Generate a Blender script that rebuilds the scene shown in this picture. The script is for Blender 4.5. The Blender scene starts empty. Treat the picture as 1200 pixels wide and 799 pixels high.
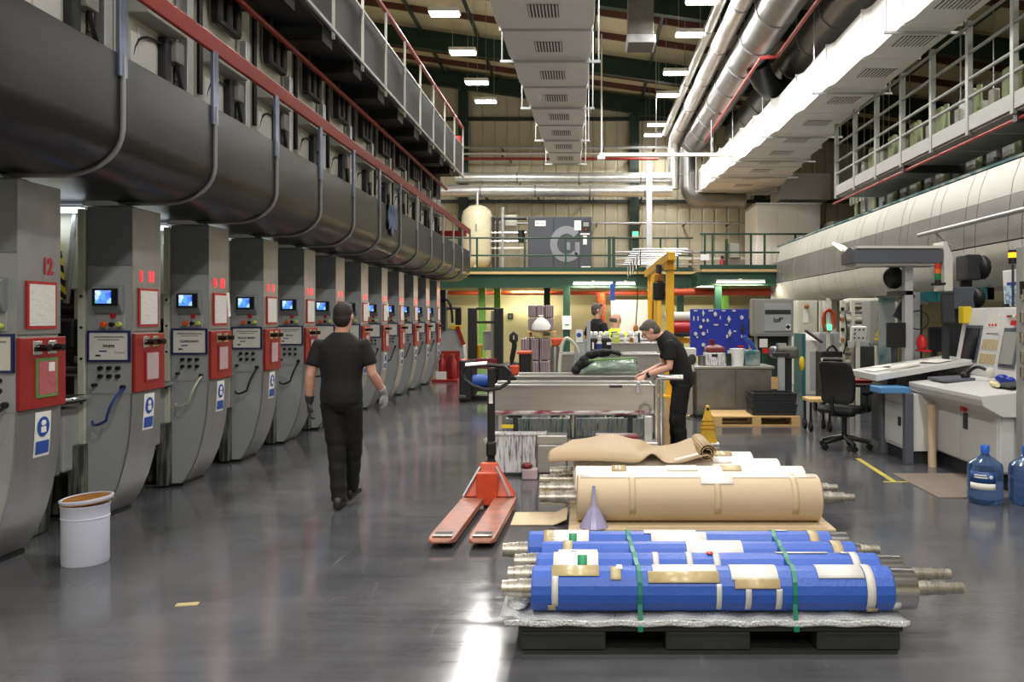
import bpy, math, random
from mathutils import Vector, Matrix
R = random.Random(11)
scene = bpy.context.scene
COL = scene.collection
PI = math.pi

# ---------------------------------------------------------------- camera
F, CX, CY, H = 970.0, 688.0, 372.0, 1.63      # focal length and vanishing point in photo pixels, eye height
cam_data = bpy.data.cameras.new('camera')
cam_data.sensor_width = 36.0
cam_data.lens = F * 36.0 / 1200.0
cam_data.shift_x = -(CX - 600.0) / 1200.0
cam_data.shift_y = -(399.5 - CY) / 1200.0
cam_data.clip_end = 200
cam = bpy.data.objects.new('camera', cam_data)
cam.location = (0, 0, H)
cam.rotation_euler = (PI / 2, 0, 0)
COL.objects.link(cam)
scene.camera = cam

# ---------------------------------------------------------------- world, exposure
world = bpy.data.worlds.new('world')
scene.world = world
world.use_nodes = True
world.node_tree.nodes['Background'].inputs[0].default_value = (0.8, 0.85, 1.0, 1)
world.node_tree.nodes['Background'].inputs[1].default_value = 0.25
scene.view_settings.view_transform = 'Standard'
scene.view_settings.look = 'None'
scene.view_settings.gamma = 1.0
scene.view_settings.use_curve_mapping = False
scene.view_settings.exposure = 0.22
LAMP_W = 150.0        # each high bay lamp
WORK_W = 1.6         # each work lamp between the press columns
TUBE_W = 60.0         # each fluorescent tube under the mezzanine

def wx(px, d): return (px - CX) / F * d
def wz(py, d): return H - (py - CY) / F * d

# ---------------------------------------------------------------- materials
def c(r, g, b):
    def l(u):
        u /= 255.0
        return u / 12.92 if u <= 0.04045 else ((u + 0.055) / 1.055) ** 2.4
    return (l(r), l(g), l(b), 1.0)
MATS = {}
def M(name, col=(200, 200, 200), rough=0.5, metal=0.0, var=0.0, vs=4.0, bump=0.0, bs=30.0, stretch=None,
      coat=0.0, trans=0.0, emit=0.0, ior=1.5, alpha=1.0, spec=0.5, dark=None):
    m = bpy.data.materials.new(name)
    m.use_nodes = True
    nt = m.node_tree
    b = nt.nodes['Principled BSDF']
    b.inputs['Base Color'].default_value = c(*col)
    b.inputs['Roughness'].default_value = rough
    b.inputs['Metallic'].default_value = metal
    b.inputs['Coat Weight'].default_value = coat
    b.inputs['Transmission Weight'].default_value = trans
    b.inputs['IOR'].default_value = ior
    b.inputs['Alpha'].default_value = alpha
    b.inputs['Specular IOR Level'].default_value = spec
    if emit:
        b.inputs['Emission Color'].default_value = c(*col)
        b.inputs['Emission Strength'].default_value = emit
    if var or bump:
        tc = nt.nodes.new('ShaderNodeTexCoord')
        mp = nt.nodes.new('ShaderNodeMapping')
        nt.links.new(tc.outputs['Object'], mp.inputs['Vector'])
        if stretch: mp.inputs['Scale'].default_value = stretch
    if var:
        n = nt.nodes.new('ShaderNodeTexNoise')
        n.inputs['Scale'].default_value = vs
        n.inputs['Detail'].default_value = 6
        n.inputs['Roughness'].default_value = 0.65
        nt.links.new(mp.outputs['Vector'], n.inputs['Vector'])
        r = nt.nodes.new('ShaderNodeValToRGB')
        r.color_ramp.elements[0].position = 0.3
        r.color_ramp.elements[1].position = 0.7
        a = c(*col)
        lo = c(*dark) if dark else tuple(x * (1 - var) for x in a[:3]) + (1,)
        hi = a if dark else tuple(min(1, x * (1 + var)) for x in a[:3]) + (1,)
        r.color_ramp.elements[0].color = lo
        r.color_ramp.elements[1].color = hi
        nt.links.new(n.outputs['Fac'], r.inputs['Fac'])
        nt.links.new(r.outputs['Color'], b.inputs['Base Color'])
        mr = nt.nodes.new('ShaderNodeMapRange')
        mr.inputs['To Min'].default_value = max(0.02, rough - 0.08)
        mr.inputs['To Max'].default_value = min(1, rough + 0.08)
        nt.links.new(n.outputs['Fac'], mr.inputs['Value'])
        nt.links.new(mr.outputs['Result'], b.inputs['Roughness'])
    if bump:
        n2 = nt.nodes.new('ShaderNodeTexNoise')
        n2.inputs['Scale'].default_value = bs
        n2.inputs['Detail'].default_value = 4
        nt.links.new(mp.outputs['Vector'], n2.inputs['Vector'])
        bp = nt.nodes.new('ShaderNodeBump')
        bp.inputs['Strength'].default_value = bump
        bp.inputs['Distance'].default_value = 0.02
        nt.links.new(n2.outputs['Fac'], bp.inputs['Height'])
        nt.links.new(bp.outputs['Normal'], b.inputs['Normal'])
    MATS[name] = m
    return m

def ramp_mat(name, kind, stops, scale=(1, 1, 1), rough=0.5, metal=0.0, ts=5.0, detail=3.0, dist=0.0, emit=0.0, rot=(0, 0, 0), bump=0.0):
    """colour from one procedural texture through a colour ramp"""
    m = bpy.data.materials.new(name); m.use_nodes = True
    nt = m.node_tree; b = nt.nodes['Principled BSDF']
    b.inputs['Roughness'].default_value = rough
    b.inputs['Metallic'].default_value = metal
    tc = nt.nodes.new('ShaderNodeTexCoord'); mp = nt.nodes.new('ShaderNodeMapping')
    mp.inputs['Scale'].default_value = scale
    mp.inputs['Rotation'].default_value = rot
    nt.links.new(tc.outputs['Object'], mp.inputs['Vector'])
    t = nt.nodes.new({'noise': 'ShaderNodeTexNoise', 'wave': 'ShaderNodeTexWave', 'voronoi': 'ShaderNodeTexVoronoi'}[kind])
    t.inputs['Scale'].default_value = ts
    if kind != 'voronoi': t.inputs['Detail'].default_value = detail
    if kind == 'wave': t.inputs['Distortion'].default_value = dist
    nt.links.new(mp.outputs['Vector'], t.inputs['Vector'])
    r = nt.nodes.new('ShaderNodeValToRGB')
    els = r.color_ramp.elements
    while len(els) < len(stops): els.new(0.5)
    for e, (p, col) in zip(els, stops): e.position = p; e.color = c(*col)
    out = t.outputs['Color'] if kind == 'voronoi' else t.outputs['Fac']
    nt.links.new(out, r.inputs['Fac'])
    nt.links.new(r.outputs['Color'], b.inputs['Base Color'])
    if emit:
        nt.links.new(r.outputs['Color'], b.inputs['Emission Color'])
        b.inputs['Emission Strength'].default_value = emit
    if bump:
        bp = nt.nodes.new('ShaderNodeBump'); bp.inputs['Strength'].default_value = bump; bp.inputs['Distance'].default_value = .01
        nt.links.new(r.outputs['Color'], bp.inputs['Height']); nt.links.new(bp.outputs['Normal'], b.inputs['Normal'])
    MATS[name] = m
    return m

def floor_mat():
    m = bpy.data.materials.new('polished_concrete'); m.use_nodes = True
    nt = m.node_tree; b = nt.nodes['Principled BSDF']
    tc = nt.nodes.new('ShaderNodeTexCoord')
    def noise(scale, detail, st=(1, 1, 1)):
        mp = nt.nodes.new('ShaderNodeMapping'); mp.inputs['Scale'].default_value = st
        nt.links.new(tc.outputs['Object'], mp.inputs['Vector'])
        n = nt.nodes.new('ShaderNodeTexNoise'); n.inputs['Scale'].default_value = scale; n.inputs['Detail'].default_value = detail
        n.inputs['Roughness'].default_value = 0.62
        nt.links.new(mp.outputs['Vector'], n.inputs['Vector'])
        return n
    big, scr, scuff = noise(0.8, 8), noise(2.2, 6, (0.35, 5, 1)), noise(2.6, 7, (4, .5, 1))
    mx = nt.nodes.new('ShaderNodeMath'); mx.operation = 'MULTIPLY_ADD'; mx.inputs[1].default_value = 0.30
    nt.links.new(scr.outputs['Fac'], mx.inputs[0]); nt.links.new(big.outputs['Fac'], mx.inputs[2])
    r = nt.nodes.new('ShaderNodeValToRGB')
    r.color_ramp.elements[0].position = 0.5; r.color_ramp.elements[0].color = c(70, 70, 73)
    r.color_ramp.elements[1].position = 0.95; r.color_ramp.elements[1].color = c(100, 100, 103)
    nt.links.new(mx.outputs[0], r.inputs['Fac'])
    sr = nt.nodes.new('ShaderNodeValToRGB')
    sr.color_ramp.elements[0].position = 0.63; sr.color_ramp.elements[0].color = (0, 0, 0, 1)
    sr.color_ramp.elements[1].position = 0.74; sr.color_ramp.elements[1].color = (1, 1, 1, 1)
    nt.links.new(scuff.outputs['Fac'], sr.inputs['Fac'])
    mc = nt.nodes.new('ShaderNodeMix'); mc.data_type = 'RGBA'
    mc.inputs[7].default_value = c(146, 146, 148)
    mf = nt.nodes.new('ShaderNodeMath'); mf.operation = 'MULTIPLY'; mf.inputs[1].default_value = 0.30
    nt.links.new(sr.outputs['Color'], mf.inputs[0]); nt.links.new(mf.outputs[0], mc.inputs[0])
    nt.links.new(r.outputs['Color'], mc.inputs[6])
    nt.links.new(mc.outputs[2], b.inputs['Base Color'])
    mr = nt.nodes.new('ShaderNodeMapRange')
    mr.inputs['From Min'].default_value = 0.55; mr.inputs['From Max'].default_value = 1.0
    mr.inputs['To Min'].default_value = 0.11; mr.inputs['To Max'].default_value = 0.21
    nt.links.new(mx.outputs[0], mr.inputs['Value']); nt.links.new(mr.outputs['Result'], b.inputs['Roughness'])
    b.inputs['IOR'].default_value = 1.6
    bp = nt.nodes.new('ShaderNodeBump'); bp.inputs['Strength'].default_value = 0.05; bp.inputs['Distance'].default_value = 0.02
    nt.links.new(scr.outputs['Fac'], bp.inputs['Height']); nt.links.new(bp.outputs['Normal'], b.inputs['Normal'])
    MATS['floor'] = m
floor_mat()
M('cladding', (198, 192, 166), 0.6, var=.10, vs=1.2)
M('cream_wall', (226, 216, 168), 0.6, var=.05, vs=1)
M('roof_deck', (208, 200, 166), 0.7, var=.12, vs=.7)
M('green_steel', (24, 48, 36), 0.5, var=.15, vs=2)
M('green_beam', (26, 62, 44), 0.45, var=.12, vs=2)
M('lime_post', (120, 172, 70), 0.45)
M('purlin_red', (92, 50, 40), 0.6, var=.15)
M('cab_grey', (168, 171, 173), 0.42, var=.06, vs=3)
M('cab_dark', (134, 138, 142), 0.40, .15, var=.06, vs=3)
M('skin_plate', (166, 166, 168), 0.33, 0.75, var=.10, vs=6, stretch=(1, 1, .3))
M('cream_frame', (206, 206, 192), 0.5, var=.05)
M('pale_frame', (182, 182, 178), 0.5, var=.06)
M('red_panel', (150, 32, 28), 0.42, var=.06, vs=5)
M('rail_red', (158, 54, 48), 0.45, var=.08)
M('pipe_red', (140, 40, 34), 0.45, var=.1)
M('orange_pipe', (200, 76, 40), 0.4, var=.06)
M('black', (14, 14, 15), 0.5)
M('black_gloss', (10, 10, 11), 0.2)
M('charcoal', (44, 46, 50), 0.45, var=.08)
M('dark_metal', (40, 42, 44), 0.4, .5, var=.1)
M('duct_steel', (66, 66, 67), 0.30, .95, var=.16, vs=2.5, stretch=(1, .25, 1))
M('seam_steel', (146, 146, 148), 0.4, .3)
M('blue_steel', (120, 128, 150), 0.32, .8, var=.2, vs=3)
M('fascia', (54, 56, 58), 0.5, .3, var=.1, vs=2)
M('galv', (190, 192, 194), 0.35, .7, var=.12, vs=6)
M('chrome', (232, 232, 234), 0.16, 1.0)
M('steel', (176, 174, 170), 0.26, 1.0, var=.12, vs=5, stretch=(.3, 1, 3))
M('stainless', (196, 194, 190), 0.32, .8, var=.10, vs=4, stretch=(.3, 1, 4))
M('shaft', (196, 190, 178), 0.28, .9, var=.22, vs=18, stretch=(1, .2, .2))
M('white_duct', (238, 237, 233), 0.5, var=.03, vs=2)
M('white', (232, 232, 230), 0.5)
M('paper', (236, 234, 226), 0.7, var=.03, vs=8)
M('off_white', (210, 208, 200), 0.55, var=.05)
M('right_hood', (190, 189, 181), 0.45, .1, var=.05, vs=2)
M('hood_band', (150, 149, 146), 0.38, .6, var=.14, vs=3, stretch=(1, .4, 1))
M('vent_dark', (60, 58, 54), 0.6)
M('foil', (222, 222, 220), 0.30, .75, var=.10, vs=4, bump=.25, bs=14)
M('round_duct', (150, 150, 150), 0.34, .85, var=.15, vs=3)
M('navy', (34, 40, 98), 0.45)
M('label_blue', (34, 74, 160), 0.5)
M('led_red', (255, 36, 48), 0.4, emit=2.6)
M('led_dim', (255, 36, 48), 0.4, emit=1.5)
M('number_red', (170, 28, 32), 0.5)
M('green_frame', (96, 140, 70), 0.5)
M('pink_sheet', (176, 92, 98), 0.5, var=.25, vs=30)
M('grey_pink', (186, 166, 170), 0.5, var=.1, vs=20)
M('estop', (226, 90, 30), 0.4)
M('yellow', (224, 196, 40), 0.45)
M('yellow_crane', (226, 170, 20), 0.4, var=.06)
M('knob_green', (196, 206, 90), 0.4)
M('red_btn', (196, 30, 34), 0.4)
M('hose_blue', (40, 62, 130), 0.45)
M('hose_black', (24, 26, 30), 0.45)
M('hose_clear', (196, 196, 176), 0.4)
M('ochre', (196, 132, 40), 0.5, var=.3, vs=14, dark=(120, 70, 20))
M('bucket_white', (206, 208, 226), 0.38, var=.03)
M('blue_wrap', (46, 88, 180), 0.42, var=.05, vs=3, bump=.15, bs=60)
M('tape', (206, 204, 196), 0.4)
M('tape_tan', (186, 168, 126), 0.3, var=.12, vs=30)
M('strap_green', (24, 120, 92), 0.35)
M('logo_green', (20, 136, 84), 0.5)
M('pallet_black', (34, 36, 36), 0.6, var=.25, vs=6)
M('kraft', (204, 182, 150), 0.55, var=.06, vs=3, stretch=(.4, 2, 2))
M('kraft_sheet', (166, 142, 108), 0.6, var=.06, vs=4)
M('kraft_light', (204, 184, 148), 0.6, var=.06, vs=3)
M('wrap_white', (236, 228, 218), 0.4, var=.06, vs=9, bump=.3, bs=18)
M('orange', (196, 70, 36), 0.42, var=.14, vs=8)
M('fork_rust', (182, 112, 88), 0.42, var=.30, vs=9, dark=(120, 84, 72))
M('funnel', (196, 190, 226), 0.18, var=.05, trans=.35)
M('bubble', (222, 224, 226), 0.16, trans=.2, bump=.9, bs=90)
M('wood', (198, 164, 110), 0.6, var=.18, vs=5, stretch=(1, 8, 8))
M('cone_yellow', (214, 170, 34), 0.4, var=.18, vs=9)
M('office_black', (22, 22, 24), 0.75, var=.2, vs=30)
M('console', (204, 204, 202), 0.45, var=.04)
M('console_dark', (86, 90, 100), 0.45)
M('bench_steel', (132, 130, 126), 0.34, .7, var=.18, vs=4)
M('mat_brown', (118, 106, 96), 0.75, var=.15, vs=10)
M('yellow_line', (190, 176, 70), 0.5, var=.2, vs=8)
M('water_blue', (112, 148, 206), 0.06, trans=.82, ior=1.33)
M('cap_blue', (40, 104, 206), 0.35)
M('bottle_label', (34, 74, 140), 0.4)
M('tank', (214, 208, 176), 0.38, var=.04)
M('comp_grey', (64, 68, 76), 0.45, var=.05)
M('comp_logo', (128, 132, 138), 0.4, .2)
M('crate_black', (34, 36, 40), 0.5, var=.12)
M('box_grey', (150, 150, 146), 0.5, var=.05)
M('teal', (30, 100, 104), 0.5)
M('tray_blue', (84, 140, 190), 0.4)
M('cloth_blue', (92, 104, 132), 0.8, var=.15, vs=9)
M('maroon', (110, 28, 34), 0.35, var=.2)
M('roll_red', (176, 32, 36), 0.35)
M('tool_blue', (30, 48, 158), 0.4, var=.05)
M('green_bag', (188, 204, 190), 0.22, trans=.45, var=.25, vs=5, dark=(120, 150, 126))
M('cloth_black', (18, 18, 20), 0.85, bump=.5, bs=25)
M('glass_dark', (22, 24, 30), 0.12)
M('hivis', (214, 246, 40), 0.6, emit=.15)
M('silver_tape', (200, 200, 200), 0.3, .4)
M('skin', (200, 150, 128), 0.5, var=.06, vs=12)
M('skin_pale', (214, 164, 142), 0.5, var=.05, vs=12)
M('shirt_black', (11, 11, 12), 0.85, var=.15, vs=14, bump=.35, bs=9)
M('trousers_black', (9, 9, 10), 0.85, var=.15, vs=14, bump=.6, bs=7)
M('hair_dark', (34, 24, 19), 0.7, var=.25, vs=60, bump=.6, bs=90)
M('hair_grey', (88, 82, 76), 0.7, var=.35, vs=50, bump=.6, bs=90)
M('glove_dark', (50, 50, 54), 0.7, var=.2, vs=40)
M('glove_grey', (150, 150, 154), 0.7, var=.2, vs=40)
M('shoe', (26, 25, 25), 0.45)
M('lamp_white', (255, 250, 242), 0.4, emit=22.0)
M('work_lamp', (236, 246, 255), 0.4, emit=1.6)
M('rail_grey', (142, 144, 138), 0.45, .2, var=.08)
M('walk_grey', (150, 150, 144), 0.5, var=.06)
M('tube_white', (255, 246, 220), 0.4, emit=12.0)
M('amber', (255, 176, 20), 0.4, emit=1.6)
M('stack_red', (190, 40, 24), 0.35)
M('stack_orange', (226, 100, 30), 0.35)
M('stack_green', (24, 110, 70), 0.35)
M('exit_green', (80, 220, 160), 0.4, emit=1.5)
M('pale_green', (182, 196, 150), 0.5, var=.06)
M('window_glow', (250, 240, 200), 0.5, emit=1.2)
ramp_mat('screen', 'voronoi', [(0.0, (40, 70, 190)), (.35, (90, 140, 235)), (.55, (60, 170, 120)), (.75, (190, 210, 250)), (1, (50, 80, 200))], (1, 1, 1), .3, ts=26, emit=1.1)
ramp_mat('splatter', 'noise', [(.30, (96, 40, 120)), (.38, (170, 160, 176)), (.46, (226, 224, 224)), (.57, (206, 206, 206)), (.64, (70, 70, 78)), (.70, (220, 220, 220))], (16, 16, 1.1), .35, ts=3.2, detail=5)
ramp_mat('splatter_teal', 'noise', [(.32, (60, 150, 146)), (.45, (206, 216, 216)), (.56, (226, 226, 226)), (.66, (110, 150, 190)), (.78, (230, 230, 230))], (15, 15, 1.0), .35, ts=3.0, detail=5)
ramp_mat('splatter_dark', 'noise', [(.30, (26, 28, 28)), (.48, (58, 62, 60)), (.58, (120, 122, 112)), (.68, (40, 44, 42))], (5, 5, .6), .4, ts=3.2, detail=5)
ramp_mat('ink_edge', 'noise', [(.35, (120, 30, 50)), (.5, (196, 190, 190)), (.7, (214, 214, 214))], (2, 2, 9), .3, ts=2.6, detail=5)
ramp_mat('shrink_wrap', 'wave', [(.0, (92, 70, 78)), (.30, (150, 138, 142)), (.45, (228, 226, 226)), (.58, (168, 150, 156)), (.72, (110, 86, 96))], (1, 1, .15), .22, ts=5.0, detail=5, dist=4.5)
ramp_mat('hazard', 'wave', [(.0, (20, 20, 20)), (.49, (20, 20, 20)), (.51, (222, 204, 40)), (1, (222, 204, 40))], (1, 1, 1), .5, ts=4.2, detail=0, rot=(0, PI / 4, 0))
ramp_mat('print_lines', 'wave', [(.0, (226, 224, 216)), (.6, (226, 224, 216)), (.75, (150, 150, 152)), (1, (226, 224, 216))], (.12, 1, 1), .6, ts=28, detail=4, dist=2.5, rot=(0, 0, PI / 2))
ramp_mat('doc_sheet', 'noise', [(.0, (228, 226, 222)), (.56, (222, 220, 216)), (.62, (200, 198, 200)), (.68, (226, 224, 222))], (1, 3, 22), .4, ts=4.0, detail=3)
ramp_mat('poster', 'noise', [(.0, (220, 230, 240)), (.5, (196, 218, 232)), (.56, (60, 120, 170)), (.66, (220, 230, 240))], (1, 1, 2), .4, ts=6.0, detail=3)
ramp_mat('worn_teal', 'noise', [(.4, (40, 96, 100)), (.6, (150, 160, 156))], (1, 1, 1), .5, ts=3, detail=4)

# ---------------------------------------------------------------- mesh helpers
OFF = {}
def _off(parent):
    return OFF.get(parent.name, Vector((0, 0, 0))) if parent else Vector((0, 0, 0))
class MB:
    def __init__(s): s.v, s.f = [], []
    def add(s, vs, fs):
        n = len(s.v); s.v += [tuple(x) for x in vs]; s.f += [tuple(i + n for i in f) for f in fs]; return s
    def box(s, x0, x1, y0, y1, z0, z1):
        if x0 > x1: x0, x1 = x1, x0
        if y0 > y1: y0, y1 = y1, y0
        if z0 > z1: z0, z1 = z1, z0
        return s.add([(x0, y0, z0), (x1, y0, z0), (x1, y1, z0), (x0, y1, z0), (x0, y0, z1), (x1, y0, z1), (x1, y1, z1), (x0, y1, z1)],
                     [(0, 3, 2, 1), (4, 5, 6, 7), (0, 1, 5, 4), (1, 2, 6, 5), (2, 3, 7, 6), (3, 0, 4, 7)])
    def obox(s, ctr, size, rot=(0, 0, 0)):
        m = Matrix.Translation(ctr) @ (Matrix.Rotation(rot[2], 4, 'Z') @ Matrix.Rotation(rot[1], 4, 'Y') @ Matrix.Rotation(rot[0], 4, 'X'))
        t = MB().box(-size[0] / 2, size[0] / 2, -size[1] / 2, size[1] / 2, -size[2] / 2, size[2] / 2)
        return s.add([m @ Vector(v) for v in t.v], t.f)
    def rings(s, rings, caps=True, closed=False):
        n = len(rings[0]); b = len(s.v)
        for r in rings: s.v += [tuple(p) for p in r]
        k = len(rings)
        for i in range(k if closed else k - 1):
            a, d = b + i * n, b + ((i + 1) % k) * n
            for j in range(n):
                s.f.append((a + j, a + (j + 1) % n, d + (j + 1) % n, d + j))
        if caps and not closed:
            s.f.append(tuple(b + j for j in reversed(range(n))))
            s.f.append(tuple(b + (k - 1) * n + j for j in range(n)))
        return s
    def tube(s, pts, r, n=8, closed=False, up=None):
        pts = [Vector(p) for p in pts]; k = len(pts)
        rs = r if isinstance(r, (list, tuple)) else [r] * k
        tang = []
        for i in range(k):
            a = pts[i - 1] if (i > 0 or closed) else pts[i]
            b = pts[(i + 1) % k] if (i < k - 1 or closed) else pts[i]
            t = (b - a); tang.append(t.normalized() if t.length > 1e-9 else Vector((0, 0, 1)))
        nrm = tang[0].orthogonal().normalized() if up is None else (Vector(up) - tang[0] * Vector(up).dot(tang[0])).normalized()
        rr = []
        for i in range(k):
            nrm = (nrm - tang[i] * nrm.dot(tang[i])).normalized()
            bn = tang[i].cross(nrm)
            q = rs[i]; ra, rb = q if isinstance(q, (list, tuple)) else (q, q)
            rr.append([pts[i] + nrm * ra * math.cos(2 * PI * j / n) + bn * rb * math.sin(2 * PI * j / n) for j in range(n)])
        return s.rings(rr, True, closed)
    def cyl(s, p0, p1, r0, r1=None, n=16):
        return s.tube([p0, p1], [r0, r0 if r1 is None else r1], n)
    def lathe(s, prof, ctr=(0, 0, 0), n=24, tilt=None):
        rr = []
        for r, z in prof:
            ring = [Vector((r * math.cos(2 * PI * j / n), r * math.sin(2 * PI * j / n), z)) for j in range(n)]
            if tilt: ring = [tilt @ p for p in ring]
            rr.append([p + Vector(ctr) for p in ring])
        return s.rings(rr)
    def prism(s, poly, axis, a0, a1):
        def mk(u, w, a): return {'x': (a, u, w), 'y': (u, a, w), 'z': (u, w, a)}[axis]
        return s.rings([[mk(u, w, a0) for u, w in poly], [mk(u, w, a1) for u, w in poly]])
    def sheet(s, fn, nu, nv, th=0.0):
        """fn(u, v) -> point; a grid with thickness th below it (along -z unless fn gives normals)"""
        top = [[Vector(fn(i / nu, j / nv)) for j in range(nv + 1)] for i in range(nu + 1)]
        b = len(s.v); w = nv + 1
        for row in top: s.v += [tuple(p) for p in row]
        for i in range(nu):
            for j in range(nv):
                s.f.append((b + i * w + j, b + (i + 1) * w + j, b + (i + 1) * w + j + 1, b + i * w + j + 1))
        return s
    def ell(s, ctr, rad, nu=16, nv=10, rot=None):
        rr = []
        for i in range(1, nv):
            a = PI * i / nv
            ring = [Vector((rad[0] * math.sin(a) * math.cos(2 * PI * j / nu), rad[1] * math.sin(a) * math.sin(2 * PI * j / nu), -rad[2] * math.cos(a))) for j in range(nu)]
            if rot is not None: ring = [rot @ p for p in ring]
            rr.append([p + Vector(ctr) for p in ring])
        return s.rings(rr)
    def build(s, name, mat, parent=None, bevel=0.0, smooth=False, solid=0.0, sub=0):
        o_ = _off(parent)
        me = bpy.data.meshes.new(name)
        me.from_pydata([(x - o_.x, y - o_.y, z - o_.z) for x, y, z in s.v], [], s.f)
        me.materials.append(MATS[mat])
        if smooth:
            me.polygons.foreach_set('use_smooth', [True] * len(me.polygons))
            if smooth is True: me.set_sharp_from_angle(angle=math.radians(40))
        me.update()
        o = bpy.data.objects.new(name, me)
        COL.objects.link(o)
        if parent:
            o.parent = parent; OFF[o.name] = o_
        if solid:
            md = o.modifiers.new('solid', 'SOLIDIFY'); md.thickness = solid; md.offset = 0
        if bevel:
            md = o.modifiers.new('bevel', 'BEVEL'); md.width = bevel; md.segments = 2; md.limit_method = 'ANGLE'
        if sub:
            md = o.modifiers.new('sub', 'SUBSURF'); md.levels = sub; md.render_levels = sub
        return o
def tag(o, label, cat, group=None):
    o['label'] = label; o['category'] = cat
    if group: o['group'] = group
    return o
def thing(name, label, cat, loc=(0, 0, 0), group=None):
    o = bpy.data.objects.new(name, None); o.empty_display_size = .1
    COL.objects.link(o); o.location = loc
    OFF[o.name] = Vector(loc)
    return tag(o, label, cat, group)
def single(mb, name, mat, label, cat, group=None, loc=None, **kw):
    """a thing that is one mesh; its origin sits at loc (world) or at the middle of its base"""
    if loc is None:
        xs, ys, zs = zip(*mb.v); loc = ((min(xs) + max(xs)) / 2, (min(ys) + max(ys)) / 2, min(zs))
    mb.v = [(x - loc[0], y - loc[1], z - loc[2]) for x, y, z in mb.v]
    o = mb.build(name, mat, None, **kw); o.location = loc
    OFF[o.name] = Vector(loc)
    return tag(o, label, cat, group)
def struct(o):
    o['kind'] = 'structure'; return o
def copy_tree(o, parent=None):
    k = o.copy(); COL.objects.link(k); k.parent = parent
    OFF[k.name] = OFF.get(o.name, Vector((0, 0, 0)))
    for ch in list(o.children): copy_tree(ch, k)
    return k
_T = {}
def text(body, size, mat, parent, loc, rot, name='lettering', bold=0.0, align='CENTER', sx=1.0):
    key = (body, size, mat, bold, align, sx)
    if key not in _T:
        cu = bpy.data.curves.new('lettering', 'FONT'); cu.body = body; cu.size = size
        cu.align_x = align; cu.align_y = 'CENTER'; cu.extrude = 0.0012; cu.offset = bold; cu.resolution_u = 3
        t = bpy.data.objects.new('tmp', cu); COL.objects.link(t)
        dg = bpy.context.evaluated_depsgraph_get()
        me = bpy.data.meshes.new_from_object(t.evaluated_get(dg)); me.name = 'lettering'
        bpy.data.objects.remove(t)
        if sx != 1: me.transform(Matrix.Diagonal((sx, 1, 1, 1)))
        me.materials.clear(); me.materials.append(MATS[mat])
        _T[key] = me
    o = bpy.data.objects.new(name, _T[key]); COL.objects.link(o)
    if parent:
        o.parent = parent; o.location = Vector(loc) - _off(parent); OFF[o.name] = _off(parent)
    else: o.location = loc
    o.rotation_euler = rot
    return o
FACE_CAM = (PI / 2, 0, 0)             # lettering that faces the camera side (-y)
FACE_RIGHT = (PI / 2, 0, PI / 2)      # lettering that faces +x
FACE_LEFT = (PI / 2, 0, -PI / 2)      # lettering that faces -x

# ================================================================ THE HALL
XL, XR, YN, YB = -9.0, 11.5, -13.0, 31.0
def roof_z(x): return 10.0 - 0.14 * x
struct(MB().box(XL - .2, XR + .2, YN - .2, YB + .2, -0.2, 0.0).build('floor', 'floor'))
struct(MB().box(XL - .3, XL, YN, YB, 0, roof_z(XL) + .2).build('wall_left', 'cladding'))
struct(MB().box(XR, XR + .3, YN, YB, 0, roof_z(XR) + .4).build('wall_right', 'cladding'))
struct(MB().box(XL, XR, YN - .3, YN, 0, roof_z(XL)).build('wall_rear', 'cladding'))
wb = struct(MB().box(XL, XR, YB, YB + .3, 0, roof_z(XL) + .2).build('wall_back', 'cladding'))
pw = .46
for tier, (z0, z1) in enumerate(((3.0, 5.95), (6.0, 9.0), (9.08, 11.3))):
    proto = None
    for i in range(int((XR - XL) / pw)):
        if proto is None:
            proto = MB().prism([(0.005, 0), (.04, -.035), (pw - .06, -.035), (pw - .02, 0)], 'z', z0, z1).build('cladding_panel', 'cladding', wb)
            o = proto
        else:
            o = proto.copy(); COL.objects.link(o)
        o.location = (XL + i * pw, YB, 0)
lower = struct(MB().box(XL, XR, YB - .5, YB - .42, 0, 3.02).build('wall_back_lower', 'cream_wall'))
struct(MB().box(XL, XR, YB - .16, YB - .06, 8.97, 9.1).build('trim_1', 'charcoal'))
struct(MB().box(XL, XR, YB - .16, YB - .06, 5.9, 6.02).build('trim_2', 'charcoal'))
# roof: deck strips, rafters, purlins
ce = struct(MB().add([(XL - .3, YN - .3, roof_z(XL - .3) + .2), (XR + .3, YN - .3, roof_z(XR + .3) + .2), (XR + .3, YB + .3, roof_z(XR + .3) + .2), (XL - .3, YB + .3, roof_z(XL - .3) + .2)], [(0, 3, 2, 1)]).build('ceiling', 'roof_deck', solid=.05))
def slope_box(y0, y1, drop0, drop1, x0=XL, x1=XR):
    vs = []
    for y in (y0, y1):
        for x in (x0, x1):
            for d in (drop0, drop1): vs.append((x, y, roof_z(x) - d))
    return MB().add(vs, [(0, 1, 3, 2), (4, 6, 7, 5), (0, 2, 6, 4), (1, 5, 7, 3), (0, 4, 5, 1), (2, 3, 7, 6)])
yy = YN
deck = None
while yy < YB - .1:
    slope_box(yy + .01, yy + 1.19, -.15, -.1).build('deck_panel', 'roof_deck', ce); yy += 1.2
for y in (-8, -2, 3.5, 9.0, 14.5, 20.6, 26.2, 30.5):
    rf = slope_box(y - .11, y + .11, .0, .05).build('rafter', 'green_steel', ce)
    slope_box(y - .11, y + .11, .55, .6).build('flange', 'green_steel', rf)
    slope_box(y - .02, y + .02, .05, .55).build('web', 'green_steel', rf)
for y in (-6, -4, 0, 1.7, 5.3, 7.1, 10.8, 12.6, 16.4, 18.6, 22.6, 24.4, 28.2, 29.4):
    slope_box(y - .04, y + .04, -.1, .08).build('purlin', 'purlin_red', ce)
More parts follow.
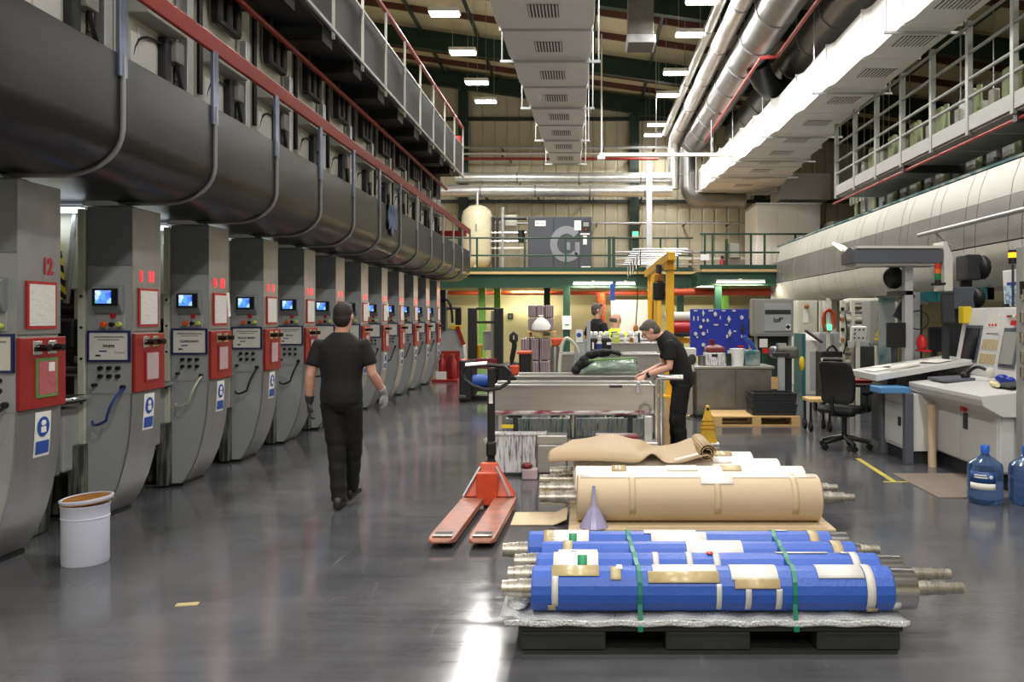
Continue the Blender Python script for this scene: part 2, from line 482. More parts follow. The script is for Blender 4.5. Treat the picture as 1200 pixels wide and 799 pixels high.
for x in (-7, -5.2, -3.4, -1.6, .2, 2.0, 3.8, 5.6, 7.4, 9.2):
    MB().box(x - .04, x + .04, YN, YB, roof_z(x) - .16, roof_z(x) - .05).build('brace', 'green_steel', ce)
# steel columns on the back wall and the side walls
for k, x in enumerate((-8.4, -4.6, 1.75, 6.4, 10.6)):
    o = MB().box(x - .17, x + .17, YB - .14, YB - .1, 0, roof_z(x) - .6)
    o.box(x - .17, x + .17, YB - .4, YB - .36, 0, roof_z(x) - .6).box(x - .015, x + .015, YB - .36, YB - .14, 0, roof_z(x) - .6)
    struct(o.build('trim_%d' % (k + 3), 'green_steel'))

# ---------------------------------------------------------------- lamps
lamp_spots = [(-3.05, y, 'left') for y in (-8.5, -4.5, 0.0, 5.0, 10.0, 14.2, 17.7, 20.3, 22.9, 24.9)] + [(2.35, y, 'right') for y in (-8.5, -4.5, 0.0, 5.0, 10.0, 13.5, 17.0, 19.0, 22.0, 24.2, 27.9, 29.5)] + [(9.3, 6.0, 'far'), (9.3, 14.0, 'far'), (-7.4, 8.0, 'near'), (-7.4, 18.0, 'near')]  # 'far' row: unseen lamps added to light the right machine
lamp_mesh = None
count = {}
ORD = ['first', 'second', 'third', 'fourth', 'fifth', 'sixth', 'seventh', 'eighth', 'ninth', 'tenth', 'eleventh', 'twelfth', 'thirteenth', 'fourteenth']
for i, (x, y, side) in enumerate(lamp_spots):
    z = 8.1
    where = {'left': 'over the numbered press columns', 'right': 'beside the silver roof pipe', 'far': 'added out of view above the right machine', 'near': 'high behind the left machine'}[side]
    count[side] = count.get(side, 0) + 1
    t = thing('high_bay_lamp', 'high bay lamp ' + where + ', ' + ORD[count[side] - 1] + ' from the front', 'lamp', (x, y, z), {'left': 'high bay lamps of the left row', 'right': 'high bay lamps of the right row', 'far': 'added unseen lamps of the outer right row', 'near': 'high bay lamps of the outer left row'}[side])
    if lamp_mesh is None:
        lamp_mesh = [MB().box(x - .33, x + .33, y - .16, y + .16, z + .03, z + .12).build('housing', 'off_white', t, bevel=.01),
                     MB().box(x - .30, x + .30, y - .135, y + .135, z + .0, z + .03).build('diffuser', 'lamp_white', t)]
        for s in (-.25, .25): MB().cyl((x + s, y, z + .12), (x + s, y, roof_z(x) - .1), .006, n=5).build('hanger', 'galv', t); 
        proto_l = t
    else:
        for m in lamp_mesh:
            k = m.copy(); COL.objects.link(k); k.parent = t; OFF[k.name] = Vector((x, y, z))
        for s in (-.25, .25): MB().cyl((x + s, y, z + .12), (x + s, y, roof_z(x) - .1), .006, n=5).build('hanger', 'galv', t)
    ld = bpy.data.lights.new('lamp_light', 'AREA'); ld.shape = 'RECTANGLE'; ld.size = .58; ld.size_y = .26
    ld.energy = LAMP_W * (.9 if side in ('far', 'near') else 1.5 if y <= 0 else .35 if y > 27 else 1.0); ld.color = (1.0, .975, .93)
    lo = bpy.data.objects.new('lamp_light', ld); COL.objects.link(lo); lo.parent = t; lo.location = (0, 0, -.01)

# ---------------------------------------------------------------- supply ducts with vents
def taper_section(x0, x1, nx0, nx1, y0, y1, z0, z1, tl=.3):
    rr = []
    for y, a, b in ((y0, x0, x1), (y1 - tl, x0, x1), (y1, nx0, nx1)):
        rr.append([(a, y, z0), (b, y, z0), (b, y, z1), (a, y, z1)])
    return MB().rings(rr)
def vent(parent, xc, yc, z, w, l, n=8):
    fr = MB().box(xc - w / 2 - .04, xc + w / 2 + .04, yc - l / 2 - .04, yc + l / 2 + .04, z - .012, z + .0).build('vent', 'white_duct', parent)
    MB().box(xc - w / 2, xc + w / 2, yc - l / 2, yc + l / 2, z - .018, z - .012).build('opening', 'vent_dark', fr)
    for k in range(n):
        x = xc - w / 2 + (k + .5) * w / n
        MB().box(x - w / n * .22, x + w / n * .22, yc - l / 2, yc + l / 2, z - .034, z - .018).build('slat', 'white_duct', fr)
Z0 = 6.03
dv = [8.71 + 1.57 * i for i in range(10)]
d = thing('supply_duct', 'white tapering ventilation duct with square vents hanging over the aisle', 'duct', (-.6, dv[0] - .8, Z0))
def cedge(i): k = max(-2, min(8, i - 2)) / 7.0; return -1.36 + .32 * k, .107 - .277 * k
for i, y in enumerate(dv):
    a, b = cedge(i); na, nb = cedge(i + 1) if i < 9 else (a, b)
    taper_section(a, b, na, nb, y - .785, y + .785, Z0, Z0 + .6).build('duct_section', 'white_duct', d, bevel=.008)
    MB().box(a - .03, b + .03, y - .80, y - .765, Z0 - .03, Z0 + .63).build('flange', 'galv', d, bevel=.006)
    vent(d, (a + b) / 2, y, Z0, .44, .5, 9)
    if i % 2 == 1:
        MB().box(a - .16, b + .16, y + .60, y + .64, Z0 - .08, Z0 - .035).build('hanger_bar', 'galv', d)
        for x in (a - .13, b + .13): MB().cyl((x, y + .62, Z0 - .08), (x, y + .62, roof_z(x) - .1), .012, n=6).build('hanger_rod', 'galv', d)
MB().box(*cedge(9), dv[-1] + .785, dv[-1] + .81, Z0, Z0 + .6).build('end_cap', 'white_duct', d)

rd = [6.6, 8.2, 9.9, 11.66, 13.2, 14.9, 16.8, 18.8, 20.7, 22.2, 23.5, 24.8, 26.2, 27.6, 29.0]
rv = thing('supply_duct', 'white stepped ventilation duct with vents above the right walkway', 'duct', (5.2, 5.8, Z0))
def redge(y):
    t = [(5, 4.85, 5.6), (12, 4.8, 5.6), (15.9, 4.62, 5.66), (20, 4.45, 5.9), (24, 4.2, 6.2), (30, 3.88, 6.6)]
    for (a, b, e), (a2, b2, e2) in zip(t, t[1:]):
        if y <= a2: k = (y - a) / (a2 - a); return b + (b2 - b) * k, e + (e2 - e) * k
    return t[-1][1:]
for i, y in enumerate(rd):
    y0 = (rd[i - 1] + y) / 2 if i else y - .8
    y1 = (rd[i + 1] + y) / 2 if i < len(rd) - 1 else y + .8
    a, b = redge(y); na, nb = redge(rd[i + 1]) if i < len(rd) - 1 else (a, b)
    taper_section(a, b, na, nb, y0, y1, Z0, Z0 + .8, .26).build('duct_section', 'white_duct', rv, bevel=.008)
    MB().box(a - .02, b + .02, y0 - .015, y0 + .015, Z0 - .02, Z0 + .83).build('flange', 'white_duct', rv, bevel=.005)
    vent(rv, 5.2, (y0 + y1) / 2 - .1, Z0, .55, .5, 9)
    if i % 2 == 0:
        MB().box(a - .22, b + .2, y0 + .18, y0 + .22, Z0 - .075, Z0 - .035).build('hanger_bar', 'galv', rv)
        for x in (a - .18, b + .16): MB().cyl((x, y0 + .2, Z0 - .08), (x, y0 + .2, roof_z(x) - .1), .012, n=6).build('hanger_rod', 'galv', rv)
MB().box(6.6, 8.3, 28.2, 29.8, 5.65, 6.55).build('branch_box', 'white_duct', rv, bevel=.01)
ys = thing('rectangular_duct', 'grey rectangular duct running beyond the right walkway to the white duct', 'duct', (8.7, 19, 5.65))
for k in range(6):
    y0 = 18.5 + k * 1.6
    MB().box(8.32, 9.1, y0 + .01, y0 + 1.58, 5.65, 6.45).build('duct_section', 'galv', ys, bevel=.008)
    MB().box(8.30, 9.12, y0 - .02, y0 + .02, 5.62, 6.48).build('flange', 'galv', ys)
    for x in (8.34, 9.08): MB().cyl((x, y0, 6.48), (x, y0, roof_z(x) - .1), .012, n=6).build('hanger_rod', 'galv', ys)

# ---------------------------------------------------------------- round ducts and pipes under the roof
def pipe(name, label, cat, mat, pts, r, band=None, bandmat='seam_steel', n=14, group=None, hang=None, wall=False):
    base = pts[0]
    t = thing(name, label, cat, base, group)
    MB().tube(pts, r, n).build('pipe', mat, t, smooth=True)
    if band:
        for a, b in zip(pts, pts[1:]):
            a, b = Vector(a), Vector(b); L = (b - a).length; k = int(L / band)
            for i in range(1, k + 1):
                p = a + (b - a) * (i / (k + .5)); dr = (b - a).normalized() * .03
                MB().cyl(p - dr, p + dr, r * 1.05, n=n).build('band', bandmat, t, smooth=True)
                if wall: MB().box(p.x - .03, p.x + .03, p.y, YB, p.z - .02, p.z + .02).build('wall_bracket', 'charcoal', t)
                if hang:
                    MB().cyl((p.x, p.y, p.z + r), (p.x, p.y, roof_z(p.x) - .1), .01, n=5).build('hanger_rod', 'galv', t)
    return t
def bend(p0, pc, p1, n=6):
    p0, pc, p1 = Vector(p0), Vector(pc), Vector(p1)
    return [tuple((1 - t) ** 2 * p0 + 2 * t * (1 - t) * pc + t * t * p1) for t in [i / n for i in range(n + 1)]]
pipe('insulated_pipe', 'bright foil-clad pipe under the roof bending down at the back wall', 'pipe', 'foil',
     [(3.12, 6, 8.0), (3.12, 28.8, 8.0)] + bend((3.12, 29.0, 8.0), (3.12, 29.5, 8.0), (3.08, 29.5, 7.5)) + [(3.08, 29.5, 6.2)], .21, 2.6, hang=True)
pipe('insulated_pipe', 'thinner foil-clad pipe alongside the bright roof pipe', 'pipe', 'foil', [(2.78, 6, 8.22), (2.78, 29.6, 8.22)], .12, 4.5)
pipe('round_duct', 'large dull silver round duct under the roof nearer the lamps', 'duct', 'round_duct', [(3.75, 6, 7.75), (3.75, 29.2, 7.75)], .42, 1.7, hang=True, n=20)
pipe('round_duct', 'large dull silver round duct under the roof above the white duct', 'duct', 'round_duct', [(5.0, 6, 7.75), (5.0, 27.5, 7.75)], .44, 1.7, hang=True, n=20)
pipe('round_duct', 'short ribbed branch duct joining the round roof ducts', 'duct', 'dark_metal', bend((3.9, 19.0, 7.5), (4.2, 19.8, 6.95), (5.1, 20.6, 7.2), 8), .28, n=16)
pipe('round_duct', 'upright silver duct with a bend at the back wall', 'duct', 'round_duct', [(3.55, 29.2, 7.6), (3.55, 29.2, 6.2)] + bend((3.55, 29.2, 6.3), (3.55, 29.2, 5.78), (4.2, 29.3, 5.76)) + [(5.6, 29.3, 5.76)], .27, .8, n=18)
pipe('sprinkler_pipe', 'thin red sprinkler pipe between the round roof ducts', 'pipe', 'pipe_red', [(4.02, 6, 7.15), (4.02, 17.5, 7.15), (3.7, 17.6, 7.15), (3.7, 26, 7.15)], .04, 3.0, 'pipe_red', n=8)
pipe('insulated_pipe', 'upper silver pipe crossing the back wall above the tank', 'pipe', 'foil', [(-4.6, 29.0, 6.52), (2.95, 29.0, 6.52)], .19, 1.9, n=16, wall=True)
pipe('insulated_pipe', 'lower silver pipe crossing the back wall above the tank', 'pipe', 'foil', [(-5.6, 28.8, 6.03), (2.95, 28.8, 6.03)], .21, 1.9, n=16, wall=True)
pipe('sprinkler_pipe', 'long red pipe high across the back wall', 'pipe', 'pipe_red', [(-5.0, 30.2, 7.42), (2.6, 30.2, 7.42)], .05, 2.5, 'pipe_red', n=8, wall=True)
pipe('conduit_pipe', 'pale thin pipe just above the long red pipe on the back wall', 'pipe', 'off_white', [(-5.0, 30.3, 7.62), (1.5, 30.3, 7.62)], .04, 2.1, 'off_white', n=8, wall=True)
pipe('conduit_pipe', 'grey thin pipe topmost on the back wall', 'pipe', 'galv', [(-5.0, 30.3, 7.85), (3.4, 30.3, 7.85)], .05, 2, n=8, wall=True)
for k, (z, r) in enumerate(((5.05, .045), (4.0, .05), (3.75, .06), (3.55, .04))):
    pipe('conduit_pipe', ['thin grey pipe along the back wall above the compressor', 'upper silver pipe behind the green mezzanine railing', 'thick white pipe behind the green mezzanine railing', 'lowest pale pipe behind the green mezzanine railing'][k],
         'pipe', 'galv' if k != 2 else 'off_white', [(-4.5 if k == 0 else .9, 30.0, z), (6.0, 30.0, z)], r, 1.6, n=10, wall=True)
tr = thing('cable_tray', 'pale cable tray crossing high in front of the back wall', 'cable tray', (.36, 24, 6.33))
MB().box(.36, 6.0, 23.95, 24.05, 6.30, 6.40).build('tray', 'off_white', tr)
MB().box(.30, .52, 23.9, 24.1, 6.2, 6.32).build('junction_box', 'white', tr, bevel=.01)
MB().cyl((.42, 24, 6.4), (.42, 24, roof_z(.4) - .1), .025, n=8).build('drop_conduit', 'off_white', tr, smooth=True)
for x in (2.0, 3.6, 5.2): MB().cyl((x, 24, 6.4), (x, 24, roof_z(x) - .1), .012, n=6).build('hanger_rod', 'galv', tr)
sp = thing('support_post', 'galvanised steel channel post rising from the mezzanine edge', 'post', (1.88, 25.2, 3.1))
MB().box(1.80, 1.97, 25.1, 25.14, 3.1, 6.35).build('web', 'galv', sp)
for x in (1.80, 1.95): MB().box(x, x + .02, 25.14, 25.24, 3.1, 6.35).build('flange', 'galv', sp)
ah = thing('air_heater', 'grey box unit heater hanging from the roof near the lamps', 'heater', (1.17, 18.3, 7.75))
MB().box(.9, 1.45, 18, 18.6, 7.75, 9.3).build('duct_drop', 'bench_steel', ah, bevel=.01)
MB().box(.86, 1.49, 17.95, 18.65, 7.6, 7.78).build('frame', 'galv', ah, bevel=.01)
MB().box(.9, 1.45, 17.99, 18.6, 7.58, 7.6).build('grille', 'vent_dark', ah)

# ================================================================ LEFT PRESS
S = 1.345
# ---- the dark exhaust duct over the columns
prof = [(-3.05, 3.35), (-3.05, 2.86)]
for k in range(1, 10):
    a = k / 9 * PI / 2
    prof.append((-3.05 - .40 * (1 - math.cos(a)), 2.86 - .29 * math.sin(a)))
prof += [(-4.6, 2.57), (-4.6, 2.62), (-3.47, 2.62)] + [(-3.10, 2.88), (-3.10, 3.35)]
ld_ = thing('exhaust_duct', 'dark steel curved exhaust duct running above the numbered press columns', 'duct', (-3.5, 2.7, 2.57))
seams = [5.42 - 2 * S + S * k for k in range(15)]
for k, y in enumerate(seams):
    y1 = y + S if k < 14 else 21.1
    if k == 14: break
    MB().prism(prof, 'y', y + .004, y1 - .004).build('duct_section', 'duct_steel', ld_, smooth=True)
    pts = [(x + (.012 if i < 2 else .008), y, z - (.0 if i < 2 else .01)) for i, (x, z) in enumerate(prof[:12])]
    MB().tube(pts, .016, 6).build('seam_strip', 'seam_steel', ld_, smooth=True)
MB().prism(prof, 'y', seams[-1], seams[-1] + .03).build('end_plate', 'duct_steel', ld_)
YE = seams[-1]
# ---- red guard rail standing on the duct
gr = thing('guard_rail', 'faded red rail on steel posts above the dark exhaust duct', 'railing', (-3.05, 2.7, 3.35))
MB().box(-3.075, -3.035, 2.2, YE + .05, 3.79, 3.93).build('rail', 'rail_red', gr, bevel=.01)
for k, y in enumerate(seams):
    if k: MB().box(-3.06, -3.03, y - .045, y + .045, 3.2, 3.80).build('post', 'blue_steel' if k < 9 else 'galv', gr, bevel=.004)
MB().box(-3.07, -3.03, YE, YE + .06, 3.3, 3.8).build('end_post', 'black', gr)
single(MB().box(-3.9, -3.12, YE - .3, YE - .15, 3.72, 3.86), 'guard_bar', 'red_panel', 'short red bar at the far end of the dark exhaust duct', 'bar')
# ---- towers behind the rail
def tower(parent):
    U = .54
    MB().box(-.0, .06, .02, S - .03, 3.3, 5.3).build('side_frame', 'cream_frame', parent, bevel=.01)
    MB().box(.06, .26, .10, .78, 3.64 + U, 3.80 + U).build('slotted_beam', 'pale_frame', parent, bevel=.01)
    for k in range(4): MB().box(.26, .265, .18 + k * .15, .24 + k * .15, 3.71 + U, 3.75 + U).build('slot', 'black', parent)
    MB().box(.055, .07, .90, 1.26, 3.2 + U, 3.76 + U).build('dark_gap', 'black', parent)
    MB().box(.06, .14, 1.02, 1.13, 3.2 + U, 4.7).build('channel', 'galv', parent, bevel=.006)
    MB().box(.06, .075, .28, .58, 3.2 + U, 3.58 + U).build('access_door', 'white', parent, bevel=.02)
    MB().box(.06, .14, .62, .72, 3.2 + U, 3.62 + U).build('dark_bracket', 'charcoal', parent, bevel=.01)
    MB().box(.06, .18, .72, .88, 3.42 + U, 3.62 + U).build('switch_box', 'box_grey', parent, bevel=.01)
    MB().tube(bend((.13, .82, 3.44 + U), (.14, .88, 3.25 + U), (.1, 1.0, 3.2 + U), 6), .02, 6).build('cable', 'hose_black', parent, smooth=True)
    MB().tube(bend((.09, .16, 3.30 + U), (.10, .2, 3.56 + U), (.1, .6, 3.54 + U), 6), .012, 6).build('cable', 'hose_black', parent, smooth=True)
    MB().cyl((.08, .93, 3.3 + U), (.08, .93, 5.1), .022, n=6).build('conduit', 'box_grey', parent, smooth=True)
    MB().cyl((.09, .03, 3.3 + U), (.09, .03, 5.1), .028, n=6).build('conduit', 'black', parent, smooth=True)
    MB().box(.06, .1, .12, .22, 3.2 + U, 3.5 + U).build('cover_plate', 'white', parent, bevel=.004)
    lp = MB().box(.1, .2, .22, .78, 4.62, 4.69).build('cable_loop', 'black', parent, bevel=.03)
    for y in (.22, .445, .67): MB().box(.1, .2, y, y + .11, 4.66, 5.25).build('loop_bar', 'black', lp, bevel=.02)
tw = thing('dryer_tower', '', 'machine', (0, 0, 0)); tower(tw)
ordinal = ['first', 'second', 'third', 'fourth', 'fifth', 'sixth', 'seventh', 'eighth', 'ninth', 'tenth', 'eleventh', 'twelfth', 'thirteenth']
for k in range(13):
    o = tw if k == 0 else copy_tree(tw)
    o.location = (-3.92, seams[k + 1] + .05, 0)
    tag(o, 'pale press tower bay behind the red rail, %s from the left edge' % ordinal[k], 'machine', 'tower bays behind the red rail')
single(MB().box(-4.5, -4.3, 2, YE, 2.7, 5.6), 'machine_back_panel', 'charcoal', 'dark backing panel behind the left press tower bays', 'panel')
# ---- thin red pipe and upper walkway
pipe('sprinkler_pipe', 'thin dark red pipe hanging below the left upper walkway', 'pipe', 'pipe_red', [(-3.62, 2, 4.93), (-3.62, 21.3, 4.93)], .035, 2.6, 'pipe_red', n=8)
wk = thing('walkway', 'dark grey upper walkway with red handrail above the left press', 'walkway', (-3.2, 3, 5.2))
ps = [3.6 + S * k for k in range(14)]
for k, y in enumerate(ps[:-1]):
    MB().box(-3.22, -3.18, y + .01, y + S - .01, 5.22, 5.95).build('fascia_panel', 'fascia', wk, bevel=.005)
    MB().box(-4.7, -3.24, y - .2, y + .2, 5.02, 5.2).build('bracket', 'black', wk)
    MB().box(-4.7, -3.22, y + .21, y + S - .21, 5.18, 5.22).build('deck_plate', 'charcoal', wk)
for y in ps:
    MB().box(-3.18, -3.15, y - .02, y + .02, 5.1, 6.44).build('post', 'off_white', wk)
MB().box(-3.17, -3.13, 3, ps[-1], 5.18, 5.22).build('kick_edge', 'galv', wk)
MB().cyl((-3.17, 3, 5.97), (-3.17, ps[-1], 5.97), .02, n=8).build('mid_rail', 'galv', wk, smooth=True)
MB().cyl((-3.17, 3, 6.45), (-3.17, ps[-1], 6.45), .035, n=8).build('handrail', 'pipe_red', wk, smooth=True)
MB().box(-3.6, -3.2, ps[-1] - .05, ps[-1], 6.05, 6.25).build('end_sign', 'red_panel', wk)

# ---- the numbered press columns. local x = 0 is the aisle face, y = 0 the side facing the camera
def skin_curve():
    return [(0, 1.02), (-.003, .9), (-.012, .75), (-.03, .6), (-.06, .45), (-.10, .31), (-.155, .18), (-.215, .08), (-.27, .02)]
def column_parts(t, num, board, hose, near):
    DP = .44
    sc = skin_curve()
    body = [(-.37, 2.52), (-.012, 2.52), (-.012, 1.02)] + [(x - .012, z) for x, z in sc[1:]] + [(-.37, .02)]
    MB().prism(body, 'y', 0.008, DP - .008).build('cabinet_body', 'cab_grey', t, bevel=.004)
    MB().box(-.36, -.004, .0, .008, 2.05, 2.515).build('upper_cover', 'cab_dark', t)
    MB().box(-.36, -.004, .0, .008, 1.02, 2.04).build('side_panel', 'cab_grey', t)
    MB().box(-.012, .0, .003, DP - .003, 1.52, 2.52).build('aisle_panel', 'skin_plate', t)
    # the curved skin on the aisle side
    vs = []
    n = len(sc)
    for x, z in sc: vs += [(x, 0.0, z), (x, DP, z), (x - .012, DP, z), (x - .012, 0.0, z)]
    MB().rings([vs[4 * i:4 * i + 4] for i in range(n)]).build('curved_skin', 'skin_plate', t, smooth=True)
    MB().box(-.43, -.375, -.02, DP, .3, 2.5).build('edge_strip', 'cream_frame', t, bevel=.004)
    for z in (.55, .95, 1.3, 1.55, 1.8): MB().cyl((-.40, -.022, z), (-.40, -.02, z), .012, n=8).build('bolt', 'black', t)
    MB().box(-.40, -.25, .0, DP, .0, .03).build('foot', 'black', t)
    # lamp wedge on top
    MB().prism([(-.42, 2.53), (-.10, 2.53), (-.14, 2.56), (-.38, 2.60)], 'y', .02, .3).build('lamp_housing', 'white', t)
    # display
    hs = MB().prism([(0, -.11), (-.03, -.11), (-.075, -.03), (-.075, .10), (0, .12)], 'x', -.29, -.06)
    hs.v = [(x, y, z + 1.77) for x, y, z in hs.v]
    hb = hs.build('display_housing', 'cab_dark', t, bevel=.008)
    MB().box(-.275, -.075, -.082, -.074, 1.725, 1.86).build('display_bezel', 'black', hb)
    MB().box(-.25, -.125, -.086, -.081, 1.742, 1.845).build('screen', 'screen', hb)
    # buttons
    MB().box(-.28, -.06, -.012, 0, 1.54, 1.68).build('button_plate', 'cab_grey', t, bevel=.003)
    for x, m, r in ((-.21, 'estop', .026), (-.145, 'black', .02), (-.085, 'knob_green', .022)):
        MB().lathe([(r * .6, 0), (r * .7, .02), (r, .025), (r, .04), (r * .7, .05)], n=12, tilt=Matrix.Rotation(PI / 2, 3, 'X'), ctr=(x, -.012, 1.575)).build('button', m, t, smooth=True)
    MB().box(-.165, -.125, -.03, -.012, 1.625, 1.665).build('button', 'red_btn', t, bevel=.004)
    # notice board
    fr = MB()
    X0, X1, ZA, ZB = -.355, -.012, 1.275, 1.525
    fr.box(X0, X1, -.02, -.002, ZA, ZA + .016).box(X0, X1, -.02, -.002, ZB - .016, ZB).box(X0, X0 + .016, -.02, -.002, ZA + .016, ZB - .016).box(X1 - .016, X1, -.02, -.002, ZA + .016, ZB - .016)
    nb = fr.build('notice_frame', 'navy', t)
    MB().box(X0 + .016, X1 - .016, -.012, -.003, ZA + .016, ZB - .016).build('notice_sheet', 'paper', nb)
    if near:
        text(board, .030, 'charcoal', nb, (-.184, -.0135, 1.40), FACE_CAM, bold=.0008)
        MB().box(-.30, -.06, -.0135, -.012, 1.468, 1.480).build('printed_line', 'box_grey', nb)
        MB().box(-.27, -.10, -.0135, -.012, 1.448, 1.456).build('printed_line', 'box_grey', nb)
        MB().box(-.26, -.20, -.0135, -.012, 1.355, 1.366).build('printed_line', 'label_blue', nb)
        MB().box(-.29, -.25, -.0135, -.012, 1.318, 1.332).build('printed_line', 'charcoal', nb)
        if board == 'WHITE': text('Trims', .035, 'grey_pink', nb, (-.10, -.0135, 1.35), FACE_CAM)
    # switches
    for i in range(3):
        for j in range(2):
            x, z = -.25 + i * .07, 1.225 - j * .065
            MB().cyl((x, -.03, z), (x, 0, z), .017, n=8).build('switch', 'black', t, smooth=True)
    # the red box on the aisle face
    rb = MB().box(.0, .03, -.015, DP + .01, 1.03, 1.5).build('red_box', 'red_panel', t, bevel=.006)
    for y in (.15, .30):
        MB().box(.03, .036, y - .045, y + .045, 1.385, 1.475).build('knob_plate', 'chrome', rb, bevel=.003)
        MB().cyl((.036, y, 1.43), (.11, y, 1.43), .024, n=10).build('knob', 'black_gloss', rb, smooth=True)
    fm = 'green_frame' if num == 12 else 'red_panel'
    sf = MB().box(.03, .038, .13, .35, 1.10, 1.36).build('sheet_frame', fm, rb)
    MB().box(.038, .041, .15, .33, 1.12, 1.34).build('sheet', 'pink_sheet' if num == 12 else 'grey_pink', sf)
    if num == 12: MB().box(.041, .043, .25, .31, 1.27, 1.33).build('label_patch', 'white', sf)
    # framed document
    df = MB().box(.0, .012, .08, .38, 1.555, 1.87).build('document_frame', 'number_red', t)
    MB().box(.012, .015, .10, .36, 1.575, 1.85).build('document_sheet', 'doc_sheet', df)
    # number
    if num == 12:
        text('12', .15, 'number_red', t, (.003, .30, 1.97), FACE_RIGHT, 'number', bold=.006, sx=.75)
    else:
        text('%d' % num, .13, 'led_red', t, (.004, .29, 1.965), FACE_RIGHT, 'lit_number', bold=.001, sx=.8)
        text('1' if num != 10 else '0', .11, 'led_dim', t, (.004, .13, 1.965), FACE_RIGHT, 'lit_number', bold=.006)
    if num in (10, 6, 5): MB().obox((.012, .405, 1.76), (.01, .06, .24), (.15, 0, 0)).build('hanging_card', 'paper', t)
    # safety sticker follows the curved skin
    def sk(z):
        for (x0, z0), (x1, z1) in zip(sc, sc[1:]):
            if z1 <= z <= z0: return x0 + (x1 - x0) * (z0 - z) / (z0 - z1)
        return 0
    MB().sheet(lambda u, v: (sk(1.0 - .30 * u) + .004, .17 + .16 * v, 1.0 - .30 * u), 6, 1).build('safety_sticker', 'white', t, solid=.002)
    ring = [(sk(.90 + .068 * math.sin(a)) + .009, .25 + .06 * math.cos(a), .90 + .068 * math.sin(a)) for a in [2 * PI * i / 16 for i in range(16)]]
    MB().add(ring, [tuple(range(16))]).build('sticker_disc', 'label_blue', t, solid=.002)
    if near:
        MB().box(sk(.88) + .008, sk(.88) + .014, .225, .275, .86, .90).build('glove_symbol', 'white', t, bevel=.008)
        MB().ell((sk(.93) + .009, .25, .925), (.005, .026, .022), 10, 6).build('head_symbol', 'white', t)
    MB().sheet(lambda u, v: (sk(.805 - .085 * u) + .009, .185 + .13 * v, .805 - .085 * u), 3, 1).build('sticker_block', 'label_blue', t, solid=.002)
    # hose looping from the side panel
    hm = hose
    MB().tube(bend((-.06, -.01, 1.07), (-.06, -.22, .98), (-.13, -.14, .82), 6) + bend((-.16, -.14, .80), (-.26, -.12, .76), (-.31, -.02, .80), 6)[1:], .011, 6).build('hose', hm, t, smooth=True)
    MB().cyl((-.07, -.03, 1.07), (-.07, 0, 1.07), .02, n=8).build('hose_fitting', 'dark_metal', t, smooth=True)
    MB().cyl((-.29, -.05, 1.09), (-.29, 0, 1.09), .014, n=8).build('hose_fitting', 'dark_metal', t, smooth=True)
def inner_parts(t):
    # what shows in the gap behind the column on its left: side frame, rollers, ink tray
    MB().box(-1.6, -.46, .20, .26, 1.86, 2.5).build('side_frame', 'cream_frame', t, bevel=.01)
    MB().box(-.62, -.46, .24, .30, .3, 1.86).build('frame_leg', 'cream_frame', t, bevel=.01)
    for x, z in ((-.54, 2.28), (-.53, 2.02), (-.80, 2.2)): MB().box(x, x + .03, .195, .2, z, z + .07).build('slot', 'black', t)
    MB().obox((-.60, .17, 2.12), (.035, .04, .75), (0, .10, 0)).build('guide_bar', 'galv', t, bevel=.006)
    MB().obox((-.70, .15, 2.05), (.09, .02, .55), (0, -.12, 0)).build('hazard_strip', 'hazard', t)
    MB().box(-.50, -.44, .14, .2, 1.83, 1.95).build('latch', 'white', t, bevel=.005)
    MB().box(-1.9, -.46, .30, .5, 2.34, 2.52).build('dark_hood', 'black', t)
    MB().box(-1.3, -.44, .02, .10, 2.48, 2.52).build('work_lamp', 'work_lamp', t)
    MB().box(-2.2, -.5, .50, .56, .2, 2.3).build('back_plate', 'charcoal', t)
    for z, r, m, y in ((1.52, .055, 'steel', .12), (1.36, .045, 'dark_metal', .10), (1.2, .06, 'steel', .2), (1.7, .05, 'dark_metal', .3), (.92, .07, 'cream_frame', .2)):
        MB().cyl((-2.1, y, z), (-.5, y, z), r, n=14).build('roller', m, t, smooth=True)
    MB().box(-.72, -.50, .04, .2, 1.38, 1.62).build('bearing_block', 'dark_metal', t, bevel=.02)
    MB().ell((-.62, .0, 1.22), (.06, .05, .07), 12, 8).build('valve', 'ochre', t, smooth=True)
    MB().tube(bend((-.62, 0, 1.16), (-.66, -.06, 1.0), (-.70, -.02, .8)), .008, 6).build('hose', 'hose_clear', t, smooth=True)
    tr_ = MB().box(-1.6, -.33, -.32, -.04, .96, 1.02).build('ink_tray', 'black', t, bevel=.02)
    MB().tube([(-1.6, -.34, 1.0), (-.36, -.34, 1.0), (-.32, -.30, 1.0), (-.32, -.06, 1.0)], .018, 8).build('tray_rail', 'chrome', tr_, smooth=True)
    MB().box(-1.5, -.42, -.22, .0, .42, .92).build('ink_tank', 'cab_grey', t, bevel=.02)
    MB().cyl((-.62, -.3, .0), (-.62, -.3, .96), .018, n=8).build('tray_leg', 'steel', t, smooth=True)
    MB().box(-.46, -.36, -.10, .1, .02, .62).build('guard_post', 'splatter_dark', t, bevel=.01)
    MB().box(-2.0, -.46, .1, .5, .02, .34).build('base_beam', 'splatter_dark', t, bevel=.01)
boards = {12: 'CYAN', 11: 'WHITE', 10: 'CORROSION', 9: 'BLACK MIXED', 8: 'BLACK', 7: 'RED', 6: 'GREEN', 5: 'BLUE'}
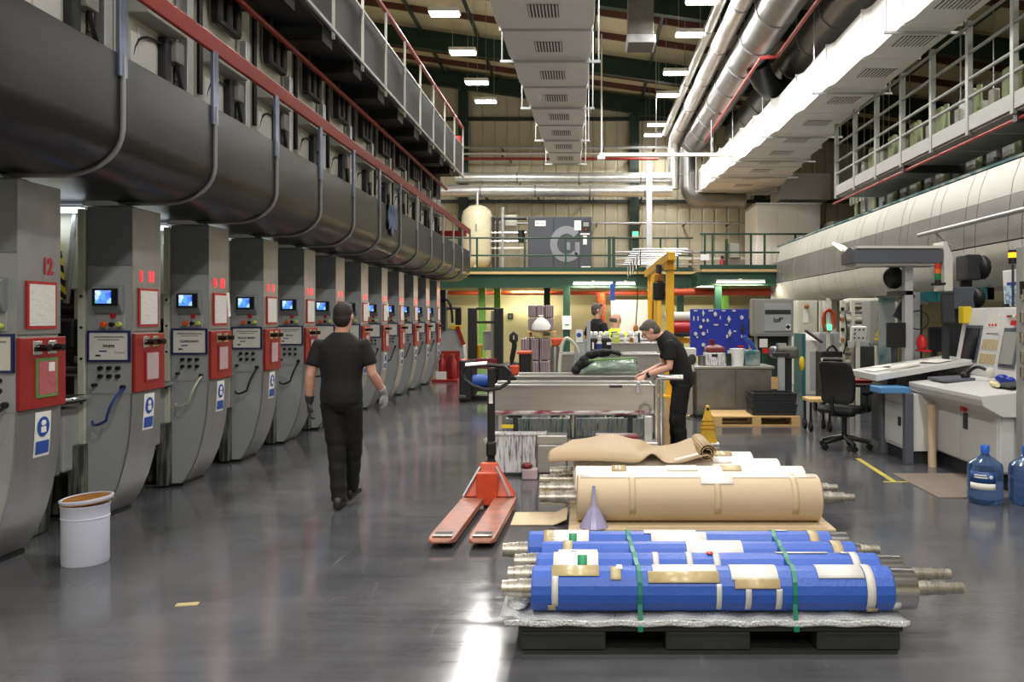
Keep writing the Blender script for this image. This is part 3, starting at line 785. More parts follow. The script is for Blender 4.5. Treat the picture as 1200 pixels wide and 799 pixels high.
desc = {12: 'nearest grey press column numbered 12, with green-framed sheet on its red box',
        11: 'grey press column lit 11 beside the white bucket, blue hose on its side',
        10: 'grey press column lit 10, third from the left edge',
        9: 'grey press column lit 9, fourth from the left edge with black hose',
        8: 'grey press column lit 8, just left of the walking man',
        7: 'grey press column lit 7, half hidden by the walking man in black',
        6: 'grey press column lit 6, hidden behind the walking man except its top',
        5: 'grey press column lit 5, first one showing right of the walking man',
        4: 'grey press column lit 4, ninth of the row counted from the left edge',
        3: 'grey press column lit 3, tenth of the row counted from the left edge',
        2: 'grey press column lit 2, last but one before the red fire point',
        1: 'farthest grey press column, lit 1, next to the red fire point'}
hoses = {12: 'hose_black', 11: 'hose_blue', 10: 'hose_clear'}
for i in range(12):
    num = 12 - i
    t = thing('press_column', desc[num], 'machine', (0, 0, 0), 'numbered press columns')
    column_parts(t, num, boards.get(num, ''), hoses.get(num, 'hose_black'), i < 5)
    inner_parts(t)
    wl = bpy.data.lights.new('work_light', 'AREA'); wl.shape = 'RECTANGLE'; wl.size = .8; wl.size_y = .08; wl.energy = WORK_W; wl.color = (.92, .97, 1.0)
    wo = bpy.data.objects.new('work_light', wl); COL.objects.link(wo); wo.parent = t; wo.location = (-.87, .06, 2.475)
    t.location = (-3.65, 5.3 + S * i, 0)
for i, (lab, zt) in enumerate((('nearest dark splattered ink tub, right behind the white bucket', .44), ('middle one of the dark splattered ink tubs beside the columns', .40), ('farthest of the dark splattered ink tubs beside the columns', .36))):
    y = 6.18 + S * i
    t = thing('ink_tub', lab, 'tub', (-4.27, y, 0), 'ink tubs between the columns')
    MB().rings([[(-4.27 + sx * w, y + sy * w * .8, z) for sx, sy in ((-1, -1), (1, -1), (1, 1), (-1, 1))] for z, w in ((0, .17), (zt, .20))]).build('tub_body', 'splatter_dark', t, bevel=.02)
    MB().box(-4.49, -4.05, y - .18, y + .18, zt - .02, zt + .02).build('rim', 'splatter_dark', t, bevel=.008)

t = thing('blue_rag', 'blue-grey rag draped over the dark exhaust duct halfway along', 'cloth', (-3.03, 12.9, 3.0))
rg = MB()
for a, b, z0 in ((12.62, 12.78, 2.98), (12.78, 12.95, 2.90), (12.95, 13.15, 3.0)):
    rg.sheet(lambda u, v, a=a, b=b, z0=z0: (-3.026 + .012 * math.sin(9 * u + 5 * v) if u < .92 else -3.06, a + (b - a) * v, z0 + (3.37 - z0) * min(1, u / .92)), 10, 4)
rg.build('cloth', 'cloth_blue', t, smooth=True, solid=.008)

# ================================================================ MEZZANINE AND BACK OF THE HALL
mz = thing('mezzanine', 'green steel mezzanine platform with railing across the back wall', 'platform', (0, 26.5, 0))
MB().box(-8.8, 3.5, 26.5, 30.48, 3.02, 3.1).build('deck', 'wood', mz)
MB().box(3.5, 7.2, 25.2, 30.48, 3.02, 3.1).build('deck', 'wood', mz)
def ibeam(x0, x1, y, z0, z1):
    w = .11
    return MB().prism([(y - w, z0), (y + w, z0), (y + w, z0 + .03), (y + .015, z0 + .03), (y + .015, z1 - .03), (y + w, z1 - .03), (y + w, z1), (y - w, z1), (y - w, z1 - .03), (y - .015, z1 - .03), (y - .015, z0 + .03), (y - w, z0 + .03)], 'x', x0, x1)
ibeam(-8.8, 3.4, 26.55, 2.58, 3.02).build('beam', 'green_beam', mz)
ibeam(3.4, 7.2, 25.25, 2.6, 3.02).build('beam', 'green_beam', mz)
MB().box(3.35, 3.5, 25.2, 26.6, 2.6, 3.02).build('beam', 'green_beam', mz)
for k in range(-4, 4): MB().box(k * 2 - .05, k * 2 + .05, 26.7, 30.4, 2.75, 3.02).build('joist', 'green_beam', mz)
for px, y, m in ((565, 27.2, 'lime_post'), (583, 28.5, 'lime_post'), (641, 28.8, 'green_beam'), (664, 26.55, 'green_beam'), (797, 26.55, 'green_beam'), (841, 25.3, 'green_beam'), (850, 29.3, 'lime_post'), (930, 26.2, 'green_beam')):
    x = wx(px, y); MB().box(x - .11, x + .11, y - .11, y + .11, 0, 2.6 if y < 27 else 3.02).build('column', m, mz, bevel=.01)
def railing(x0, x1, y, posts):
    for z in (3.62, 4.18): MB().cyl((x0, y, z), (x1, y, z), .028, n=8).build('rail', 'green_beam', mz, smooth=True)
    MB().box(x0, x1, y - .01, y + .01, 3.1, 3.24).build('toe_board', 'green_beam', mz)
    for x in posts: MB().box(x - .03, x + .03, y - .03, y + .03, 3.1, 4.2).build('railing_post', 'green_beam', mz)
railing(-8.7, 3.4, 26.55, [-8.6, -7, -5.2] + [wx(p, 26.55) for p in (559, 615, 663, 740, 774, 794)])
for p in (714, 719): MB().box(wx(p, 26.55) - .05, wx(p, 26.55) + .05, 26.5, 26.6, 3.1, 4.22).build('gate_post', 'green_beam', mz)
railing(3.45, 7.1, 25.3, [wx(p, 25.3) for p in (826, 835, 880, 896, 932)])
# tank
tk = thing('pressure_tank', 'cream upright pressure tank on the mezzanine beside the compressor', 'tank', (-3.7, 28, 3.1))
x, y = -3.74, 28.2
MB().lathe([(.0, 3.28), (.25, 3.30), (.45, 3.42), (.53, 3.6), (.53, 5.05), (.47, 5.25), (.3, 5.4), (.1, 5.46), (0, 5.46)], (x, y, 0), 28).build('vessel', 'tank', tk, smooth=True)
for a in range(3): MB().box(x + .4 * math.cos(a * 2.1 + .5) - .04, x + .4 * math.cos(a * 2.1 + .5) + .04, y + .4 * math.sin(a * 2.1 + .5) - .04, y + .4 * math.sin(a * 2.1 + .5) + .04, 3.1, 3.5).build('leg', 'tank', tk)
MB().cyl((x, y, 5.44), (x, y, 5.9), .05, n=10).build('outlet_pipe', 'galv', tk, smooth=True)
MB().box(x + .0, x + .06, y - .545, y - .52, 4.5, 4.75).build('nameplate', 'box_grey', tk)
# compressor
cp = thing('air_compressor', 'dark grey air compressor cabinet with a large G on its door', 'compressor', (-.9, 28, 3.1))
y = 27.6
xa, xb, xc, xd = wx(619, y), wx(648.5, y), wx(679, y), wx(693.5, y)
zt, zb = wz(254, y), 3.12
MB().box(xa, xd, y, y + 1.6, zb, zt).build('cabinet', 'comp_grey', cp, bevel=.02)
for a, b in ((xa, xb), (xb, xc), (xc, xd)): MB().box(a + .015, b - .015, y - .025, y, zb + .12, zt - .03).build('door', 'comp_grey', cp, bevel=.01)
# the big G : arc plus bar
gx, gz, r0, r1 = wx(664, y), wz(286, y), .34, .60
arc = [math.radians(a) for a in range(42, 330, 9)]
rings = [[(gx + r0 * math.cos(a) * .92, y - .045, gz + r0 * math.sin(a)), (gx + r1 * math.cos(a) * .92, y - .045, gz + r1 * math.sin(a)), (gx + r1 * math.cos(a) * .92, y - .026, gz + r1 * math.sin(a)), (gx + r0 * math.cos(a) * .92, y - .026, gz + r0 * math.sin(a))] for a in arc]
lg = MB().rings(rings).box(gx + .28, gx + .44, y - .045, y - .026, gz - .42, gz + .06)
lg.build('letter_g', 'comp_logo', cp)
MB().box(gx + .0, gx + .12, y - .045, y - .026, gz - .2, gz + .06).build('letter_bar', 'comp_logo', cp)
np_ = MB().box(wx(627, y), wx(639.5, y), y - .035, y - .024, wz(265, y), wz(258.5, y)).build('nameplate', 'white', cp)
text('Atlas Copco', .06, 'comp_grey', np_, (wx(633.2, y), y - .037, wz(261.8, y)), FACE_CAM, bold=.001)
MB().box(wx(673, y), wx(681, y), y - .06, y - .027, wz(270, y), wz(258.5, y)).build('notice_sheet', 'paper', cp)
ct = MB().box(wx(682.5, y), wx(691, y), y - .06, y - .027, wz(271, y), wz(259, y)).build('controller', 'black', cp, bevel=.008)
MB().box(wx(683.5, y), wx(690, y), y - .066, y - .06, wz(265.5, y), wz(260.5, y)).build('screen', 'box_grey', ct)
MB().cyl((wx(686.5, y), y - .07, wz(269, y)), (wx(686.5, y), y - .06, wz(269, y)), .03, n=10).build('button', 'stack_red', ct)
MB().box(wx(680, y), wx(691, y), y - .035, y - .027, wz(275, y), wz(273.5, y)).build('label_strip', 'white', cp)
MB().box(wx(683.3, y), wx(687.7, y), y - .035, y - .027, wz(286.5, y), wz(276, y)).build('notice_sheet', 'paper', cp)
MB().box(wx(681, y), wx(692, y), y - .035, y - .027, wz(316, y), wz(312, y)).build('nameplate', 'white', cp)
# pipe frame and boxes between tank and compressor
pf = thing('valve_frame', 'grey pipe frame with valves between tank and compressor', 'pipework', (-2.6, 28, 3.1))
for px in (578, 583, 589): MB().cyl((wx(px, 28), 28, 3.1), (wx(px, 28), 28, wz(254 if px != 589 else 243, 28)), .05 if px != 589 else .06, n=8).build('upright', 'charcoal' if px != 589 else 'galv', pf, smooth=True)
for py, m in ((256, 'dark_metal'), (273, 'galv'), (283, 'galv'), (291, 'off_white'), (300, 'galv')): MB().cyl((wx(576, 28), 28, wz(py, 28)), (wx(617, 28), 28, wz(py, 28)), .05, n=8).build('pipe', m, pf, smooth=True)
MB().lathe([(.0, -.22), (.12, -.2), (.12, .2), (0, .22)], (wx(611, 28), 28, wz(277, 28)), 14).build('valve', 'dark_metal', pf, smooth=True)
MB().box(wx(591, 28.4), wx(606, 28.4), 28.3, 28.5, wz(265, 28.4), wz(252, 28.4)).build('wall_box', 'off_white', pf, bevel=.015)
# right half of the mezzanine
wbx = thing('white_enclosure', 'tall white panelled enclosure on the right end of the mezzanine', 'enclosure', (6.7, 27.5, 3.1))
MB().box(5.63, 7.75, 27.5, 29.5, 3.1, 5.38).build('body', 'white', wbx, bevel=.01)
for k in range(3): MB().box(5.66 + k * .69, 6.33 + k * .69, 27.485, 27.5, 3.15, 5.33).build('panel', 'white_duct', wbx, bevel=.004)
MB().box(5.6, 7.78, 27.46, 29.52, 5.38, 5.44).build('top_trim', 'galv', wbx)
gb = thing('grey_enclosure', 'low grey cabinet behind the white enclosure at the right hood', 'enclosure', (8.6, 26.5, 3.1))
MB().box(7.9, 10.4, 26.6, 28.6, 3.1, 4.75).build('body', 'cab_grey', gb, bevel=.01)
MB().box(8.1, 8.25, 26.58, 26.6, 4.2, 4.5).build('slot', 'charcoal', gb); MB().box(8.4, 8.55, 26.58, 26.6, 4.2, 4.5).build('slot', 'charcoal', gb)
MB().box(7.6, 10.4, 25.4, 30.4, 3.02, 3.1).build('deck', 'green_beam', gb)
for y_ in (25.5, 30.3): MB().box(10.2, 10.3, y_ - .05, y_ + .05, 0, 3.02).build('leg', 'green_beam', gb)
ep = thing('isolator_box', 'grey isolator switch box standing on the right mezzanine', 'switch box', (wx(860, 28.5), 28.5, 3.1))
MB().box(wx(855, 28.5), wx(866, 28.5), 28.4, 28.6, wz(302, 28.5), wz(285, 28.5)).build('box', 'box_grey', ep, bevel=.02)
MB().box(wx(850, 28.5), wx(853, 28.5), 28.5, 28.6, 3.1, wz(280, 28.5)).build('post', 'green_beam', ep)
MB().box(wx(853, 28.5), wx(868, 28.5), 28.55, 28.62, 3.1, wz(285, 28.5)).build('back_plate', 'bench_steel', ep)
fe = thing('fire_extinguisher', 'red fire extinguisher standing on the right mezzanine', 'extinguisher', (wx(846.5, 27.5), 27.5, 3.1))
MB().lathe([(.08, 3.1), (.09, 3.14), (.09, 3.5), (.04, 3.58)], (wx(846.5, 27.5), 27.5, 0), 14).build('cylinder', 'red_panel', fe, smooth=True)
MB().box(wx(846.5, 27.5) - .05, wx(846.5, 27.5) + .04, 27.46, 27.54, 3.58, 3.68).build('valve', 'black', fe)
MB().tube(bend((wx(846.5, 27.5), 27.5, 3.64), (wx(846.5, 27.5) + .2, 27.45, 3.6), (wx(846.5, 27.5) + .12, 27.4, 3.25)), .015, 6).build('hose', 'black', fe, smooth=True)
sg = thing('mezzanine_sign', 'small white notice on the green railing gate', 'sign', (wx(826, 25.2), 25.2, wz(305, 25.2)))
MB().box(wx(821, 25.24), wx(831, 25.24), 25.22, 25.25, wz(305, 25.24), wz(298, 25.24)).build('plate', 'white', sg)
ex = thing('exit_sign', 'small green exit sign on a column above the mezzanine', 'sign', (wx(755, 30), 30, wz(278, 30)))
MB().box(1.66, 1.9, 30.5, 30.6, wz(278, 30), wz(269, 30)).build('case', 'white', ex, bevel=.01)
MB().box(1.68, 1.88, 30.48, 30.5, wz(274, 30), wz(270, 30)).build('panel', 'exit_green', ex)
# fluorescent tubes under the platform; the two deep ones added to light the whiteboard
for lab, x0, x1, y in (('fluorescent tube light under the mezzanine left of the blue post', 672, 718, 26.25), ('short fluorescent tube light under the mezzanine right of the blue post', 722, 744, 26.25), ('fluorescent tube light under the right mezzanine above the orange pipe', 840, 896, 24.95), ('fluorescent tube light under the mezzanine behind the lime post', 560, 575, 28.6), ('fluorescent tube light under the mezzanine over the stacked pallets', 600, 640, 29.3), ('added tube light hidden deep under the mezzanine before the whiteboard', 700, 750, 28.6), ('added tube light hidden deep under the mezzanine behind the blue board', 790, 840, 28.6)):
    x0, x1 = wx(x0, y), wx(x1, y); z = 2.68
    if x1 < -2: x0, x1 = x0 - .3, x1 + .3
    t = thing('tube_light', lab, 'lamp', ((x0 + x1) / 2, y, z))
    MB().box(x0, x1, y - .07, y + .07, z + .03, z + .09).build('housing', 'white', t)
    MB().box(x0, x1, y - .05, y + .05, z, z + .03).build('tube', 'tube_white', t)
    MB().box((x0 + x1) / 2 - .04, (x0 + x1) / 2 + .04, y - .03, y + (.24 if y < 26.5 else .03), z + .09, z + .12 if y < 26.5 else 3.02).build('bracket', 'off_white', t)
    l = bpy.data.lights.new('tube_glow', 'AREA'); l.shape = 'RECTANGLE'; l.size = x1 - x0; l.size_y = .1; l.energy = TUBE_W * (x1 - x0) * (.45 if y == 28.6 else 1); l.color = (1, .94, .74)
    lo = bpy.data.objects.new('tube_glow', l); COL.objects.link(lo); lo.parent = t; lo.location = (0, 0, -.005)
# orange and red pipes below the platform
pipe('sprinkler_main', 'orange-red sprinkler main running below the mezzanine', 'pipe', 'orange_pipe', [(-8, 29.4, 2.5), (7.5, 29.4, 2.5)], .07, 3, 'orange_pipe', n=10)
pipe('sprinkler_main', 'thick orange pipe below the right end of the mezzanine', 'pipe', 'orange_pipe', [(2.2, 26.0, 2.43), (7.4, 26.0, 2.43)], .11, 1.8, 'orange_pipe', n=12)
pipe('riser_pipe', 'upright orange pipe behind the two men at the back', 'pipe', 'orange_pipe', [(wx(704, 29), 29, 2.5), (wx(704, 29), 29, .1)], .16, .6, 'orange_pipe', n=12)
bp_ = thing('blue_post', 'blue wrapped post hanging below the mezzanine light', 'post', (wx(718, 25.9), 25.9, 2.0))
MB().box(wx(715, 25.9), wx(720.5, 25.9), 25.85, 26.0, wz(352, 25.9), wz(333, 25.9)).build('post', 'label_blue', bp_)
MB().box(wx(715, 25.9), wx(720.5, 25.9), 26.0, 26.46, 2.62, 2.7).build('arm', 'label_blue', bp_)
wbd = thing('whiteboard', 'tall white board leaning at the back beside the crane', 'board', (wx(738, 29), 29, .0))
MB().box(wx(716, 29.5), wx(762, 29.5), 29.5, 29.54, wz(402, 29.5), wz(351, 29.5)).build('board', 'white', wbd)
for px in (717, 760): MB().box(wx(px, 29.5), wx(px + 2, 29.5), 29.54, 29.6, 0, wz(351, 29.5)).build('leg', 'galv', wbd)
for py, lab in ((368, 'small dark square notice on the cream back wall'),):
    s_ = thing('wall_box', lab, 'switch', (wx(598, 30.5), 30.4, wz(373, 30.5)))
    MB().box(wx(595, 30.4), wx(601, 30.4), 30.38, 30.5, wz(374, 30.4), wz(367, 30.4)).build('case', 'charcoal', s_)
    MB().box(wx(596.5, 30.4), wx(599.5, 30.4), 30.37, 30.38, wz(372.5, 30.4), wz(369, 30.4)).build('face', 'bench_steel', s_)
ns = thing('notice_sign', 'white notice on a green post behind the wrapped drums', 'sign', (wx(664, 26.3), 26.3, wz(386, 26.3)))
MB().box(wx(659, 26.4), wx(669.5, 26.4), 26.38, 26.43, wz(386, 26.4), wz(370, 26.4)).build('plate', 'white', ns)
MB().box(wx(662, 26.4), wx(667, 26.4), 26.37, 26.38, wz(381, 26.4), wz(380, 26.4)).build('printed_line', 'charcoal', ns)

# ---- end frame of the left press with the fire point
ef = thing('press_end_frame', 'grey sloping end frame of the left press behind the red fire point', 'machine', (-3.6, 21.8, 0))
d0 = 22.0
MB().prism([(wx(514, d0), 0), (wx(546, d0), 0), (wx(543, d0), wz(405, d0)), (wx(535, d0), wz(384, d0)), (wx(514, d0), wz(386, d0))], 'y', 22.0, 22.5).build('frame_plate', 'cab_grey', ef, bevel=.01)
MB().box(wx(528, d0), wx(541, d0), 21.97, 22.02, wz(386, d0), wz(381, d0)).build('yellow_cover', 'yellow', ef, bevel=.01)
MB().obox((wx(540, d0), 21.97, wz(393, d0)), (.1, .04, .52), (0, -.35, 0)).build('warning_plate', 'red_panel', ef)
MB().tube(bend((wx(519, d0), 21.9, wz(352, d0)), (wx(531, d0), 21.8, wz(345, d0)), (wx(531, d0), 21.9, wz(378, d0)), 8), .035, 8).build('cable', 'black', ef, smooth=True)
MB().box(wx(517, d0), wx(523, d0), 21.9, 22.2, 1.3, wz(340, d0)).build('tower_post', 'charcoal', ef)
MB().tube([(wx(523, d0), 22.1, wz(361, d0)), (wx(538, d0), 22.1, wz(361, d0)), (wx(538, d0), 22.1, wz(382, d0))], .05, 8).build('guard_tube', 'charcoal', ef, smooth=True)
MB().box(wx(533, d0), wx(540, d0), 22.04, 22.16, wz(383, d0), wz(361, d0)).build('motor', 'black', ef, bevel=.02)
fp = thing('fire_point', 'red fire point stand beside the last press column', 'stand', (-3.55, 21.1, 0))
d1 = 21.1
MB().prism([(21.4, .06), (21.55, .06), (21.55, wz(412, d1)), (21.48, wz(412, d1))], 'x', wx(514, d1), wx(536, d1)).build('back_board', 'red_panel', fp)
MB().box(wx(508, d1), wx(538, d1), 20.85, 21.5, 0, .06).build('base', 'red_panel', fp)
MB().box(wx(512, d1), wx(524, d1), 20.98, 21.0, wz(445, d1), wz(435, d1)).build('label_board', 'white', fp)
for px, lab in ((517, 'left fire extinguisher on the red stand'), (530, 'right fire extinguisher on the red stand')):
    x = wx(px, d1); e = thing('fire_extinguisher', lab, 'extinguisher', (x, 21.2, .06))
    MB().lathe([(.08, .06), (.09, .1), (.09, .5), (.04, .58), (.03, .62)], (x, 21.2, 0), 14).build('cylinder', 'red_panel', e, smooth=True)
    MB().box(x - .05, x + .03, 21.17, 21.23, .62, .7).build('valve', 'ochre', e)
    MB().tube(bend((x, 21.17, .66), (x - .16, 21.1, .6), (x - .1, 21.09, .3)), .014, 6).build('hose', 'black', e, smooth=True)

# ---- black stacker truck
st = thing('stacker_truck', 'black electric stacker truck with tall mast at the back', 'forklift', (-2.0, 16, 0))
def bx(mb_px, y0, y1, mat, name, par=st, d=None, bv=.01, **kw):
    x0, y_top, x1, y_bot = mb_px; dd = d or y0
    return MB().box(wx(x0, dd), wx(x1, dd), y0, y1, wz(y_bot, dd), wz(y_top, dd)).build(name, mat, par, bevel=bv, **kw)
bx((548, 361, 558, 462), 16.6, 16.8, 'black', 'mast_rail'); bx((579, 361, 589, 462), 16.6, 16.8, 'black', 'mast_rail')
bx((558, 360, 580, 363), 16.65, 16.75, 'black', 'mast_bar'); bx((558, 376, 580, 379), 16.65, 16.75, 'black', 'mast_bar')
MB().cyl((wx(577, 16.7), 16.7, .3), (wx(577, 16.7), 16.7, wz(364, 16.7)), .03, n=8).build('lift_chain', 'galv', st, smooth=True)
bx((566, 388, 576, 410), 16.9, 17.1, 'box_grey', 'battery_box'); bx((558, 404, 564, 422), 16.9, 17.1, 'yellow_crane', 'cover_panel')
bx((556, 420, 582, 432), 16.5, 16.7, 'maroon', 'carriage')
bx((538, 422, 553, 470), 15.9, 16.5, 'black', 'support_leg', bv=.03); bx((583, 428, 600, 470), 15.9, 16.5, 'black', 'support_leg', bv=.03)
bx((539, 421, 547, 426), 15.95, 16.2, 'orange', 'leg_cap', bv=.02)
bx((553, 464, 583, 472), 16.2, 16.6, 'dark_metal', 'chassis')
for px in (543, 590): MB().cyl((wx(px - 4, 16), 15.95, .08), (wx(px + 4, 16), 15.95, .08), .08, n=14).build('wheel', 'black', st, smooth=True)
dr = thing('plastic_drum', 'small blue drum lying in the black stacker truck', 'drum', (wx(562, 16), 16, .27))
MB().tube([(wx(552, 16), 16.05, .40), (wx(553, 16), 16.05, .40), (wx(573, 16), 16.05, .40), (wx(574, 16), 16.05, .40)], [.10, .125, .125, .10], 18).build('barrel', 'label_blue', dr, smooth=True)
MB().box(wx(555, 16), wx(571, 16), 15.93, 16.17, .21, .285).build('cradle', 'dark_metal', dr)
# ---- orange power pallet truck with its tiller
tt = thing('power_pallet_truck', 'orange and black powered pallet truck with a curved tiller', 'pallet truck', (-1.3, 15, 0))
bx((608, 413, 622, 452), 14.6, 15.1, 'black', 'battery_pack', tt, bv=.03); bx((606, 412, 622, 415), 14.58, 15.12, 'orange', 'cover', tt)
bx((597, 428, 608, 440), 14.4, 15.0, 'orange', 'motor_cover', tt, bv=.03); bx((598, 440, 622, 470), 14.4, 15.1, 'dark_metal', 'chassis', tt, bv=.02)
MB().tube([(wx(608, 14.6), 14.6, wz(428, 14.6)), (wx(600, 14.6), 14.6, wz(426, 14.6)), (wx(600, 14.6), 14.6, wz(420, 14.6)), (wx(603, 14.6), 14.6, wz(405, 14.6)), (wx(602, 14.6), 14.6, wz(398, 14.6))], .045, 8).build('tiller_arm', 'black', tt, smooth=True)
MB().tube([(wx(602, 14.6), 14.6, wz(402, 14.6)), (wx(605, 14.6), 14.6, wz(399, 14.6)), (wx(605, 14.6), 14.6, wz(393, 14.6)), (wx(602, 14.6), 14.6, wz(390, 14.6)), (wx(599, 14.6), 14.6, wz(393, 14.6)), (wx(599, 14.6), 14.6, wz(399, 14.6))], .035, 8, closed=True).build('tiller_head', 'charcoal', tt, smooth=True)
MB().cyl((wx(612, 14.6), 14.45, .08), (wx(618, 14.6), 14.45, .08), .08, n=12).build('wheel', 'black', tt, smooth=True)
# ---- shrink-wrapped stacks
def wrapped(name, label, x0, x1, y0, y1, z0, z1, mat='shrink_wrap'):
    nx = 3
    t = thing(name, label, 'wrapped load', ((x0 + x1) / 2, (y0 + y1) / 2, z0))
    w = (x1 - x0) / nx
    for i in range(nx):
        for j in range(2):
            h = (z1 - z0) / 2
            MB().box(x0 + i * w + .006, x0 + (i + 1) * w - .006, y0, y1, z0 + j * h + .006, z0 + (j + 1) * h - .006).build('carton', mat, t, bevel=.03)
    return t
def pallet(label, x0, x1, y0, y1, z0, mat='wood', h=.14, nb=6, group=None, cat='pallet', name='pallet'):
    t = thing(name, label, cat, ((x0 + x1) / 2, (y0 + y1) / 2, z0), group)
    w = (x1 - x0)
    for k in range(3):
        yb = y0 + (y1 - y0) * (.0, .44, .88)[k]
        MB().box(x0, x1, yb, yb + (y1 - y0) * .12, z0, z0 + .02).build('bottom_board', mat, t)
        for kx in (0, .45, .9): MB().box(x0 + w * kx, x0 + w * (kx + .1), yb, yb + (y1 - y0) * .12, z0 + .02, z0 + h - .022).build('block', mat, t)
    dy = (y1 - y0) / nb
    for k in range(nb): MB().box(x0, x1, y0 + k * dy + .012, y0 + (k + 1) * dy - .012, z0 + h - .022, z0 + h).build('deck_board', mat, t, bevel=.003)
    return t
dS = 18.6
pallet('wooden pallet on the floor under the lower wrapped stack', wx(606, dS), wx(646, dS), dS - .1, dS + .8, 0)
wrapped('wrapped_cartons', 'lower shrink-wrapped stack of pink cartons by the stacker', wx(610, dS), wx(643, dS), dS, dS + .7, .15, wz(396, dS))
pallet('wooden pallet between the two shrink-wrapped stacks', wx(617, dS), wx(652, dS), dS, dS + .8, wz(396, dS) + .01)
wrapped('wrapped_cartons', 'upper shrink-wrapped stack of pink cartons below the tank', wx(618, dS), wx(648, dS), dS + .12, dS + .7, wz(396, dS) + .155, wz(357, dS))
bz = wz(396, dS) + .155
single(MB().rings([[(wx(634, dS) + r * math.cos(2 * PI * q / 18) * (1 + .10 * math.sin(3 * q + 9 * z)), dS + .0 + r * .45 * math.sin(2 * PI * q / 18), bz + z) for q in range(18)] for r, z in ((.12, .0), (.19, .03), (.20, .12), (.15, .22), (.07, .29), (.03, .31), (.06, .35), (.04, .36))]), 'plastic_bag', 'paper', 'tied white plastic bag in front of the upper wrapped stack', 'bag', smooth=True)
# ---- yellow gantry crane
gc = thing('gantry_crane', 'yellow gantry crane with two posts and a long beam', 'crane', (1.75, 17, 0))
d2 = 17.0
x0, x1 = wx(781, d2), wx(790, d2)
MB().box(x0, x1, d2, d2 + .16, 0, wz(306, d2)).build('post', 'yellow_crane', gc, bevel=.01)
MB().box(x0 - .04, x1 + .04, d2 - .04, d2 + .2, wz(316, d2), wz(313, d2)).build('collar', 'yellow_crane', gc)
MB().box(x0 - .25, x1 + .25, d2 - .2, d2 + .4, 0, .03).build('foot_plate', 'yellow_crane', gc)
MB().box(x0, x1, d2 - .3, 23.6, wz(306, d2), wz(299, d2) + .05).build('beam', 'yellow_crane', gc, bevel=.01)
for px, dd in ((771, 22.5), (763, 23.3)):
    xx = wx(px, dd); MB().box(xx - .09, xx + .09, dd - .09, dd + .09, 0, wz(304, d2) - .06).build('post', 'yellow_crane', gc, bevel=.01)
MB().box(wx(763, 23.3) - .1, 1.9, 23.2, 23.4, wz(304, d2) - .06, wz(304, d2) + .06).build('cross_beam', 'yellow_crane', gc)
for k in range(9):
    y = 17.3 + k * .62
    MB().cyl((.95, y, wz(300, 17) + .16 - k * .0), (2.1, y, wz(300, 17) + .16), .022, n=6).build('festoon_bar', 'galv', gc, smooth=True)
    if k % 2 == 0: MB().tube(bend((1.12, y, wz(300, 17) + .14), (1.12, y + .2, wz(300, 17) - .5), (1.12, y + .5, wz(300, 17) + .14), 8), .012, 6).build('festoon_loop', 'bench_steel', gc, smooth=True)
hz_ = thing('chain_hoist', 'black chain hoist hanging from the yellow crane beam', 'hoist', (wx(771, 18.5), 18.5, wz(352, 18.5)))
MB().box(wx(765, 18.5), wx(779, 18.5), 18.3, 18.7, wz(352, 18.5), wz(330, 18.5)).build('motor_body', 'black', hz_, bevel=.05)
MB().box(wx(767, 18.5), wx(777, 18.5), 18.35, 18.65, wz(330, 18.5), wz(321, 18.5)).build('trolley', 'ochre', hz_, bevel=.02)
MB().box(wx(769, 18.5), wx(775, 18.5), 18.4, 18.6, wz(321, 18.5), wz(306, 17) + .02).build('hanger', 'charcoal', hz_)
MB().cyl((wx(769, 18.5), 18.5, wz(352, 18.5)), (wx(769, 18.5), 18.5, .9), .012, n=6).build('chain', 'galv', hz_, smooth=True)
MB().cyl((wx(765, 18.5), 18.45, wz(352, 18.5)), (wx(764, 18.5), 18.45, 1.1), .012, n=6).build('control_cable', 'black', hz_, smooth=True)
MB().box(wx(763, 18.5) - .04, wx(763, 18.5) + .04, 18.4, 18.48, .9, 1.12).build('pendant', 'yellow', hz_, bevel=.01)
hk = thing('lifting_hook', 'small hoist hook on a cable in front of the whiteboard', 'hook', (wx(746, 22), 22, 1.3))
MB().cyl((wx(747, 22), 22, wz(352, 22)), (wx(745, 22), 22, wz(383, 22)), .015, n=6).build('cable', 'black', hk, smooth=True)
MB().cyl((wx(747, 22), 22, wz(352, 22)), (wx(747, 22), 22, 3.02), .012, n=6).build('upper_cable', 'black', hk, smooth=True)
MB().ell((wx(745, 22), 22, wz(385, 22)), (.07, .06, .12), 10, 8).build('hook_block', 'ochre', hk, smooth=True)
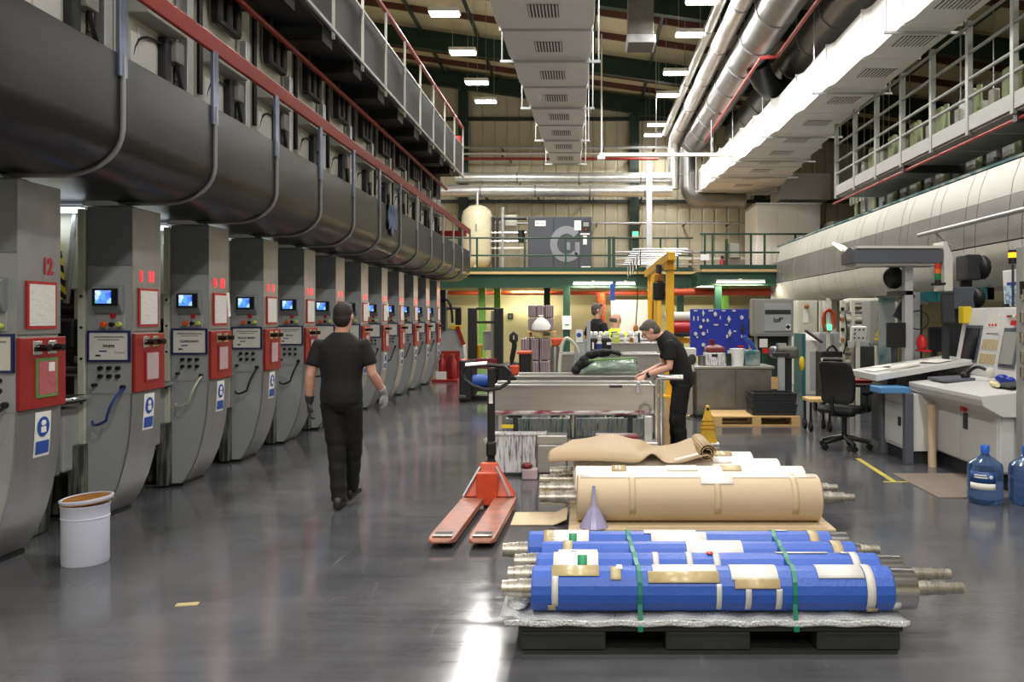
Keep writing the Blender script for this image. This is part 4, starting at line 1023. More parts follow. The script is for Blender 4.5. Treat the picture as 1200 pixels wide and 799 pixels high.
# ---- rolls in a rack behind the blue board
rk = thing('roll_rack', 'yellow rack behind the blue tool board holding material rolls', 'rack', (2.3, 18, 0))
for px in (792, 886):
    xx = wx(px, 18); MB().box(xx - .05, xx + .05, 17.8, 18.4, 0, wz(380, 18)).build('upright', 'yellow_crane', rk)
MB().box(wx(792, 18), wx(886, 18), 17.85, 17.95, wz(402, 18), wz(396, 18)).build('beam', 'yellow_crane', rk)
for k, (py, r, m, lab, a, b) in enumerate(((371, .10, 'off_white', 'white roll topmost on the yellow rack', 779, 815), (383, .13, 'roll_red', 'red roll on the yellow rack beside the blue board', 785, 815), (380, .11, 'black_gloss', 'upper black roll poking out right of the blue board', 876, 892), (390, .11, 'black', 'lower black roll poking out right of the blue board', 876, 892), (391, .06, 'charcoal', 'dark roll under the red roll on the yellow rack', 785, 815))):
    yy_ = 17.6; z = wz(py, yy_)
    rt = thing('material_roll', lab, 'roll', (wx((a + b) / 2, yy_), yy_, z - r))
    MB().cyl((wx(a, yy_), yy_, z), (wx(b + (0 if k > 1 else 20), yy_), yy_, z), r, n=18).build('roll', m, rt, smooth=True)
    MB().cyl((wx(a, yy_) - .05, yy_, z), (wx(a, yy_), yy_, z), r * .3, n=10).build('core', 'shaft', rt, smooth=True)
MB().box(wx(875, 17.6), wx(893, 17.6), 17.5, 17.95, wz(390, 17.6) - .135, wz(390, 17.6) - .11).build('shelf_arm', 'yellow_crane', rk)
# ---- blue tool board on its stand
tb = thing('tool_board', 'blue perforated tool board hung with small tools', 'tool board', (2.4, 15, 0))
d3 = 15.0
xa, xb, za, zc = wx(809, d3), wx(877.5, d3), wz(417, d3), wz(362, d3)
MB().box(xa, xb, d3, d3 + .06, za, zc).build('board', 'tool_blue', tb, bevel=.008)
for x in (xa + .05, xb - .05): MB().box(x - .04, x + .04, d3 + .06, d3 + .14, 0, zc - .1).build('leg', 'charcoal', tb); MB().box(x - .04, x + .04, d3 - .2, d3 + .5, 0, .04).build('foot', 'charcoal', tb)
hole = MB().box(-.006, .006, -.004, 0, -.006, .006)
ho = None
for i in range(10):
    for j in range(6):
        o = hole.build('hole', 'black', tb) if ho is None else ho.copy()
        if ho is None: ho = o
        else: COL.objects.link(o)
        o.location = (wx(853, d3) + i * .036 - 2.4, 0, wz(376, d3) + j * .034)
for px, py, w, h in ((824, 367, 3, 6), (824, 375.5, 3, 4), (829, 375.5, 3, 4), (838, 368, 4, 5), (854, 374, 4, 7), (869, 372, 4, 5), (815, 391, 4, 4), (824, 391, 4, 4), (824, 404, 4, 4), (855, 390, 4, 7), (833, 364, 5, 1.5), (848, 364, 4, 1.5), (860, 364, 4, 2), (839, 380.5, 5, 1.5), (861, 388, 3, 1.5), (813, 373, 1.3, 5), (818, 373, 1.3, 5), (821, 383, 3.5, 4), (852, 394, 2, 4), (817, 395, 2, 2), (870, 385, 5, 9), (815, 364, 4, 1.5), (844, 372, 1, 4), (829, 388, 1, 4), (851, 380.5, 3, 1.5), (869, 394, 1.5, 3)):
    x, z = wx(px, d3), wz(py, d3); w, h = w / F * d3 / 2, h / F * d3 / 2
    o = MB()
    if w > .02 and h > .02: o.cyl((x, d3 - .05, z), (x, d3, z), min(w, h), n=10); o.box(x - w * .4, x + w * .4, d3 - .03, d3, z - h * 1.1, z + h * 1.1)
    else: o.box(x - w, x + w, d3 - .02, d3, z - h, z + h)
    row = 'top' if py < 370 else 'upper' if py < 379 else 'middle' if py < 389 else 'lower'
    place = 'far left' if px < 820 else 'left' if px < 832 else 'centre' if px < 850 else 'right' if px < 864 else 'far right'
    look = 'round steel tool' if w > .02 and h > .02 else 'flat steel bar' if w > h else 'thin upright steel tool'
    if px == 870: look = 'dark hand tool'
    SEEN = globals().setdefault('SEEN_TOOLS', {}); key_ = (look, row, place); SEEN[key_] = SEEN.get(key_, 0) + 1
    if SEEN[key_] > 1: look = 'second ' + look
    single(o, 'hanging_tool', 'off_white' if px != 870 else 'charcoal', '%s in the %s row, %s of the blue board' % (look, row, place), 'tool', 'tools hung on the blue board')

# ================================================================ RIGHT PRESS
rp = [(5.95, 3.82), (5.84, 3.55), (5.80, 3.30), (5.77, 3.0), (5.76, 2.68)]
rp2 = [(5.76, 2.67), (5.78, 2.5), (5.84, 2.32), (5.92, 2.18), (6.02, 2.08)]
hd = thing('exhaust_hood', 'pale curved exhaust hood running along the right machine', 'hood', (6.0, 6, 2.08))
Y0R, Y1R, NS = 6.05, 25.9, 15
SR = (Y1R - Y0R) / NS
def strip(pts, y0, y1, th=.05):
    inner = [(x + th, z) for x, z in reversed(pts)]
    return MB().prism(pts + inner, 'y', y0, y1)
for k in range(NS):
    y0, y1 = Y0R + k * SR, Y0R + (k + 1) * SR
    for a, b in ((y0, y0 + SR * .72), (y0 + SR * .72, y1)):
        strip([(6.12, 3.84), (5.95, 3.82), (5.84, 3.52), (5.81, 3.32)], a + .01, b - .01).build('upper_panel', 'right_hood', hd, smooth=True)
        strip([(5.81, 3.315), (5.77, 3.0), (5.76, 2.69)], a + .01, b - .01).build('middle_panel', 'hood_band', hd, smooth=True)
        strip(rp2, a + .01, b - .01).build('lower_panel', 'right_hood', hd, smooth=True)
MB().box(6.00, 6.04, Y0R, Y1R, 2.1, 3.82).build('core', 'charcoal', hd)
MB().box(6.0, 7.2, Y0R, Y1R, 2.1, 2.16).build('underside', 'off_white', hd)
MB().box(5.94, 7.2, Y0R, Y1R, 3.84, 3.88).build('top_plate', 'worn_teal', hd)
MB().box(5.75, 7.2, Y1R, Y1R + .03, 2.08, 3.84).build('end_plate', 'right_hood', hd)
for k in range(6): MB().box(6.3, 6.5, 7.5 + 3.5 * k, 7.7 + 3.5 * k, 0, 2.1).build('leg', 'cream_frame', hd)
hr = thing('hand_rail', 'silver hand rail standing off the right exhaust hood', 'railing', (5.5, 9, 2.7))
MB().cyl((5.45, 6, 2.98), (5.45, 13.6, 2.98), .035, n=10).build('rail', 'galv', hr, smooth=True)
for y in (7, 9.6, 10.3, 13): MB().cyl((5.45, y, 2.98), (5.72, y, 2.75), .02, n=8).build('bracket', 'galv', hr, smooth=True)
# upper walkway of the right press
rw = thing('walkway', 'grey walkway with multi-bar railing above the right exhaust hood', 'walkway', (5.6, 8, 4.35))
pr = [7.0 + 1.29 * k for k in range(10)]
for k, y in enumerate(pr):
    MB().box(5.57, 5.65, y - .045, y + .045, 4.3, 5.98).build('post', 'rail_grey', rw, bevel=.006)
    if k < 9:
        MB().box(5.58, 5.62, y + .05, y + 1.24, 4.36, 4.58).build('fascia_panel', 'walk_grey', rw, bevel=.004)
        MB().box(5.62, 6.6, y + .02, y + 1.27, 4.33, 4.37).build('deck_plate', 'walk_grey', rw)
for z in (4.85, 5.12, 5.5, 5.9): MB().cyl((5.6, pr[0] - .6, z), (5.6, pr[-1], z), .026, n=8).build('rail', 'rail_grey', rw, smooth=True)
for k in range(3): MB().box(5.62, 6.7, pr[k * 3] - .05, pr[k * 3] + .05, 4.2, 4.33).build('bracket', 'charcoal', rw)
pipe('sprinkler_pipe', 'thin red pipe under the right walkway', 'pipe', 'pipe_red', [(5.66, 6, 4.24), (5.66, 19, 4.24)], .025, n=8)
# machine towers behind the right walkway
def rtower(t):
    MB().box(.0, .1, .05, .42, 3.9, 4.95).build('side_panel', 'pale_frame', t, bevel=.01)
    MB().box(.0, .1, .62, .95, 3.9, 4.7).build('side_panel', 'cab_grey', t, bevel=.01)
    MB().box(.1, .2, .0, 1.29, 3.9, 4.5).build('backing', 'black', t)
    MB().cyl((-.05, .5, 3.9), (-.05, .5, 4.25), .04, n=8).build('pipe', 'steel', t, smooth=True)
    MB().cyl((-.05, 1.08, 3.9), (-.05, 1.08, 5.6), .05, n=8).build('conduit', 'pale_green', t, smooth=True)
    MB().tube([(-.1, .0, 4.78), (-.1, .4, 4.82), (-.1, .9, 4.82), (-.1, 1.25, 4.78)], [.12, .16, .16, .12], 14).build('roller_cover', 'pale_green', t, smooth=True)
    for k in range(5): MB().box(-.2, -.16, .1 + k * .24, .2 + k * .24, 4.42, 5.0).build('guide_bar', 'cream_frame', t)
    MB().box(.05, .25, .3, .55, 5.0, 5.7).build('gear_case', 'pale_green', t, bevel=.04)
    MB().box(.0, .12, .7, .9, 4.9, 5.45).build('cover', 'off_white', t, bevel=.03)
rt = thing('machine_tower', '', 'machine'); rtower(rt)
for k in range(11):
    o = rt if k == 0 else copy_tree(rt)
    o.location = (6.75, 6.6 + 1.29 * k, 0)
    tag(o, 'pale green machine bay behind the right walkway, %s from the right edge' % ordinal[k], 'machine', 'machine bays behind the right walkway')
sf = thing('scaffold_frame', 'thin pale green tube frame behind the right walkway railing', 'frame', (6.6, 7.4, 4.4))
for y in (8.6, 9.3, 10.0, 11.4): MB().cyl((6.35, y, 4.37), (6.35, y, 6.6), .03, n=8).build('upright', 'pale_green', sf, smooth=True)
for z in (5.3, 5.75, 6.1, 6.5): MB().cyl((6.35, 8.6, z), (6.35, 11.4, z), .025, n=8).build('tube', 'pale_green', sf, smooth=True)
for z in (5.3, 6.1): MB().cyl((6.35, 8.6, z), (8.6, 8.6, z), .025, n=8).build('tube', 'pale_green', sf, smooth=True)
pn = thing('machine_wall_panel', 'dark panel wall behind the right machine bays', 'panel', (7.3, 13, 3.9))
for k in range(10): MB().box(7.3, 7.36, 6 + k * 1.6, 7.58 + k * 1.6, 3.88, 5.2).build('panel', 'charcoal', pn)
# ---- machinery under the hood
def cabinet(label, x0, x1, y0, y1, z0, z1, mat='cab_grey', name='machine_cabinet', doors=2, cat='machine', group=None):
    t = thing(name, label, cat, ((x0 + x1) / 2, (y0 + y1) / 2, z0), group)
    MB().box(x0, x1, y0, y1, z0, z1).build('body', mat, t, bevel=.01)
    w = (x1 - x0) / doors
    for k in range(doors): MB().box(x0 + k * w + .012, x0 + (k + 1) * w - .012, y0 - .014, y0, z0 + .04, z1 - .03).build('door', mat, t, bevel=.004)
    MB().box(x0 - .014, x0, y0 + .02, y1 - .02, z0 + .04, z1 - .03).build('side_panel', mat, t, bevel=.004)
    return t
dd = 15.5
t = cabinet('grey cabinet with yellow warning triangle under the right hood', wx(1021, dd), wx(1040, dd) , dd, dd + .5, wz(405, dd), wz(352, dd), 'box_grey', doors=1)
tri = [(wx(1025, dd), wz(394, dd)), (wx(1036, dd), wz(394, dd)), (wx(1030.5, dd), wz(384, dd))]
MB().prism(tri, 'y', dd - .02, dd - .014).build('warning_triangle', 'yellow', t); MB().box(wx(1030, dd), wx(1031, dd), dd - .022, dd - .02, wz(392.5, dd), wz(387, dd)).build('symbol', 'black', t)
MB().box(wx(1024.5, dd), wx(1036.5, dd), dd - .02, dd - .014, wz(399, dd), wz(395.5, dd)).build('warning_text', 'yellow', t)
MB().prism([(wx(1027, dd), wz(375, dd)), (wx(1033, dd), wz(375, dd)), (wx(1030, dd), wz(370, dd))], 'y', dd - .02, dd - .014).build('warning_triangle', 'ochre', t)
MB().box(wx(1003, dd), wx(1022, dd), dd + .1, dd + .5, wz(409, dd), wz(400, dd)).build('shelf', 'cab_grey', t, bevel=.01)
for px in (1005, 1038): MB().box(wx(px, dd), wx(px + 3, dd), dd + .1, dd + .16, 0, wz(405, dd)).build('leg', 'box_grey', t)
t = thing('control_box', 'small white control box with black buttons under the right hood', 'control box', (wx(1006, 14.8), 14.8, wz(400, 14.8)))
e0 = 14.8
MB().obox((wx(1006, e0), e0, wz(391, e0)), (.26, .08, .27), (.25, 0, 0)).build('case', 'white', t, bevel=.01)
for i in range(3):
    for j in range(3):
        if j == 1 and i: continue
        x, z = wx(1006, e0) - .08 + i * .075, wz(391, e0) + .075 - j * .075
        MB().cyl((x, e0 - .075 + (.02 * j), z), (x, e0 - .03, z), .016, n=8).build('button', 'black', t, smooth=True)
MB().box(wx(1004, e0), wx(1008, e0), e0, e0 + .06, 0, wz(395, e0)).build('stand', 'cream_frame', t)
t = cabinet('black-fronted cabinet below the warning cabinet', wx(1007, 15.2), wx(1025, 15.2), 15.2, 15.5, 0, wz(406, 15.2), 'charcoal', doors=1)
t = cabinet('tall cream machine frame left of the orange hose coil', wx(936, 19.5), wx(958, 19.5), 19.5, 20.3, 0, wz(352, 19.5), 'cream_frame', doors=1)
MB().box(wx(941, 19.5), wx(947, 19.5), 19.47, 19.486, wz(378, 19.5), wz(363, 19.5)).build('notice_sheet', 'paper', t)
MB().ell((wx(944, 19.5), 19.4, wz(359, 19.5)), (.06, .05, .06), 10, 6).build('valve', 'ochre', t, smooth=True)
t = thing('operator_desk', 'white sloping operator desk with teal side under the hood', 'desk', (wx(950, 17.5), 17.5, 0))
e1 = 17.5
MB().prism([(e1, 0), (e1 + .7, 0), (e1 + .7, wz(391, e1)), (e1, wz(399, e1))], 'x', wx(944, e1), wx(960, e1)).build('body', 'off_white', t, bevel=.01)
MB().box(wx(940, e1), wx(944, e1), e1, e1 + .7, 0, wz(391, e1)).build('side_plate', 'teal', t)
MB().box(wx(949, e1), wx(959, e1), e1 - .015, e1, .1, wz(412, e1)).build('door', 'cab_grey', t)
MB().obox((wx(952, e1), e1 - .1, wz(394, e1)), (.06, .5, .04), (.5, 0, .6)).build('arm', 'charcoal', t)
t = thing('hose_coil', 'orange oval hose coil hanging under the right hood', 'hose', (wx(971, 17), 17, wz(389, 17)))
cx_, cz_ = wx(971, 17), wz(375, 17)
for k, (a, b) in enumerate(((.10, .19), (.13, .22))):
    MB().tube([(cx_ + a * math.cos(q), 17 - .03 * k, cz_ + b * math.sin(q)) for q in [2 * PI * i / 24 for i in range(24)]], .022, 8, closed=True).build('hose_loop', 'orange', t, smooth=True)
MB().box(cx_ - .03, cx_ + .03, 17.0, 17.06, 0, cz_ + .45).build('bracket', 'cream_frame', t)
MB().box(cx_ - .04, cx_ + .05, 16.93, 17.0, wz(387, 17), wz(380, 17)).build('indicator', 'exit_green', t)
t = cabinet('pale machine column behind the orange hose coil', wx(961, 18), wx(992, 18), 18, 18.8, 0, wz(390, 18), 'cab_grey', doors=2)
MB().box(wx(961, 18), wx(964, 18), 18, 18.1, wz(390, 18), wz(352, 18)).build('post', 'cream_frame', t); MB().box(wx(989, 18), wx(994, 18), 18, 18.1, wz(390, 18), wz(352, 18)).build('post', 'cream_frame', t)
for k in range(5): MB().cyl((wx(990, 18), 17.9, wz(358 + 6 * k, 18)), (wx(1020, 18), 17.9, wz(358 + 6 * k, 18)), .035, n=8).build('roller', 'steel' if k % 2 else 'cream_frame', t, smooth=True)
MB().box(wx(1010, 18), wx(1016, 18), 17.7, 17.8, .2, wz(350, 18)).build('upright', 'galv', t)
for k, (x0, x1, m) in enumerate(((966, 971, 'white'), (973, 977, 'white'))): MB().cyl((wx((x0 + x1) / 2, 18), 18.2, wz(365, 18)), (wx((x0 + x1) / 2, 18), 18.2, wz(352, 18)), .05, n=10).build('filter_bowl', m, t, smooth=True)
pp = pipe('air_pipe', 'fat cream pipe running under the right hood', 'pipe', 'cream_frame', [(wx(985, 17), 16.8, wz(362, 17))] + bend((wx(985, 17), 16.8, wz(358, 17)), (wx(985, 17), 16.8, wz(354, 17)), (wx(992, 17), 16.8, wz(353.5, 17))) + [(6.9, 16.8, wz(353.5, 17))], .07, n=12)
t = thing('push_trolley', 'small dark trolley with a silver push bar near the chair', 'trolley', (wx(975, 14), 14, 0))
e2 = 14.0
MB().tube([(wx(963, e2), e2, .2), (wx(963, e2), e2, wz(422, e2))] + bend((wx(963, e2), e2, wz(421, e2)), (wx(963, e2), e2, wz(420, e2)), (wx(966, e2), e2, wz(420, e2)), 3) + bend((wx(985, e2), e2, wz(420, e2)), (wx(989, e2), e2, wz(420, e2)), (wx(989, e2), e2, wz(425, e2)), 4) + [(wx(989, e2), e2, .2)], .022, 8).build('push_bar', 'chrome', t, smooth=True)
MB().box(wx(962, e2), wx(992, e2), e2, e2 + .6, .18, .24).build('platform', 'charcoal', t, bevel=.01)
MB().box(wx(965, e2), wx(990, e2), e2 + .1, e2 + .5, .24, wz(412, e2)).build('machine_box', 'black', t, bevel=.02)
MB().tube(bend((wx(971, e2), e2 + .1, wz(412, e2)), (wx(977, e2), e2 + .1, wz(399, e2)), (wx(983, e2), e2 + .1, wz(412, e2)), 8), .02, 8).build('handle', 'black', t, smooth=True)
for x in (wx(965, e2), wx(989, e2)):
    for y in (e2 + .08, e2 + .5): MB().cyl((x - .02, y, .08), (x + .02, y, .08), .08, n=12).build('wheel', 'black', t, smooth=True); MB().box(x - .015, x + .015, y - .015, y + .015, .1, .18).build('fork', 'steel', t)
# grey electrical panel with logo
t = cabinet('grey electrical panel with black lettering left of the hood end', wx(883, 17), wx(930, 17), 17, 17.35, wz(394, 17), wz(350, 17), 'box_grey', doors=1)
MB().box(wx(895, 17), wx(927, 17), 16.96, 16.986, wz(388, 17), wz(356, 17)).build('door_frame', 'cab_grey', t, bevel=.006)
MB().box(wx(896, 17), wx(926, 17), 16.95, 16.96, wz(368, 17), wz(363, 17)).build('dark_strip', 'charcoal', t)
text('lof*', .14, 'black', t, (wx(911.5, 17), 16.955, wz(375, 17)), FACE_CAM, bold=.004)
MB().obox((wx(923, 17), 16.955, wz(383, 17)), (.07, .008, .07), (0, PI / 4, 0)).build('diamond_sign', 'black', t)
MB().box(wx(920.5, 17), wx(926, 17), 16.958, 16.962, wz(386.5, 17), wz(379.5, 17)).build('sign_plate', 'white', t)
for px in (886, 926): MB().box(wx(px, 17), wx(px + 3, 17), 17.1, 17.2, 0, wz(394, 17)).build('leg', 'box_grey', t)
MB().box(wx(886, 17), wx(929, 17), 17.35, 17.4, 0, wz(394, 17)).build('back_sheet', 'green_steel', t)
t = thing('bench_grinder', 'grey machine head on a column behind the scale', 'machine', (wx(925, 13.5), 13.5, 0))
MB().box(wx(905, 13.6), wx(935, 13.6), 13.5, 13.9, wz(420, 13.6), wz(406, 13.6)).build('head', 'bench_steel', t, bevel=.05)
MB().cyl((wx(908, 13.6), 13.45, wz(410, 13.6)), (wx(918, 13.6), 13.45, wz(410, 13.6)), .12, n=14).build('drum', 'steel', t, smooth=True)
MB().box(wx(918, 13.6), wx(928, 13.6), 13.6, 13.8, 0, wz(420, 13.6)).build('pedestal', 'charcoal', t)
MB().ell((wx(936, 13.6), 13.4, wz(425, 13.6)), (.05, .05, .12), 10, 8).build('yellow_grip', 'yellow', t, smooth=True)
# ---- the canopy and signal lamps of the control station
t = thing('station_canopy', 'long grey lamp canopy over the control station', 'canopy', (4, 10, 0))
e3 = 10.2
MB().prism([(e3, wz(308, e3)), (e3 + .5, wz(308, e3)), (e3 + .5, wz(294, e3)), (e3 + .12, wz(288, e3)), (e3, wz(292, e3))], 'x', wx(1000, e3), wx(1105, e3)).build('lamp_box', 'console_dark', t, bevel=.01)
MB().box(wx(1000, e3) + .04, wx(1104, e3), e3 - .02, e3 + .42, wz(291, e3), wz(288, e3)).build('top_edge', 'off_white', t)
MB().box(wx(1004, e3), wx(1103, e3), e3 + .04, e3 + .45, wz(311, e3) , wz(308, e3)).build('light_cover', 'galv', t)
MB().box(wx(1068, e3), wx(1078, e3), e3 + .2, e3 + .32, 0, wz(309, e3)).build('post', 'cab_grey', t, bevel=.01)
MB().prism([(wx(1105, e3), wz(283, e3)), (wx(1109, e3), wz(283, e3)), (wx(1116, e3), wz(300, e3)), (wx(1116, e3), wz(341, e3)), (wx(1106, e3), wz(341, e3)), (wx(1106, e3), wz(300, e3))], 'y', e3 - .02, e3 + .3).build('end_bracket', 'off_white', t, bevel=.008)
t2 = MB().ell((wx(1065, e3), e3 + .5, wz(323, e3)), (.14, .06, .15), 18, 10).build('round_fan', 'black', t, smooth=True)
MB().box(wx(1060, e3), wx(1078, e3), e3 + .2, e3 + .6, wz(345, e3), wz(340, e3)).build('cross_arm', 'charcoal', t)
single(MB().obox((wx(987, 12.0), 12.0, wz(290.5, 12.0)), (.2, .25, .03), (.5, .2, .4)), 'lamp_panel', 'window_glow', 'bright white lamp panel at the left end of the grey canopy', 'lamp')
MB().tube([(wx(987, 12.0), 12.0, wz(290.5, 12.0) - .02), (3.4, 10.75, 2.45)], .02, 8).build('lamp_arm', 'galv', bpy.data.objects['lamp_panel'], smooth=True)
t = thing('signal_tower', 'red, orange and green signal tower below the canopy bracket', 'signal lamp', (wx(1099, 10), 10.0, wz(333, 10)))
for k, (a, b, m) in enumerate(((309, 315, 'stack_red'), (315, 320.5, 'stack_orange'), (320.5, 328, 'stack_green'), (328, 333, 'black'))):
    MB().cyl((wx(1099, 10), 10, wz(b, 10)), (wx(1099, 10), 10, wz(a, 10)), .036, n=14).build('segment', m, t, smooth=True)
MB().box(wx(1099, 10), wx(1108, 10), 9.99, 10.2, wz(334, 10), wz(331, 10)).build('arm', 'black', t)
# ---- screens behind the desks
def monitor(label, px0, py0, px1, py1, d_, mat='glass_dark', tilt=0.0, stand=True, zt=None):
    x0, x1, z0, z1 = wx(px0, d_), wx(px1, d_), wz(py1, d_), wz(py0, d_)
    t = thing('monitor', label, 'monitor', ((x0 + x1) / 2, d_, z0))
    cxm, czm = (x0 + x1) / 2, (z0 + z1) / 2
    MB().obox((cxm, d_, czm), (x1 - x0, .05, z1 - z0), (tilt, 0, 0)).build('case', 'black', t, bevel=.008)
    MB().obox((cxm, d_ - .028, czm), ((x1 - x0) * .88, .006, (z1 - z0) * .88), (tilt, 0, 0)).build('screen', mat, t)
    MB().box(cxm - .03, cxm + .03, d_ + .02, d_ + .09, (zt if zt is not None else .95), czm).build('stand', 'charcoal', t)
    MB().box(cxm - .1, cxm + .1, d_ - .05, d_ + .14, (zt if zt is not None else .95), (zt if zt is not None else .95) + .02).build('base', 'charcoal', t)
    return t
t = thing('operator_station', 'cluttered grey operator station with post behind the sloping desk', 'workstation', (wx(1075, 10.6), 10.6, 0))
e4 = 10.6
MB().box(wx(1040, e4), wx(1140, e4), e4, e4 + .6, .0, .95).build('cabinet', 'charcoal', t, bevel=.01)
MB().box(wx(1076, e4), wx(1086, e4), e4 + .2, e4 + .35, .95, wz(342, e4)).build('post', 'cab_grey', t, bevel=.008)
MB().box(wx(1047, e4), wx(1066, e4), e4 + .5, e4 + .55, .95, wz(348, e4)).build('dark_panel', 'worn_teal', t)
MB().obox((wx(1062, e4), e4 + .1, wz(358, e4)), (.13, .06, .36), (0, .5, 0)).build('arm', 'charcoal', t)
MB().tube([(wx(1078, e4) + .13 * math.cos(q), e4 + .05, wz(375, e4) + .12 * math.sin(q)) for q in [2 * PI * i / 20 for i in range(20)]], .008, 6, closed=True).build('cable_loop', 'black', t, smooth=True)
monitor('black monitor seen from behind above the sloping desk', 1039, 378, 1061, 407, 10.4, 'black')
monitor('tilted screen with light edge behind the sloping desk', 1088, 383, 1105, 412, 10.45, 'glass_dark', -.1)
monitor('upright black touch screen above the control desk', 1103, 343, 1118, 380, 9.7, 'charcoal', -.12)
t = thing('red_helmet', 'pink-red safety helmet hung on the operator station', 'helmet', (wx(1083, 10.3), 10.3, wz(405, 10.3)))
MB().ell((wx(1082, 10.3), 10.35, wz(402, 10.3)), (.06, .09, .11), 16, 10).build('shell', 'red_btn', t, smooth=True)
MB().box(wx(1078, 10.3), wx(1090, 10.3), 10.25, 10.45, wz(412, 10.3), wz(410, 10.3)).build('brim', 'red_btn', t, bevel=.006)
# junction boxes under the hood on the right
for lab, p, d_, m in (('dark grey-brown box with a black pad at the right hood', (1132, 298, 1150, 328), 10.6, 'charcoal'), ('dark grey box beside the control panel top', (1118, 336, 1143, 362), 10.4, 'charcoal')):
    t = thing('terminal_box', lab, 'box', (wx((p[0] + p[2]) / 2, d_), d_, wz(p[3], d_)))
    MB().box(wx(p[0], d_), wx(p[2], d_), d_, d_ + .3, wz(p[3], d_), wz(p[1], d_)).build('case', 'charcoal' if p[0] > 1130 else 'console_dark', t, bevel=.015)
    MB().ell((wx(p[2], d_) + .05, d_ + .1, wz((p[1] + p[3]) / 2, d_)), (.09, .2, (wz(p[1], d_) - wz(p[3], d_)) / 2), 14, 8).build('pad', 'black', t, smooth=True)
    MB().box(wx(p[0], d_) + .05, wx(p[2], d_), d_ + .25, d_ + .3, 0, wz(p[3], d_)).build('stand', 'charcoal', t)
# ---- the big control console
cn = thing('control_console', 'large grey control console with screens and sloping desk', 'console', (4.2, 8.5, 0))
xf = 3.86
MB().box(xf, 5.0, 7.75, 9.35, .16, .80).build('cabinet', 'console', cn, bevel=.01)
MB().box(xf + .06, 4.95, 7.82, 9.3, 0, .16).build('plinth', 'charcoal', cn)
MB().box(4.42, 5.0, 9.43, 9.88, 0, .98).build('panel_base', 'console', cn, bevel=.01)
for a, b in ((7.77, 8.52), (8.54, 9.33)): 
    dr_ = MB().box(xf - .014, xf, a, b, .18, .79).build('door', 'console', cn, bevel=.004)
    MB().box(xf - .03, xf - .014, b - .16, b - .08, .5, .66).build('handle', 'charcoal', dr_, bevel=.004)
MB().box(xf + .02, 4.98, 7.736, 7.75, .18, .79).build('front_panel', 'console', cn, bevel=.004)
MB().box(4.05, 4.12, 7.72, 7.736, .45, .62).build('handle', 'charcoal', cn, bevel=.004); MB().cyl((4.14, 7.715, .7), (4.14, 7.736, .7), .03, n=12).build('lock', 'box_grey', cn)
MB().prism([(3.66, .86), (3.68, .80), (3.86, .70), (5.0, .70), (5.0, .98), (4.4, .98), (3.66, .90)], 'y', 7.68, 9.42).build('desk_top', 'console', cn, bevel=.008)
pnl = MB().prism([(4.38, .98), (5.0, .98), (5.0, 1.74), (4.52, 1.74)], 'y', 8.3, 9.9).build('upright_panel', 'console', cn, bevel=.01)
def on_panel(y0, y1, z0, z1, mat, name, th=.012, par=pnl, lift=0.0):
    def X(z): return 4.38 + (z - .98) / .76 * .14 - lift
    return MB().rings([[(X(z0) - th, y, z0), (X(z0), y, z0), (X(z1), y, z1), (X(z1) - th, y, z1)] for y in (y0, y1)]).build(name, mat, par)
on_panel(9.36, 9.76, 1.12, 1.54, 'console_dark', 'screen_frame'); on_panel(9.40, 9.72, 1.15, 1.51, 'glass_dark', 'screen', lift=.013)
on_panel(8.52, 8.86, 1.10, 1.52, 'console_dark', 'screen_frame'); on_panel(8.56, 8.82, 1.14, 1.48, 'box_grey', 'screen', lift=.013)
on_panel(8.98, 9.26, 1.46, 1.66, 'off_white', 'button_panel')
for k in range(3): on_panel(9.04 + k * .07, 9.06 + k * .07, 1.54, 1.56, 'red_btn', 'button', lift=.013)
for r_ in range(2):
    for k in range(7): on_panel(8.96 + k * .052, 8.98 + k * .052, 1.12 + r_ * .16, 1.23 + r_ * .16, 'tape_tan', 'key')
for k, m in enumerate(('red_btn', 'white', 'stack_green', 'red_btn', 'white', 'stack_green', 'red_btn')): on_panel(8.44 + k * .06, 8.465 + k * .06, 1.63, 1.655, m, 'button', .03)
on_panel(8.62, 8.68, 1.55, 1.60, 'red_btn', 'emergency_stop', .05)
MB().box(4.42, 4.52, 9.72, 9.86, 1.56, 1.76).build('yellow_cover', 'yellow', pnl, bevel=.01)
for lab, mb_, nm, mt, ct_ in (
    ('dark flat keyboard tray on the far end of the control desk', MB().obox((4.0, 9.1, .958), (.34, .44, .03), (0, -.06, 0)), 'keyboard', 'console_dark', 'keyboard'),
    ('black tablet lying on the near end of the control desk', MB().obox((4.14, 8.02, .978), (.28, .40, .02), (0, -.06, 0)), 'tablet', 'charcoal', 'tablet'),
    ('cream cylindrical torch lying on the control desk', MB().tube([(3.98, 8.02, .975), (4.02, 8.2, .975), (4.03, 8.24, .975)], [.022, .022, .03], 10), 'torch', 'cream_wall', 'torch')):
    single(mb_, nm, mt, lab, ct_, smooth=nm == 'torch', bevel=.0 if nm == 'torch' else .006)
t = thing('work_gloves', 'bright blue crumpled gloves on the control desk', 'gloves', (4.2, 8.4, .97))
MB().ell((4.22, 8.42, 1.01), (.06, .08, .045), 10, 8).ell((4.25, 8.32, 1.0), (.05, .06, .035), 10, 8).build('glove_cloth', 'tool_blue', t, smooth=True)
t = thing('headset', 'black and white ear defenders on the control desk', 'ear defenders', (4.1, 8.75, .96))
MB().tube(bend((4.10, 8.95, 1.0), (4.16, 8.85, 1.18), (4.22, 8.68, 1.05), 8), .018, 8).build('band', 'black', t, smooth=True)
MB().ell((4.22, 8.66, 1.05), (.05, .05, .06), 12, 8).build('cup', 'off_white', t, smooth=True); MB().ell((4.10, 8.97, 1.0), (.05, .05, .05), 12, 8).build('cup', 'black', t, smooth=True)
t = thing('padlock', 'red padlock hanging from the control console edge', 'padlock', (3.66, 8.35, .7))
